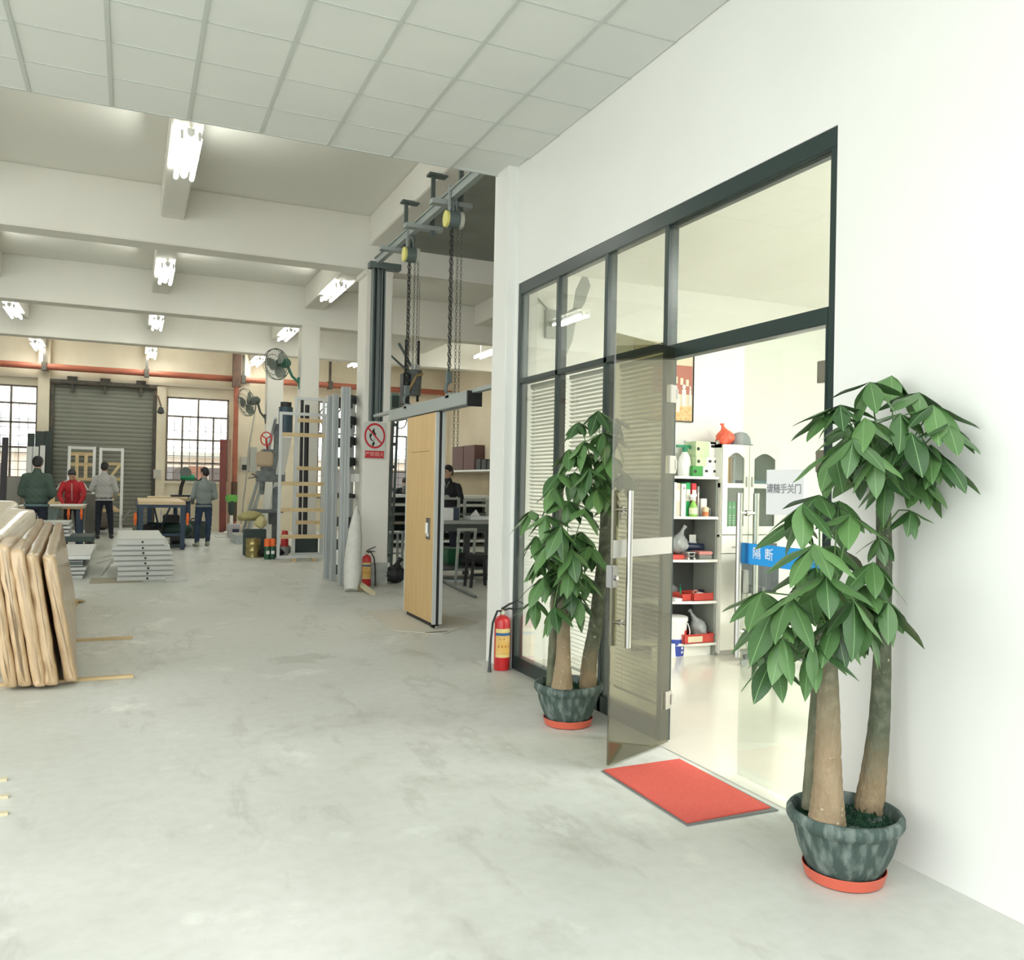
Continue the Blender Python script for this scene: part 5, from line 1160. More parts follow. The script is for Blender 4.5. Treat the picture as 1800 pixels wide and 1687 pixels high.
single('hanging_cable', cable, mat('cable_grey', (.35,.34,.31), .7), 'grey cable hanging down beside the pillar boxes', 'cable', smooth=60)

fan_g = mat('fan_green', (.01,.14,.085), .45); cage_m = mat('fan_cage', (.12,.14,.12), .5, .3)
def wall_fan(C_, facing, R, anchor, label, motor_m):
    C_ = Vector(C_); f_ = Vector(facing).normalized(); A = Vector(anchor)
    t = thing('wall_fan', anchor, label, 'fan')
    x = f_.cross(Vector((0,0,1))).normalized(); y = x.cross(f_).normalized()
    M = basis(x, y, f_, C_)
    g = MB()
    for rr_, z in ((R, 0), (R*.98, .06), (R*.66, .10), (R*.34, .115)): g.tube([M @ Vector((rr_*math.cos(a), rr_*math.sin(a), z)) for a in [2*PI*k/28 for k in range(29)]], .006 if z else .009, 4, False)
    for k in range(30):
        a = 2*PI*k/30; g.tube([M @ Vector((.08*math.cos(a), .08*math.sin(a), .12)), M @ Vector((R*.7*math.cos(a), R*.7*math.sin(a), .10)), M @ Vector((R*math.cos(a), R*math.sin(a), .03)), M @ Vector((R*.9*math.cos(a), R*.9*math.sin(a), -.06)), M @ Vector((.12*math.cos(a), .12*math.sin(a), -.08))], .003, 3, False)
    tag(part('cage', g, cage_m, t), kind='stuff')
    part('badge', MB().cyl(M @ Vector((0,0,.115)), M @ Vector((0,0,.125)), .09, n=16), cage_m, t)
    part('motor', MB().cyl(M @ Vector((0,0,-.26)), M @ Vector((0,0,-.06)), .10, n=14).ell(M @ Vector((0,0,-.26)), .10, 12, 8), motor_m, t, smooth=50)
    for k in range(3):
        a = 2*PI*k/3+.4; e1 = Vector((math.cos(a), math.sin(a), 0)); e2 = Vector((-math.sin(a), math.cos(a), .35))
        B = M @ basis(e1, e2, Vector((0,0,1)), (0,0,.0))
        part('blade', MB().prism([(.04,-.04),(R*.45,-.13),(R*.9,-.12),(R*.88,.04),(R*.5,.08),(.04,.04)], 0, .006, B), mat('fan_blade', (.20,.23,.19), .4), t)
    back = C_-f_*.22
    part('arm', MB().tube([back, back-f_*.08-Vector((0,0,.05)), (back+A)/2-Vector((0,0,.06)), A], [.035,.03,.025,.03], 8), motor_m, t, smooth=50)
    part('wall_plate', MB().cyl(A+Vector((0,0,.11)), A-Vector((0,0,.12)), .05, .02, n=10), motor_m, t)
    return t
wall_fan((2.537,17.2,3.704), (-.75,-.62,-.22), .30, (2.99,17.3,(2.9,17.2,3.376)[2]), 'large caged wall fan with green motor on the second column', fan_g)
wall_fan((2.482,21.4,3.297), (-.85,-.42,-.25), .33, (2.95,21.6,(2.776,21.5,2.94)[2]), 'smaller grey caged wall fan on the third column', mat('fan_dark', (.09,.11,.095), .5))
bxp = (0.701,25.4,3.62)
t = thing('wall_lamp_arm', (bxp[0], 25.8, bxp[2]), 'thin bracket arm with dark lamp on the pilaster beside the shutter', 'lamp')
part('bracket_arm', MB().tube([(bxp[0]-.12,25.82,bxp[2]+.15),(bxp[0]-.05,25.6,bxp[2]+.05),(bxp[0]+.02,25.5,bxp[2]-.2)], .025, 6), mat('rusty_brown', (1,1,1)), t, smooth=60)
part('lamp_head', MB().lathe([(.03,0),(.1,.04),(.06,.16),(.03,.2),(0,.2)], (bxp[0]+.02,25.5,bxp[2]-.42), 12), black, t, smooth=40)

# ------------------------------------------------------------------ frames and clutter before the second column
lg = mat('pale_alu_frame', (.62,.65,.64), .4, .35)
def ladder_frame(x0, x1, z0, z1, y, w, rails, label, m=lg):
    t = thing('door_frame', ((x0+x1)/2, y, 0), label, 'door frame')
    part('stile', MB().box(x0, x0+w, y-.03, y+.03, z0, z1), m, t, bevel=.004); part('stile', MB().box(x1-w, x1, y-.03, y+.03, z0, z1), m, t, bevel=.004)
    part('head_rail', MB().box(x0+w, x1-w, y-.03, y+.03, z1-w, z1), m, t); part('foot_rail', MB().box(x0+w, x1-w, y-.03, y+.03, z0, z0+w), m, t)
    for z in rails: part('batten', MB().box(x0+w, x1-w, y-.025, y+.025, z-.035, z+.035), pine, t)
    for x in (x0+.3, x1-.2): part('foot_block', MB().box(x-.04, x+.04, y-.04, y+.04, 0, z0), pine, t)
    return t
Ya, Yb = 15.9, 16.5
a0, a1 = (2.409,15.9,0.116), (3.269,15.9,0.103)
ladder_frame(a0[0], a1[0], .06, (2.354,15.9,2.689)[2], Ya, .05, [(2.701,15.9,2.287)[2], (2.72,15.9,1.404)[2], (2.73,15.9,0.932)[2], (2.741,15.9,0.45)[2]], 'pale metal frame with pine rails, front one before the second column')
b0, b1 = (2.779,16.5,0.061), (3.339,16.5,0.053)
tB = ladder_frame(b0[0], b1[0], .06, (2.715,16.5,3.027)[2], Yb, .05, [(3.007,16.5,2.595)[2], (3.027,16.5,1.695)[2], (3.038,16.5,1.192)[2], (3.049,16.5,0.678)[2]], 'taller pale metal frame with pine rails behind the front one')
single('green_sheet', MB().box(b0[0]+.06, b1[0]-.06, 16.6, 16.63, .0, (3.055,16.5,0.389)[2]), dks, 'dark green sheet standing at the foot of the taller metal frame', 'sheet')
for k, px in enumerate(((2.96,16.75,1.946), (3.057,16.75,1.949))):
    single('black_pole', MB().cyl((px[0],16.75,0), (px[0],16.8,(2.946,16.8,3.013)[2]-.1*k), .03+.012*k, n=8), black, 'tall black pole behind the pale frames, '+('thin','thick')[k]+' one', 'pole', smooth=40)
# tall aluminium frames seen edge-on beside the sign column
al = mat('grey_alu_profile', (.50,.54,.54), .35, .4); dkr = mat('dark_rail', (.045,.055,.055), .5)
tops = ((2.695,12.75,2.747)[2], (2.686,12.4,2.732)[2], (2.681,11.95,2.786)[2])
base3 = ((2.679,12.996,0), (2.705,12.676,0), (2.693,12.091,0)); top3 = ((2.695,12.75,2.747), (2.716,12.5,2.743), (2.712,12.05,2.798))
for k in range(3):
    b_, tp = Vector(base3[k]), Vector(top3[k]); tp.y = b_.y+.1
    t = thing('tall_frame', b_, 'tall grey aluminium frame seen edge-on beside the sign column, '+('leftmost','middle','rightmost and tallest')[k], 'door frame', 'tall frames beside the sign column')
    V = Vector((.42,.62,0)); 
    for q_ in range(2 if k < 2 else 3):
        o_ = Vector((.043*q_,0,0)); part('stile', MB().bar(b_+o_, tp+o_, .04, .075, (0,1,0)), al, t, bevel=.003)
    part('rear_stile', MB().bar(b_+V, tp+V, .05, .07, (0,1,0)), al, t)
    for z in (.12, .5, .85, 1.25, 1.75, 2.05, 2.35, 2.66):
        f_ = z/tp.z; p_ = b_+(tp-b_)*f_; part('rail', MB().bar(p_+Vector((0,.03,0)), p_+V, .03, .06+.03*(int(z*10) % 3)), dkr, t)
# plank, profiles, machine, tins
wp_ = mat('white_plank', (.84,.84,.79), .5)
pl0, pl1 = Vector((2.705,19.386,0)), Vector((2.729,17,2.294))
mb = MB(); d_ = (pl1-pl0).normalized(); mb.bar(pl0+d_*.02, pl1, .17, .03, (0,-1,0)); single('white_plank', mb, wp_, 'long white plank leaning before the grey machine', 'plank')
for k, (a, b) in enumerate((((2.572,22.73,0), (2.356,17.9,1.589)), ((2.666,22.719,0), (2.425,17.9,1.443)), ((2.816,23.167,0), (2.586,17.6,2.685)))):
    single('alu_profile', MB().bar(Vector(a)+Vector((0,0,.02)), b, .06, .05, (0,1,0)), al, 'grey aluminium profile leaning at the machine, '+('leftmost','middle','longest')[k]+' one', 'profile', 'leaning aluminium profiles')
mx_, my_ = (2.604,17.9,0.818)[0], 17.95
iron_m = mat('machine_grey', (.16,.18,.18), .5, col2=(.10,.115,.115), scale=9); blue_m = mat('machine_blue', (.03,.06,.085), .45)
t = thing('drill_press', (mx_, my_, 0), 'grey and blue drill press with red hand wheel behind the pale frame', 'machine')
part('base', MB().box(mx_-.3, mx_+.35, my_-.3, my_+.3, .001, .16), iron_m, t, bevel=.02)
part('column', MB().cyl((mx_+.1,my_+.1,.16), (mx_+.1,my_+.1,(2.715,18,2.602)[2]), .075, n=14), iron_m, t, smooth=40)
tz_ = (2.515,17.9,0.875)[2]
part('work_table', MB().box(mx_-.38, mx_+.2, my_-.25, my_+.2, tz_-.07, tz_).box(mx_-.05, mx_+.1, my_-.1, my_+.1, tz_-.3, tz_-.07), iron_m, t, bevel=.01)
hz = (2.501,17.9,1.525)[2]
part('spindle_head', MB().box(mx_-.3, mx_+.22, my_-.22, my_+.2, hz-.1, hz+.12).cyl((mx_-.2,my_-.05,hz-.1), (mx_-.2,my_-.05,hz-.36), .06, .04, n=12), iron_m, t, bevel=.015)
part('gear_housing', MB().box(mx_-.22, mx_+.2, my_-.2, my_+.2, hz+.12, hz+.55), iron_m, t, bevel=.02)
part('belt_cover', MB().box(mx_-.32, mx_-.02, my_-.25, my_+.1, hz+.2, hz+.5), mat('tan_cover', (.42,.33,.22), .6), t, bevel=.03)
mz = (2.858,18,2.724)[2]; mxx = (2.843,17.9,2.717)[0]
part('motor', MB().cyl((mxx,my_,mz-.35), (mxx,my_,mz+.22), .14, n=14), blue_m, t, smooth=40)
part('motor_cap', MB().cyl((mxx,my_,mz+.22), (mxx,my_,mz+.32), .11, n=14), black, t, smooth=40)
whl = Vector((2.421,17.6,2.273))
W_ = MB().tube([whl+Vector((.10*math.cos(a), -.03*math.cos(a), .13*math.sin(a))) for a in [2*PI*k/20 for k in range(21)]], .013, 6)
for k in range(3):
    a = 2*PI*k/3+.5; W_.cyl(whl, whl+Vector((.10*math.cos(a), -.03*math.cos(a), .13*math.sin(a))), .012, n=6)
W_.cyl(whl, (mx_-.1,my_,hz+.5), .02, n=8)
part('hand_wheel', W_, mat('wheel_red', (.5,.03,.03), .5), t, smooth=50, label='red hand wheel')
for k, (a, h_) in enumerate(((.3,.5),(.9,.62),(2.2,.55))): part('feed_handle', MB().cyl((mx_-.3,my_-.1,hz), (mx_-.3-.2*math.cos(a),my_-.15,hz+.2*math.sin(a)-.1), .014, n=6), steel, t)
cx_, cy2 = (2.135,16.981,0)[0], (2.135,16.981,0)[1]
gold = mat('gold_tin', (.40,.33,.14), .3, .75)
t = thing('metal_tin', (cx_, cy2, 0), 'gold coloured metal tin on the floor at the edge of the clutter', 'tin')
part('tin_body', MB().lathe([(0,.001),(.13,.001),(.132,.01),(.13,.02),(.13,.11),(.134,.12),(.13,.13),(.13,.23),(.134,.24),(.13,.25),(.13,.345),(.134,.355),(.12,.355),(.118,.02)], (cx_,cy2,0), 24), gold, t, smooth=35)
part('tin_handle', MB().tube([(cx_+.13*math.cos(a), cy2-.03, .33-.08*math.sin(a)) for a in [PI*k/8 for k in range(9)]], .005, 5), steel, t)
for k, p in enumerate(((2.327,16.4,0.296), (2.419,16.4,0.295))):
    t = thing('paint_can', (p[0], 16.45+.02*k, 0), 'green can with orange top beside the pale frame, '+('left','right')[k]+' one', 'can', 'green cans with orange tops')
    part('can_body', MB().lathe([(0,.001),(.055,.001),(.055,.3),(.05,.31)], (p[0],16.45+.02*k,0), 18), mat('can_green', (.01,.09,.045), .4), t, smooth=40)
    part('can_top', MB().lathe([(.057,.24),(.057,.37),(.05,.38),(0,.38)], (p[0],16.45+.02*k,0), 18), mat('orange_clamp', (1,1,1)), t, smooth=40)
    part('can_print', MB().box(p[0]-.03, p[0]+.03, 16.39+.02*k, 16.392+.02*k, .1, .16), white_p, t)
p = (2.714,16.9,0.258)
t = thing('paint_can', (p[0], 16.95, 0), 'red topped can standing behind the front frame', 'can')
part('can_body', MB().lathe([(0,.001),(.07,.001),(.07,.25),(.06,.26)], (p[0],16.95,0), 18), mat('grey_tin', (.35,.37,.36), .4), t, smooth=40)
part('can_top', MB().lathe([(.072,.2),(.072,.42),(.05,.5),(0,.5)], (p[0],16.95,0), 18), mat('wheel_red', (1,1,1)), t, smooth=40)
p = (2.418,16.926,0)
bag('black_bag', (p[0]+.06, p[1]+.05, .0), (.26,.2,.10), mat('black_fabric', (.012,.013,.014), .7), 'black cloth heap on the floor at the foot of the pale frame', 'bag', 31, knot=False, vox=.02)
p = (2.147,17.3,0.783)
bag('cloth_sack', (p[0], 17.4, p[2]-.12), (.22,.16,.11), mat('olive_sack', (.36,.32,.14), .8), 'olive yellow sack lying on the leaning profiles', 'sack', 33, knot=False, vox=.02)
p = (2.315,17.2,0.678)
bag('cloth_sack', (p[0], 17.3, p[2]-.16), (.11,.1,.14), mat('pale_sack', (.55,.50,.26), .8), 'small pale yellow sack below the olive one', 'sack', 34, knot=False, vox=.02)
single('sack_support', MB().box(p[0]-.3, p[0]+.1, 17.25, 17.55, 0, p[2]-.17), dks, 'dark box carrying the yellow sacks', 'box', bevel=.01)
for k, (p, s_, c) in enumerate((((2.315,20.322,0), 0, al), ((2.686,21.224,0), .06, white_pn))):
    single('grey_box', MB().box(p[0]-.12, p[0]+.28, p[1]+.1, p[1]+1.3, 0, .2+s_), c, ('grey bundle of profiles on the floor behind the gold tin','white box on the floor behind the gold tin')[k], 'box', bevel=.006)
p = (2.437,22.745,0)
t = thing('plastic_crate', (p[0], p[1], 0), 'small pale crate with blue side beside the leaning profiles', 'crate')
part('crate_body', MB().box(p[0]-.18, p[0]+.1, p[1], p[1]+.3, .001, .34), mat('pale_lilac', (.5,.47,.5), .5), t, bevel=.008)
part('blue_side', MB().box(p[0]-.08, p[0]+.08, p[1]-.004, p[1], .03, .22), mat('navy_metal', (1,1,1)), t)
# white film roll and second extinguisher at the column
p = Vector((2.691,11.361,0)); tp = Vector((2.873,11.9,1.091))
mb = MB(); r0_ = .10; pts = []
for k in range(9):
    f_ = k/8; c_ = p.lerp(tp, f_); pts.append((c_, (.085,.112,.118,.115,.108,.10,.088,.062,.025)[k]))
mb.tube([c_+Vector((0,0,.012)) for c_, _ in pts], [r for _, r in pts], 16)
for i, v in enumerate(mb.v): mb.v[i] = (v[0]+.006*math.sin(v[2]*23+v[0]*60), v[1]+.006*math.sin(v[2]*31), v[2])
single('film_roll', mb, mat('white_film_bag', (.66,.67,.62), .4, col2=(.6,.61,.56), scale=9, bump=.6, bscale=18), 'tall white film wrapped roll leaning against the sign column', 'film roll', smooth=70)
extinguisher(((3.037,12.143,0)[0], 11.93), .062, .44, 'red fire extinguisher with orange label at the foot of the sign column', .2)
p0, p1 = Vector((2.842,11.576,0)), Vector((2.866,10.886,0))
single('wood_batten', MB().bar(p0+Vector((-.02,0,.11)), p1+Vector((0,0,.025)), .06, .045), mat('pale_wood', (.62,.56,.38), .7), 'pale wooden batten propped before the lower fire extinguisher', 'batten')
single('wood_block', MB().box(p0.x-.06, p0.x+.05, p0.y-.12, p0.y-.02, 0, .085), pine, 'small wood block under the pale batten', 'wood block', bevel=.004)
# no-smoking sign, socket on the column
sa, sb = (2.998,12.09,2.312), (3.315,12.09,1.781)
t = thing('warning_sign', ((sa[0]+sb[0])/2, 12.09, sb[2]), 'no open flame sign with red ring and red caption on the column', 'sign')
x0, x1, z1, z0 = sa[0], sb[0], sa[2], sb[2]; yy = 12.09
part('sign_sheet', MB().box(x0, x1, yy-.004, yy+.008, z0, z1), mat('sign_sheet', (.60,.63,.58), .35), t)
cxs_, czs_ = (x0+x1)/2, z1-.225*(z1-z0)/.56-.0*1; R_ = (x1-x0)*.48; czs_ = z1-.012-R_*1.2
sred = mat('sign_red', (.52,.03,.045), .4); sblk = mat('sign_black', (.012,.014,.014), .5)
mb = MB()
for k in range(36):
    a0, a1 = 2*PI*k/36, 2*PI*(k+1)/36; q_ = lambda a, r: (cxs_+r*math.cos(a), yy-.006, czs_+r*1.2*math.sin(a))
    mb.quad(q_(a0,R_), q_(a1,R_), q_(a1,R_*.83), q_(a0,R_*.83))
mb.bar((cxs_-R_*.62,yy-.0065,czs_+R_*.68), (cxs_+R_*.62,yy-.0065,czs_-R_*.68), R_*.15, .001, (0,1,0))
part('ring_and_slash', mb, sred, t)
def shp(pts): return MB().prism([(cxs_+R_*u, czs_+R_*1.2*v) for u, v in pts], -.0052, -.0047, basis((1,0,0),(0,0,1),(0,-1,0),(0,yy-.0105,0)))
mb = shp([(-.12,.55),(0,.58),(-.06,.42),(.0,.3),(.04,.16),(.08,.3),(.12,.05),(.05,-.1),(-.08,.05),(-.2,.2),(-.28,.42),(-.22,.45)])
for P_ in ([(-.5,.25),(-.42,.12),(-.32,.2),(-.28,.0),(-.38,-.12),(-.28,-.28),(-.12,-.4),(-.16,-.45),(-.38,-.34),(-.52,-.1),(-.5,.08)], [(-.16,-.45),(.0,-.5),(.02,-.6),(-.14,-.85),(-.28,-.72)], [(-.1,-.4),(.0,-.16),(.03,-.18),(-.06,-.42)]):
    mb.prism([(cxs_+R_*u, czs_+R_*1.2*v) for u, v in P_], -.0052, -.0047, basis((1,0,0),(0,0,1),(0,-1,0),(0,yy-.0105,0)))
part('flame_pictogram', mb, sblk, t)
cap_ = part('caption_plate', MB().box(x0+.02, x1-.02, yy-.007, yy-.003, z0+.018, z0+.018+(z1-z0)*.2), sred, t)
zc = z0+.018+(z1-z0)*.1; sz_ = (x1-x0-.04)/4.0
text('lettering', '严禁烟火', sz_, Matrix.Translation(((x0+x1)/2, yy-.0085, zc)) @ basis((1,0,0),(0,0,1),(0,-1,0),(0,0,0)), mat('sign_pink', (.75,.45,.38), .5), cap_)
p = (2.995,12.585,1.513)
t = thing('wall_socket', (2.99, 12.4, p[2]), 'white socket box on the side of the sign column', 'socket')
part('socket_body', MB().box(2.92, 3.0, 12.3, 12.5, p[2]-.06, p[2]+.06), white_p, t, bevel=.008)
part('plug', MB().box(2.90, 2.96, 12.36, 12.44, p[2]+.06, p[2]+.12), mat('grey_plastic', (1,1,1)), t, bevel=.006)

# ------------------------------------------------------------------ hanging partition rig
RX = 2.83; galv = mat('galvanised_steel', (.36,.40,.39), .45, .4); gdk = mat('dark_galvanised', (.12,.15,.145), .5, .3); chain_m = mat('dark_chain', (.03,.035,.03), .5, .5)
ra, rb = (2.83,7.223,4.273), (2.83,10.878,4.337); rz_ = (ra[2]+rb[2])/2
t = thing('overhead_rail', (RX, (ra[1]+rb[1])/2, rz_), 'grey overhead rail with cross brackets under the long beam', 'rail')
part('rail_beam', MB().box(RX-.03, RX+.03, ra[1]-.6, rb[1], rz_-.055, rz_+.015).box(RX-.05, RX+.05, ra[1]-.6, rb[1], rz_+.015, rz_+.03), galv, t)
for pp in ((2.83,8.11,4.39), (2.83,8.999,4.26), (2.83,10.017,4.307)):
    y = pp[1]; c_ = part('cross_bracket', MB().box(RX-.2, RX+.22, y-.05, y+.05, rz_-.10, rz_-.055), galv, t)
    part('drop_rod', MB().box(RX+.09, RX+.13, y-.02, y+.02, rz_-.15, 4.82).box(RX+.05, RX+.26, y-.06, y+.06, 4.805, 4.83), gdk, c_)
ty_ = rb[1]
t = thing('lift_mast', (RX, ty_, rz_-.1), 'pair of vertical steel channels hanging in front of the sign column', 'mast')
mz1 = rz_-.08; mzb = (2.83,10.876,2.239)[2]
part('top_plate', MB().box(RX-.11, RX+.30, ty_-.06, ty_+.08, mz1-.03, mz1+.05), gdk, t, bevel=.004)
for xa, xb in (((2.77,10.9,3.26)[0], (2.844,10.9,3.266)[0]), ((2.881,10.9,3.269)[0], (2.934,10.9,3.274)[0])):
    part('channel', MB().box(xa, xa+.018, ty_-.03, ty_+.07, mzb, mz1).box(xb-.018, xb, ty_-.03, ty_+.07, mzb, mz1).box(xa, xb, ty_+.05, ty_+.07, mzb, mz1), gdk, t)
part('web_strip', MB().box((2.844,10.9,3.266)[0], (2.881,10.9,3.269)[0], ty_+.03, ty_+.05, mzb, mz1), galv, t)
t0, t1 = (2.83,6.727,2.285), (2.83,10.823,2.28); tz = (t0[2]+t1[2])/2
te = (2.83,7.352,2.288)[1]
t = thing('door_track', (RX, (t0[1]+t1[1])/2, tz), 'grey sliding door track hanging on two chain hoists', 'track')
part('thin_rail', MB().box(RX-.03, RX+.03, t0[1]-.4, t1[1], tz+.0, tz+.035), galv, t)
part('track_box', MB().box(RX-.06, RX+.06, te, (2.83,9.984,2.253)[1], tz-.10, tz+.0), galv, t, bevel=.004)
part('track_cap', MB().box(RX-.07, RX+.07, te-.03, te, tz-.12, tz+.02), black, t)
#part('end_post', MB().box(RX-.02, RX+.02, t1[1]-.75, t1[1]-.71, .02, tz-.0), galv, t)
# the hanging wooden door panel
dy0, dy1 = (2.83,8.251,0.02)[1], (2.83,9.244,-0.022)[1]
t = thing('partition_panel', (RX, (dy0+dy1)/2, 0), 'light oak partition panel hanging upright from the door track', 'door panel')
oak = mat('light_oak_veneer', (.62,.44,.21), .5, col2=(.56,.38,.17), scale=5, stretch=(6,6,.35), detail=6)
part('panel_board', MB().box(RX-.045, RX+.045, dy0+.03, dy1, .05, tz-.11), oak, t)
part('edge_profile', MB().box(RX-.05, RX-.015, dy0, dy0+.03, .04, tz-.11).box(RX+.015, RX+.05, dy0, dy0+.03, .04, tz-.11), lg, t)
part('edge_seal', MB().box(RX-.015, RX+.015, dy0+.005, dy0+.03, .02, tz-.08), black, t)
part('rear_profile', MB().box(RX-.05, RX+.05, dy1, dy1+.02, .04, tz-.11), lg, t)
part('bottom_seal', MB().box(RX-.03, RX+.03, dy0+.1, dy1-.05, .012, .05), black, t)
part('groove', MB().box(RX-.0465, RX-.044, dy0+.2, dy1-.15, tz-.50, tz-.492), mat('groove_brown', (.30,.19,.08), .7), t)
hp = (2.785,8.544,0.992)
lk = part('lock_plate', MB().box(RX-.052, RX-.044, dy0+.14, dy0+.26, hp[2]-.11, hp[2]+.11), mat('lock_metal', (1,1,1)), t, label='dark lock plate with handle recess')
part('lock_lever', MB().cyl((RX-.06,dy0+.2,hp[2]-.05), (RX-.06,dy0+.2,hp[2]+.06), .018, n=8).box(RX-.056, RX-.05, dy0+.17, dy0+.23, hp[2]-.08, hp[2]-.05), white_p, lk)
part('foot_bolt', MB().cyl((RX,dy0+.02,0.0), (RX,dy0+.02,.05), .015, n=8).box(RX-.05, RX+.06, dy0-.03, dy0+.07, 0.0005, .012), steel, t)
single('plywood_sheet', MB().prism([(RX-.45,dy0+.0),(RX-.05,dy0-.35),(RX+.55,dy0+.25),(RX+.15,dy1+.4),(RX-.4,dy1+.35)], .0004, .006), mat('dusty_ply', (.56,.54,.47), .8), 'thin dusty plywood sheet on the floor under the oak panel', 'plywood')
single('thin_lath', MB().bar((2.635,8.018,0), (2.872,8.044,0), .03, .012), pine, 'thin lath on the floor in front of the oak panel', 'lath')

def chain(mb, a, b, r, pitch):
    a, b = Vector(a), Vector(b); n_ = max(2, int((b-a).length/pitch)); d = (b-a)/n_; dh = d.normalized()
    for i in range(n_):
        c_ = a+d*(i+.5); s = Vector((1,0,0)) if i % 2 else Vector((0,1,0)); s = (s-dh*s.dot(dh)).normalized()
        h_ = pitch*.62; w_ = pitch*.3
        mb.tube([c_+dh*h_, c_+s*w_+dh*h_*.5, c_+s*w_-dh*h_*.5, c_-dh*h_, c_-s*w_-dh*h_*.5, c_-s*w_+dh*h_*.5, c_+dh*h_], r, 3, False)
yel = mat('hoist_yellow', (.62,.58,.18), .5)
def hoist(y, ztop, zbody, zbot, label, tail):
    t = thing('chain_hoist', (RX, y, zbot), label, 'chain hoist')
    part('top_hook', MB().tube([(RX,y,ztop),(RX+.02,y-.02,ztop-.06),(RX+.03,y-.02,ztop-.2),(RX,y,zbody+.15),(RX,y,zbody+.05)], [.012,.016,.014,.022,.028], 7), gdk, t, smooth=60)
    part('suspension_strap', MB().box(RX-.055, RX-.035, y-.015, y+.015, zbody+.02, ztop+.02), galv, t)
    part('hoist_body', MB().cyl((RX-.06,y,zbody), (RX+.05,y,zbody), .085, n=18), gdk, t, smooth=40)
    part('hoist_cover', MB().cyl((RX-.085,y,zbody), (RX-.06,y,zbody), .08, n=18), yel, t, smooth=40)
    part('hand_wheel', MB().cyl((RX+.05,y,zbody), (RX+.09,y,zbody), .085, n=18), mat('hoist_grey', (.42,.43,.36), .5), t, smooth=40)
    m1 = MB(); chain(m1, (RX-.02,y,zbody-.07), (RX-.02,y-.01,zbot+.2), .0055, .045); chain(m1, (RX-.0,y+.02,zbody-.07), (RX-.0,y+.02,zbot+.28), .005, .045)
    tag(part('load_chain', m1, chain_m, t), kind='stuff')
    m2 = MB(); chain(m2, (RX+.05,y,zbody-.07), (RX+.05,y,tail), .003, .032); chain(m2, (RX+.09,y,zbody-.07), (RX+.09,y,tail), .003, .032)
    tag(part('hand_chain', m2, mat('hand_chain', (.10,.105,.085), .5, .5), t), kind='stuff')
    part('bottom_hook', MB().box(RX-.04, RX+.01, y-.03, y+.03, zbot+.13, zbot+.24).tube([(RX-.01,y,zbot+.14),(RX-.04,y,zbot+.10),(RX-.045,y,zbot+.05),(RX-.01,y,zbot+.01),(RX+.03,y,zbot+.04)], [.016,.018,.018,.016,.008], 7), gdk, t, smooth=50)
    part('eye_plate', MB().box(RX-.03, RX+.03, y-.05, y+.05, zbot-.02, zbot+.03), galv, t)
p = (2.83,8.006,4.045)
hoist(p[1], (2.83,7.992,4.354)[2], p[2], tz+.03, 'chain hoist with yellow cover nearer the white wall end', (2.83,7.824,1.811)[2])
p = (2.83,9.423,4.031)
hoist(p[1], (2.83,9.44,4.281)[2], p[2], tz+.03, 'chain hoist with yellow cover nearer the sign column', tz+.35)
# dark rig behind the farther hoist
g0 = (4.177,13.6,3.138)
t = thing('hoist_motor', (g0[0], 13.6, g0[2]), 'dark hoist motor in straps hanging on black rods beyond the track', 'motor')
part('motor_body', MB().cyl((g0[0],13.6,g0[2]-.25), (g0[0]+.02,13.6,g0[2]+.16), .12, n=14), iron_m, t, smooth=40)
part('motor_cap', MB().cyl((g0[0]+.02,13.6,g0[2]+.16), (g0[0]+.02,13.6,g0[2]+.25), .08, n=12), lg, t, smooth=40)
part('strap', MB().tube([(g0[0]-.12,13.5,g0[2]-.2),(g0[0],13.45,g0[2]+.05),(g0[0]+.12,13.5,g0[2]+.1)], .022, 6), mat('strap_tan', (.5,.35,.16), .7), t)
part('black_block', MB().box(g0[0]-.2, g0[0]-.09, 13.5, 13.7, g0[2]-.42, g0[2]+.1), black, t, bevel=.01)
for px in ((4.038,13.6,3.759), (4.249,13.6,3.824)): part('rod', MB().cyl((px[0],13.6,g0[2]-.35), (px[0],13.6,(4.038,13.6,3.787)[2]), .022, n=7).cyl((px[0],13.6,(4.038,13.6,3.787)[2]), (px[0],13.6,5.24), .004, n=4), black, t)
part('strut', MB().cyl((3.915,13.6,3.72), (4.264,13.6,3.144), .022, n=7).cyl((3.758,13.6,3.532), (4.029,13.6,3.313), .018, n=7), gdk, t)
p = (4.314,15.2,2.921)
t = thing('control_box', (p[0], 15.2, p[2]), 'grey control box with rounded corners beyond the sign column', 'box')
part('box_body', MB().box(p[0]-.1, p[0]+.12, 15.15, 15.3, p[2]-.16, p[2]+.16), mat('control_grey', (.19,.25,.22), .5), t, bevel=.04)
part('switch_panel', MB().box(p[0]-.06, p[0]+.07, 15.135, 15.16, p[2]-.11, p[2]+.11), dks, t, bevel=.01)
part('support_post', MB().box(p[0]-.02, p[0]+.02, 15.3, 15.34, 0, p[2]+.1), gdk, t)

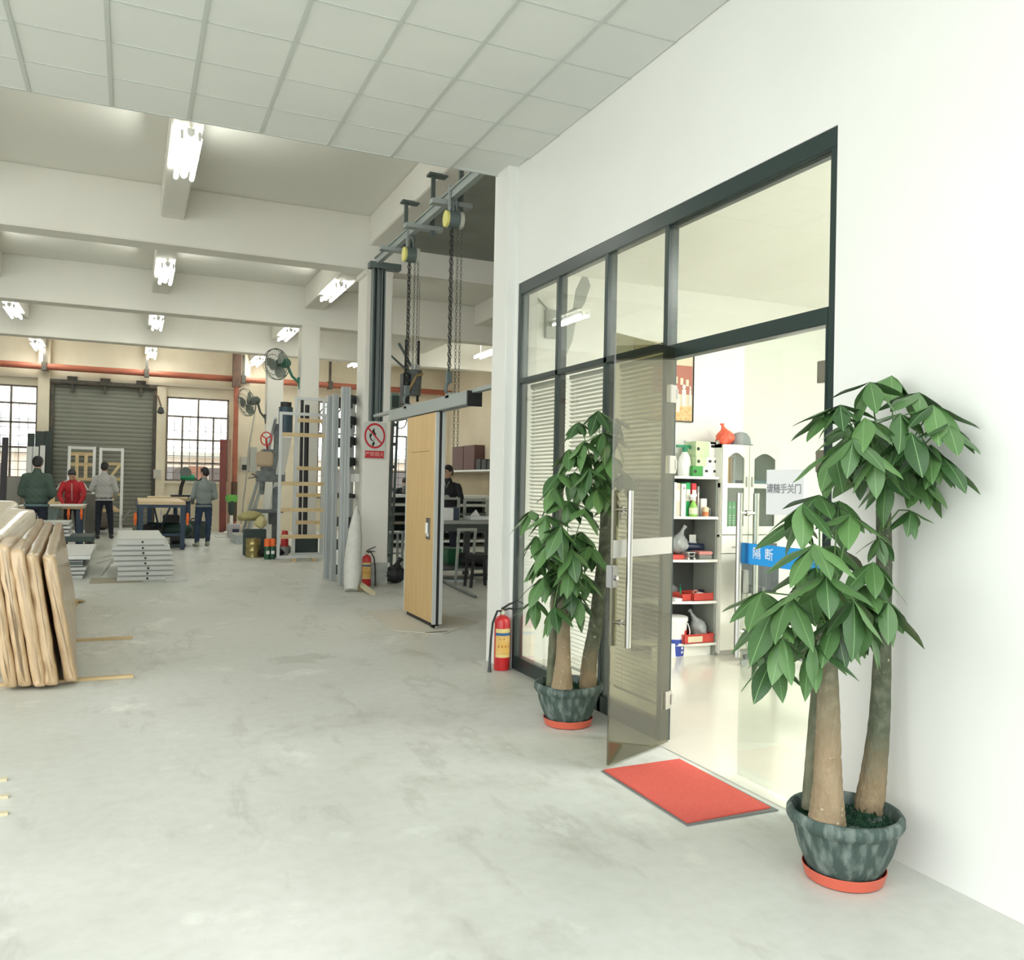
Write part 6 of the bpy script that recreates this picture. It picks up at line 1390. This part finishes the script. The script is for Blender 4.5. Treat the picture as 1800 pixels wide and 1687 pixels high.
# ------------------------------------------------------------------ side bay on the right
la, lb_ = (3.952,13.916,0), (4.122,14.171,0)
t = thing('slotted_ladder', (la[0], la[1], 0), 'narrow grey green steel ladder standing right of the sign column', 'ladder')
lz = (3.637,12.9,2.557)[2]
for a_, dz_ in (((3.581,12.9,1.004)[0], 0), ((3.662,12.9,1.004)[0], .0)): part('upright', MB().bar((a_,12.9,0), (a_+.09*(1 if dz_ == 0 else 1),13.0,lz), .03, .04, (0,1,0)), gdk, t)
for z in (.35,.9,1.35,1.7,2.05,2.35): part('rung', MB().bar(((3.581,12.9,1.004)[0]+.09*z/lz,12.9+.1*z/lz,z), ((3.662,12.9,1.004)[0]+.09*z/lz,12.9+.1*z/lz,z), .03, .05), gdk, t)
p = (3.501,12.021,0)
bag('black_bag', (p[0]+.02, p[1]+.15, .0), (.165,.13,.14), mat('black_film', (.012,.014,.016), .55), 'black bag on the floor right of the sign column', 'bag', 41, nubs=7, vox=.014, lean=(.05,0))
st = (4.048,14.2,0.623); sx_ = st[0]+.05
t = thing('steel_stool', (sx_, 14.3, 0), 'grey steel stool frame between the sign column and the oak panel', 'stool')
part('seat', MB().box(sx_-.19, sx_+.14, 14.15, 14.5, st[2]-.03, st[2]), galv, t)
for x in (sx_-.17, sx_+.12):
    for y in (14.18, 14.47): part('leg', MB().box(x-.018, x+.018, y-.018, y+.018, 0, st[2]-.03), galv, t)
part('stretcher', MB().box(sx_-.17, sx_+.12, 14.17, 14.19, .25, .28), galv, t)
# rack of long boards
rkx0, rkx1 = (5.143,18.9,0.795)[0], (8.015,18.9,0.811)[0]
t = thing('board_rack', ((rkx0+rkx1)/2, 19.2, 0), 'long low rack stacked with grey and dark boards behind the oak panel', 'rack')
lev_ = [.1, .32, .52, .72, .93, 1.13]
for k, z in enumerate(lev_): part('board', MB().box(rkx0, rkx1, 18.9+.03*k, 20.0, z, z+.06), (white_pn, iron_m, mat('taupe_board', (1,1,1)), iron_m, grey_p, white_pn)[k], t)
for x in (rkx0+.05, (rkx0+rkx1)/2, rkx1-.05):
    for y in (18.98, 19.9): part('post', MB().box(x-.04, x+.04, y-.04, y+.04, 0, 1.13), gdk, t)
part('back_sheet', MB().box(rkx0, rkx1, 19.95, 19.98, 0, 1.1), dks, t)
# bench of the dark jacket worker
wy = 12.1; w0, w1 = (4.082,12.1,0.893)[0], (5.182,12.1,0.894)[0]; wz = (4.581,12.1,0.91)[2]
t = thing('workbench', ((w0+w1)/2, 12.6, 0), 'dark steel workbench in front of the man in the dark jacket', 'workbench')
part('bench_top', MB().box(w0, w1, wy, wy+1.1, wz-.05, wz), mat('grey_bench_top', (.30,.31,.28), .6), t, bevel=.004)
part('apron', MB().box(w0+.04, w1-.04, wy+.03, wy+.06, wz-.16, wz-.05), dkr, t)
for x in (w0+.08, w0+.85, w1-.2):
    for y in (wy+.08, wy+1.0): part('leg', MB().bar((x,y,0), (x+.02,y,wz-.05), .05, .05), dkr, t)
part('lower_shelf', MB().box(w0+.1, w1-.1, wy+.1, wy+1.0, .16, .20), dkr, t)
ba, bb = (4.164,12.2,1.091), (4.41,12.2,0.914)
single('white_box', MB().box(ba[0], bb[0], 12.2, 12.55, wz+.001, ba[2]), white_pn, 'white box at the left end of the steel bench', 'box', bevel=.004)
single('blue_box', MB().box(bb[0]+.005, bb[0]+.1, 12.22, 12.5, wz+.001, ba[2]+.01), mat('dark_blue_box', (.03,.05,.08), .5), 'dark blue box beside the white one on the steel bench', 'box', bevel=.004)
def small_frame(xa, xb, za, zb, y, label, m=mat('grey_green_frame', (.30,.33,.29), .5)):
    t = thing('window_frame_piece', ((xa+xb)/2, y, za), label, 'frame'); w_ = .035
    part('stile', MB().box(xa, xa+w_, y, y+.04, za, zb), m, t); part('stile', MB().box(xb-w_, xb, y, y+.04, za, zb), m, t)
    part('head_rail', MB().box(xa+w_, xb-w_, y, y+.04, zb-w_, zb), m, t); part('foot_rail', MB().box(xa+w_, xb-w_, y, y+.04, za, za+w_), m, t)
s0, s1 = (4.403,12.8,1.242), (4.752,12.8,1.246); small_frame(s0[0], s1[0], wz+.001, s0[2], 12.85, 'small grey green frame standing behind the white box')
s0, s1 = (4.744,12.6,1.224), (5.164,12.6,1.229); small_frame(s0[0], s1[0], wz+.001, s0[2], 12.65, 'grey green frame standing on the steel bench behind the paper')
s0, s1 = (4.673,12.3,0.988), (4.962,12.3,0.989)
t = thing('picture_tray', ((s0[0]+s1[0])/2, 12.25, wz), 'flat tray frame lying on the steel bench', 'tray')
part('tray_base', MB().box(s0[0], s1[0], 12.15, 12.45, wz+.001, wz+.02), mat('grey_bench_top', (1,1,1)), t)
for a_, b_ in (((s0[0],12.15),(s1[0],12.15)),((s1[0],12.15),(s1[0],12.45)),((s1[0],12.45),(s0[0],12.45)),((s0[0],12.45),(s0[0],12.15))): part('tray_side', MB().bar((*a_,wz+.035), (*b_,wz+.035), .02, .05), lg, t)
pc_ = (4.872,12.55,0.979)
single('paper_tent', MB().prism([(pc_[0]-.1,0),(pc_[0]+.1,0),(pc_[0]+.01,.13)], -.02, .02, basis((1,0,0),(0,0,1),(0,-1,0),(0,12.5,wz+.022))), card_w, 'folded white paper standing on the tray of the steel bench', 'paper')
ga, gb_ = (4.531,12.9,0.408), (4.764,12.9,0.198)
single('green_crate', MB().box(ga[0], gb_[0], 12.75, 13.1, .201, .201+.24), mat('crate_green', (.012,.11,.045), .5), 'green box under the steel bench', 'box', bevel=.008)
p = (4.825,12.6,0.108)
bag('black_sack', (p[0]+.14, 12.6, .201), (.30,.28,.11), mat('black_fabric', (1,1,1)), 'dark heap of cloth on the lower shelf of the steel bench', 'sack', 51, knot=False, nubs=12, vox=.025)
h0, h1 = (4.285,11.75,0.803), (4.539,11.75,0.802)
t = thing('trestle', ((h0[0]+h1[0])/2, 11.7, 0), 'grey green trestle frame before the steel bench', 'trestle')
for x in (h0[0], h1[0]): part('leg', MB().bar((x,11.72,0), (x,11.62,h0[2]), .03, .04, (0,1,0)), mat('grey_green_frame', (1,1,1)), t)
part('top_bar', MB().bar((h0[0]-.02,11.62,h0[2]), (h1[0]+.02,11.62,h0[2]), .04, .04), mat('grey_green_frame', (1,1,1)), t)
part('low_bar', MB().bar((h0[0],11.70,.22), (h1[0],11.70,.22), .03, .03), mat('grey_green_frame', (1,1,1)), t)
h0, h1 = (4.378,11.4,0.46), (4.69,11.4,0.456)
t = thing('wooden_stool', ((h0[0]+h1[0])/2, 11.5, 0), 'low black stool at the right end of the steel bench', 'stool')
part('seat', MB().box(h0[0], h1[0], 11.3, 11.62, h0[2]-.06, h0[2]), black, t, bevel=.01)
for x, dx in ((h0[0]+.03,-.03), (h1[0]-.03,.03)):
    for y in (11.34, 11.58): part('leg', MB().bar((x+dx,y,0), (x,y,h0[2]-.06), .035, .035), black, t)
part('stretcher', MB().box(h0[0]+.02, h1[0]-.02, 11.33, 11.36, .16, .2), black, t)
a, b = (4.242,12.359,0), (4.031,10.265,0)
single('steel_pipe', MB().cyl((a[0],a[1],.022), (b[0],b[1],.022), .02, n=10), iron_m, 'long thin steel pipe lying on the floor before the steel bench', 'pipe', smooth=40)
a = (4.398,12.162,0)
single('metal_offcut', MB().prism([(a[0]-.25,a[1]+.1),(a[0]+.1,a[1]-.1),(a[0]+.35,a[1]-.05),(a[0]+.2,a[1]+.15)], .0005, .03), galv, 'grey sheet metal offcut on the floor under the trestle', 'offcut')
# wall shelf on the far side wall
za = (8.83,23.642,1.87)[2]
t = thing('wall_shelf', (9.0, 23, za), 'long white wall shelf on the ochre side wall', 'shelf')
part('shelf_board', MB().box(8.81, 9.15, 19.0, 25.6, za-.05, za), white_pn, t)
for y in (19.5, 21): part('bracket', MB().bar((8.87,y,za-.05), (9.14,y,za-.3), .03, .04), gdk, t)
cb_ = mat('maroon_card', (.11,.055,.05), .7)
for k, (ya, yb, h_) in enumerate((((8.83,23.714,2.303)[1],(8.83,24.647,2.326)[1],(8.83,23.73,2.57)[2]-za),((8.83,22.796,2.281)[1],(8.83,23.69,2.303)[1]-.02,(8.83,23.448,2.577)[2]-za))):
    t = thing('storage_carton', (8.98, (ya+yb)/2, za), 'dark maroon carton on the wall shelf, '+('nearer the corner','beside the black files')[k], 'box', 'maroon cartons on the wall shelf')
    part('carton_body', MB().box(8.83, 9.13, ya, yb, za+.001, za+h_), cb_, t, bevel=.006)
    part('lid_seam', MB().box(8.826, 8.83, ya+.02, yb-.02, za+h_-.09, za+h_-.085), black, t)
for k in range(6):
    ya = (8.83,22.751,2.28)[1]-.42*k-.40
    single('black_file', MB().box(8.84, 9.12, ya, ya+.34, za+.001, za+.30-.02*(k % 3)), mat('file_black', (.02,.022,.022), .6), 'black file box in the row right of the maroon cartons on the wall shelf', 'file box', 'black file boxes on the wall shelf', bevel=.004)
single('wall_panelling', MB().box(9.11, 9.15, 13, 25.9, 0.0, 1.78), mat('brown_wall_board', (.36,.30,.21), .85, col2=(.31,.26,.18), scale=1.2), 'brown boarding on the side wall below the shelf', 'panelling')

# neighbour house beyond the windows
t = thing('neighbour_house', (2, 37, 0), 'pale pink house across the yard, seen through the window grilles', 'house')
part('house_wall', MB().box(-9, 14, 36, 40, -.2, 2.3), mat('pink_render', (.72,.60,.52), .9), t)
part('roof_edge', MB().box(-9.2, 14.2, 35.7, 40.2, 2.3, 2.5), mat('roof_grey', (.5,.48,.45), .9), t)
for x in (-4.6,1.6,3.2,7.6,10.4): part('house_window', MB().box(x-.4, x+.4, 35.95, 36.05, .6, 1.9), mat('house_glass', (.12,.10,.10), .3), t)
for x in (2.35,): part('house_door', MB().box(x-.3, x+.3, 35.96, 36.04, -.2, 1.95), mat('house_door_brown', (.28,.12,.08), .7), t)
single('yard', MB().box(-20, 24, 26.3, 60, -.35, -.2), mat('yard_ground', (.55,.53,.48), .9), 'pale yard outside the back wall', 'yard')['kind'] = 'structure'
# ------------------------------------------------------------------ people
skin_m = mat('skin', (.52,.33,.23), .55); hair_m = mat('black_hair', (.012,.011,.012), .6)
eye_m = mat('eye_dark', (.02,.015,.012), .3); lip_m = mat('lips', (.36,.15,.12), .5)
def person(P, ang, H, label, pose, top_m, leg_m, shoe_m, extra=None, vox=.0085):
    """P feet on the floor, ang the way the chest faces (0 = +y), pose in metres of a 1.75 m body: x right, y forward, z up"""
    S = H/1.75
    t = thing('person', P, label, 'person')
    A = Matrix.Translation(P) @ Matrix.Rotation(ang, 4, 'Z') @ Matrix.Scale(S, 4)
    lean = pose.get('lean', 0)                         # bend at the hip, radians
    hipz = .93 + pose.get('drop', 0)
    B = A @ Matrix.Translation((0,0,hipz)) @ Matrix.Rotation(-lean, 4, 'X') @ Matrix.Translation((0,0,-hipz))
    up = lambda p: B @ Vector(p)
    low = lambda p: A @ Vector(p)
    hp, hy = pose.get('nod', .0), pose.get('turn', .0)
    Hd = B @ Matrix.Translation((0,.01,1.53)) @ Matrix.Rotation(hy, 4, 'Z') @ Matrix.Rotation(-hp, 4, 'X') @ Matrix.Translation((0,-.01,-1.53))
    hd = lambda p: Hd @ Vector(p)
    sc = lambda r: r*S
    arms = {}
    for s, k in ((-1,'L'), (1,'R')):
        el = pose.get('el'+k, (s*.25,.02,1.13)); wr = pose.get('wr'+k, (s*.20,.22,1.05)); arms[k] = (Vector((s*.175,-.01,1.385)), Vector(el), Vector(wr))
    legs = {}
    for s, k in ((-1,'L'), (1,'R')):
        kn = pose.get('kn'+k, (s*.11,.02,.50)); an = pose.get('an'+k, (s*.12,-.01,.085)); legs[k] = (Vector((s*.09,0,.91)), Vector(kn), Vector(an))
    def ell(mb, f, c, r, n=14, m=10): # ellipsoid in the frame of f
        tmp = MB(); tmp.ell(c, r, n, m); mb.add([f(v) for v in tmp.v], tmp.f)
    # body: one skin from head to ankles
    mb = MB()
    ell(mb, hd, (0,.0,1.645), (.076,.096,.108)); ell(mb, hd, (0,.035,1.585), (.055,.058,.062)); ell(mb, hd, (0,.09,1.628), (.014,.02,.022), 8, 6)
    ell(mb, hd, (0,.104,1.615), (.015,.014,.012), 8, 6); ell(mb, hd, (0,.082,1.668), (.055,.018,.014), 10, 6)
    for s in (-1, 1): ell(mb, hd, (s*.078,-.005,1.635), (.012,.022,.033), 8, 6)
    mb.cap(hd((0,-.005,1.58)), up((0,-.01,1.45)), sc(.052), sc(.062))
    ell(mb, up, (0,0,1.27), (.145,.085,.20)); ell(mb, up, (0,0,1.02), (.135,.09,.16))
    for k in 'LR':
        s = -1 if k == 'L' else 1
        a, b, c = [up(v) for v in arms[k]]; mb.cap(a, b, sc(.045), sc(.036)); mb.cap(b, c, sc(.036), sc(.026))
        d = (c-b).normalized(); side = (B.to_3x3() @ Vector((s,0,0))).normalized(); side = (side-d*side.dot(d)).normalized(); nrm = d.cross(side)
        palm = c+d*sc(.05); 
        tmp = MB(); tmp.ell((0,0,0), (sc(.036),sc(.052),sc(.017)), 10, 8); R_ = basis(side, d, nrm, palm); mb.add([R_ @ Vector(v) for v in tmp.v], tmp.f)
        for q_, (o_, L) in enumerate(((-.027,.062),(-.009,.074),(.009,.070),(.027,.054))):
            k0 = palm+d*sc(.036)+side*sc(o_); k1 = k0+d*sc(L*.55)-nrm*sc(.012)*s; k2 = k1+d*sc(L*.42)-nrm*sc(.024)*s
            mb.cap(k0, k1, sc(.0095), sc(.009), 8); mb.cap(k1, k2, sc(.009), sc(.0075), 8)
        mb.cap(palm-side*sc(.028)-d*sc(.012), palm-side*sc(.055)+d*sc(.035), sc(.012), sc(.009), 8)
        a, b, c = [low(v) for v in legs[k]]; mb.cap(a, b, sc(.07), sc(.048)); mb.cap(b, c, sc(.05), sc(.034)); mb.cap(c, c+low((0,.1,0))-low((0,0,.03)), sc(.034), sc(.03))
    fuse('body', mb, skin_m, t, .0085*S, 2)
    # jacket
    mb = MB()
    W_ = pose.get('bulk', 1)
    ell(mb, up, (0,-.005,1.29), (.175*W_,.122*W_,.19), 16, 12); ell(mb, up, (0,-.005,1.10), (.178*W_,.125*W_,.18), 16, 12); ell(mb, up, (0,0,.98), (.17*W_,.125*W_,.115), 16, 12)
    mb.cap(up((-.12,-.01,1.40)), up((.12,-.01,1.40)), sc(.062*W_), sc(.062*W_)); mb.cap(up((0,-.01,1.43)), up((-.15,-.01,1.40)), sc(.06), sc(.05)); mb.cap(up((0,-.01,1.43)), up((.15,-.01,1.40)), sc(.06), sc(.05)); mb.cap(up((0,-.012,1.44)), up((0,-.005,1.505)), sc(.078), sc(.066))
    for k in 'LR':
        a, b, c = [up(v) for v in arms[k]]; mb.cap(a, b, sc(.066*W_), sc(.054*W_)); mb.cap(b, b.lerp(c, .93), sc(.054*W_), sc(.042*W_))
    o = fuse('jacket', mb, top_m, t, .013*S, 4)
    for v in o.data.vertices: v.co += v.normal*.004*S*math.sin(v.co.z*43+v.co.x*25)*math.sin(v.co.x*30+v.co.z*19)   # folds
    mb = MB(); tmp = MB(); tmp.lathe([(.172*W_,.875),(.182*W_,.88),(.182*W_,.915),(.172*W_,.92)], (0,0,0), 24); mb.add([up((v[0], v[1]*.74, v[2])) for v in tmp.v], tmp.f)
    part('hem', mb, pose.get('hem', top_m), t, smooth=60)
    # trousers
    mb = MB(); ell(mb, low, (0,-.01,.90+pose.get('drop',0)), (.165,.118,.13), 16, 10)
    for k in 'LR':
        a, b, c = [low(v) for v in legs[k]]; mb.cap(a, b, sc(.092), sc(.068)); mb.cap(b, c+Vector((0,0,sc(.03))), sc(.067), sc(.052))
    o = fuse('trousers', mb, leg_m, t, .013*S, 3)
    for v in o.data.vertices: v.co += v.normal*.003*S*math.sin(v.co.z*60+v.co.x*30)
    for k in 'LR':
        c = legs[k][2]; yawf = pose.get('foot'+k, 0)
        F_ = A @ Matrix.Translation((c.x, c.y, c.z-.085)) @ Matrix.Rotation(yawf, 4, 'Z')
        tmp = MB(); tmp.ell((0,.055,.036), (.046,.135,.038), 14, 8); tmp.ell((0,-.03,.06), (.044,.058,.056), 12, 8)
        mb = MB(); mb.add([F_ @ Vector((v[0], v[1], max(v[2], .003))) for v in tmp.v], tmp.f)
        sh = fuse('shoe', mb, shoe_m, t, .011*S, 1)
    # hair
    mb = MB(); ell(mb, hd, (0,-.012,1.69), (.084,.094,.078)); ell(mb, hd, (0,-.042,1.64), (.082,.068,.09))
    for s in (-1, 1): ell(mb, hd, (s*.066,-.005,1.675), (.019,.055,.05), 10, 8)
    ell(mb, hd, (0,.045,1.725), (.07,.05,.032))
    fuse('hair', mb, hair_m, t, .009*S, 1)
    if pose.get('face'):
        for s in (-1, 1):
            mb = MB(); ell(mb, hd, (s*.031,.087,1.647), (.012,.007,.0065), 8, 6); part('eye', mb, eye_m, t)
            mb = MB(); ell(mb, hd, (s*.032,.096,1.668), (.019,.005,.0035), 8, 6); part('eyebrow', mb, hair_m, t)
        mb = MB(); ell(mb, hd, (0,.086,1.585), (.022,.009,.006), 8, 6); part('mouth', mb, lip_m, t)
    if extra: extra(t, up, hd, ell, S)
    return t
jeans = mat('dark_jeans', (.018,.035,.075), .8, col2=(.035,.06,.11), scale=5); black_tr = mat('black_trousers', (.012,.013,.018), .8); navy_tr = mat('navy_trousers', (.010,.014,.028), .8)
shoe_d = mat('dark_shoe', (.03,.03,.03), .6); shoe_l = mat('pale_shoe', (.40,.42,.30), .6)
work = dict(elL=(-.235,.03,1.11), wrL=(-.14,.27,1.06), elR=(.235,.03,1.11), wrR=(.14,.27,1.06))

p = (-1.528,17.9,1.208)
person((p[0], 17.9, 0), -.08, 1.80, 'person in a dark green jacket working at the bench, back turned', dict(work, bulk=1.12, nod=.25, hem=mat('jacket_hem_grey', (.10,.16,.17), .8), elL=(-.25,.0,1.10), wrL=(-.13,.26,1.0), elR=(.25,.0,1.10), wrR=(.13,.26,1.0)), mat('green_jacket', (.045,.075,.06), .85, col2=(.06,.095,.075), scale=4), navy_tr, shoe_d)
def red_extra(t, up, hd, ell, S):
    for s in (-1, 1):
        mb = MB(); a = [up((s*.11,-.005,1.465)), up((s*.235,-.01,1.40)), up((s*.31,.03,1.26))]
        mb.tube(a, .014*S, 6)
        part('shoulder_stripe', mb, mat('stripe_white', (.74,.72,.66), .7), t)
    mb = MB(); mb.tube([up((0,.115,1.44)), up((0,.13,1.3)), up((0,.13,1.05))], .007*S, 6); part('zip', mb, mat('stripe_white', (1,1,1)), t)
p = (-1.104,20.75,1.181)
person((p[0], 20.85, 0), PI-.05, 1.66, 'person in a red track jacket bending over the sheet on the bench', dict(lean=.34, nod=.42, face=1, elL=(-.25,.10,1.16), wrL=(-.16,.30,1.02), elR=(.25,.10,1.16), wrR=(.16,.30,1.02)), mat('red_jacket', (.50,.02,.03), .7, col2=(.42,.015,.025), scale=5), black_tr, shoe_d, red_extra)
p = (-0.551,22.655,0)
person((p[0], p[1], 0), -.15, 1.80, 'person in a pale grey jacket with pushed up sleeves beside the dark board', dict(elL=(-.27,-.02,1.13), wrL=(-.20,.22,1.10), elR=(.26,-.02,1.12), wrR=(.2,.2,.98), nod=.2, bulk=1.05, anL=(-.12,.0,.085), anR=(.15,.1,.085), knR=(.13,.08,.5)), mat('pale_grey_jacket', (.50,.50,.49), .8, col2=(.42,.42,.41), scale=4), navy_tr, shoe_d)
p = (1.468,19.92,0)
person((p[0], p[1], 0), .10, 1.70, 'person in a grey sweater and jeans standing by the navy workbench, back turned', dict(elL=(-.245,-.01,1.10), wrL=(-.21,.2,.98), elR=(.24,-.03,1.10), wrR=(.17,.2,1.04), turn=.55, nod=.1, anL=(-.15,-.10,.085), knL=(-.12,.03,.49), anR=(.10,.05,.085), footL=.3), mat('grey_sweater', (.20,.235,.225), .9, col2=(.24,.275,.265), scale=5), jeans, shoe_l)
p = (5.209,14.6,1.459)
def dark_extra(t, up, hd, ell, S):
    mb = MB(); ell(mb, up, (-.05,.30,1.20), (.05,.06,.045)); part('glove', mb, mat('grey_glove', (.36,.37,.36), .8), t)
    mb = MB(); mb.tube([up((-.045,.09,1.47)), up((0,.135,1.36)), up((.045,.09,1.47))], .012*S, 6); part('collar', mb, mat('collar_grey', (.25,.26,.26), .8), t)
person((p[0]-.05, 14.6, 0), PI-.55, 1.78, 'person in a black jacket standing behind the steel bench, looking aside', dict(face=1, turn=-.5, nod=.15, elL=(-.26,.04,1.14), wrL=(-.06,.25,1.18), elR=(.27,.03,1.12), wrR=(.14,.26,1.04)), mat('black_jacket', (.014,.015,.02), .75), navy_tr, shoe_d, dark_extra)
p = (6.153,20.7,1.299)
def mask_extra(t, up, hd, ell, S):
    mb = MB(); ell(mb, hd, (0,.055,1.597), (.062,.055,.048)); fuse('face_mask', mb, mat('mask_white', (.55,.56,.54), .8), t, .009, 1)
    mb = MB(); tmp = MB(); tmp.lathe([(.07,1.44),(.09,1.46),(.095,1.49),(.07,1.515)], (0,0,0), 18); mb.add([up(v) for v in tmp.v], tmp.f); ell(mb, up, (.03,.10,1.40), (.05,.03,.09)); fuse('scarf', mb, mat('scarf_grey', (.24,.25,.24), .9), t, .012, 2)
person((p[0]+.02, 20.75, 0), PI-.1, 1.62, 'person with a face mask and grey scarf behind the board rack', dict(lean=.22, nod=.55, elL=(-.27,.05,1.16), wrL=(-.08,.26,1.14), elR=(.27,.05,1.16), wrR=(.1,.27,1.14)), mat('dark_grey_jacket', (.022,.026,.03), .8), navy_tr, shoe_d, mask_extra)

# small laths at the picture's left edge
for k, p in enumerate(((-0.521,4.764,0), (-0.488,4.51,0), (-0.464,4.284,0))):
    single('pine_lath', MB().box(p[0]-.5, p[0]+.02, p[1]-.015, p[1]+.015, 0, .012), mat('pale_wood', (.62,.56,.38), .7), 'short pine lath on the concrete at the left picture edge, '+('farthest','middle','nearest')[k]+' of three', 'lath', 'laths at the left edge')
bpy.data.scenes.remove(WORKSHOP)
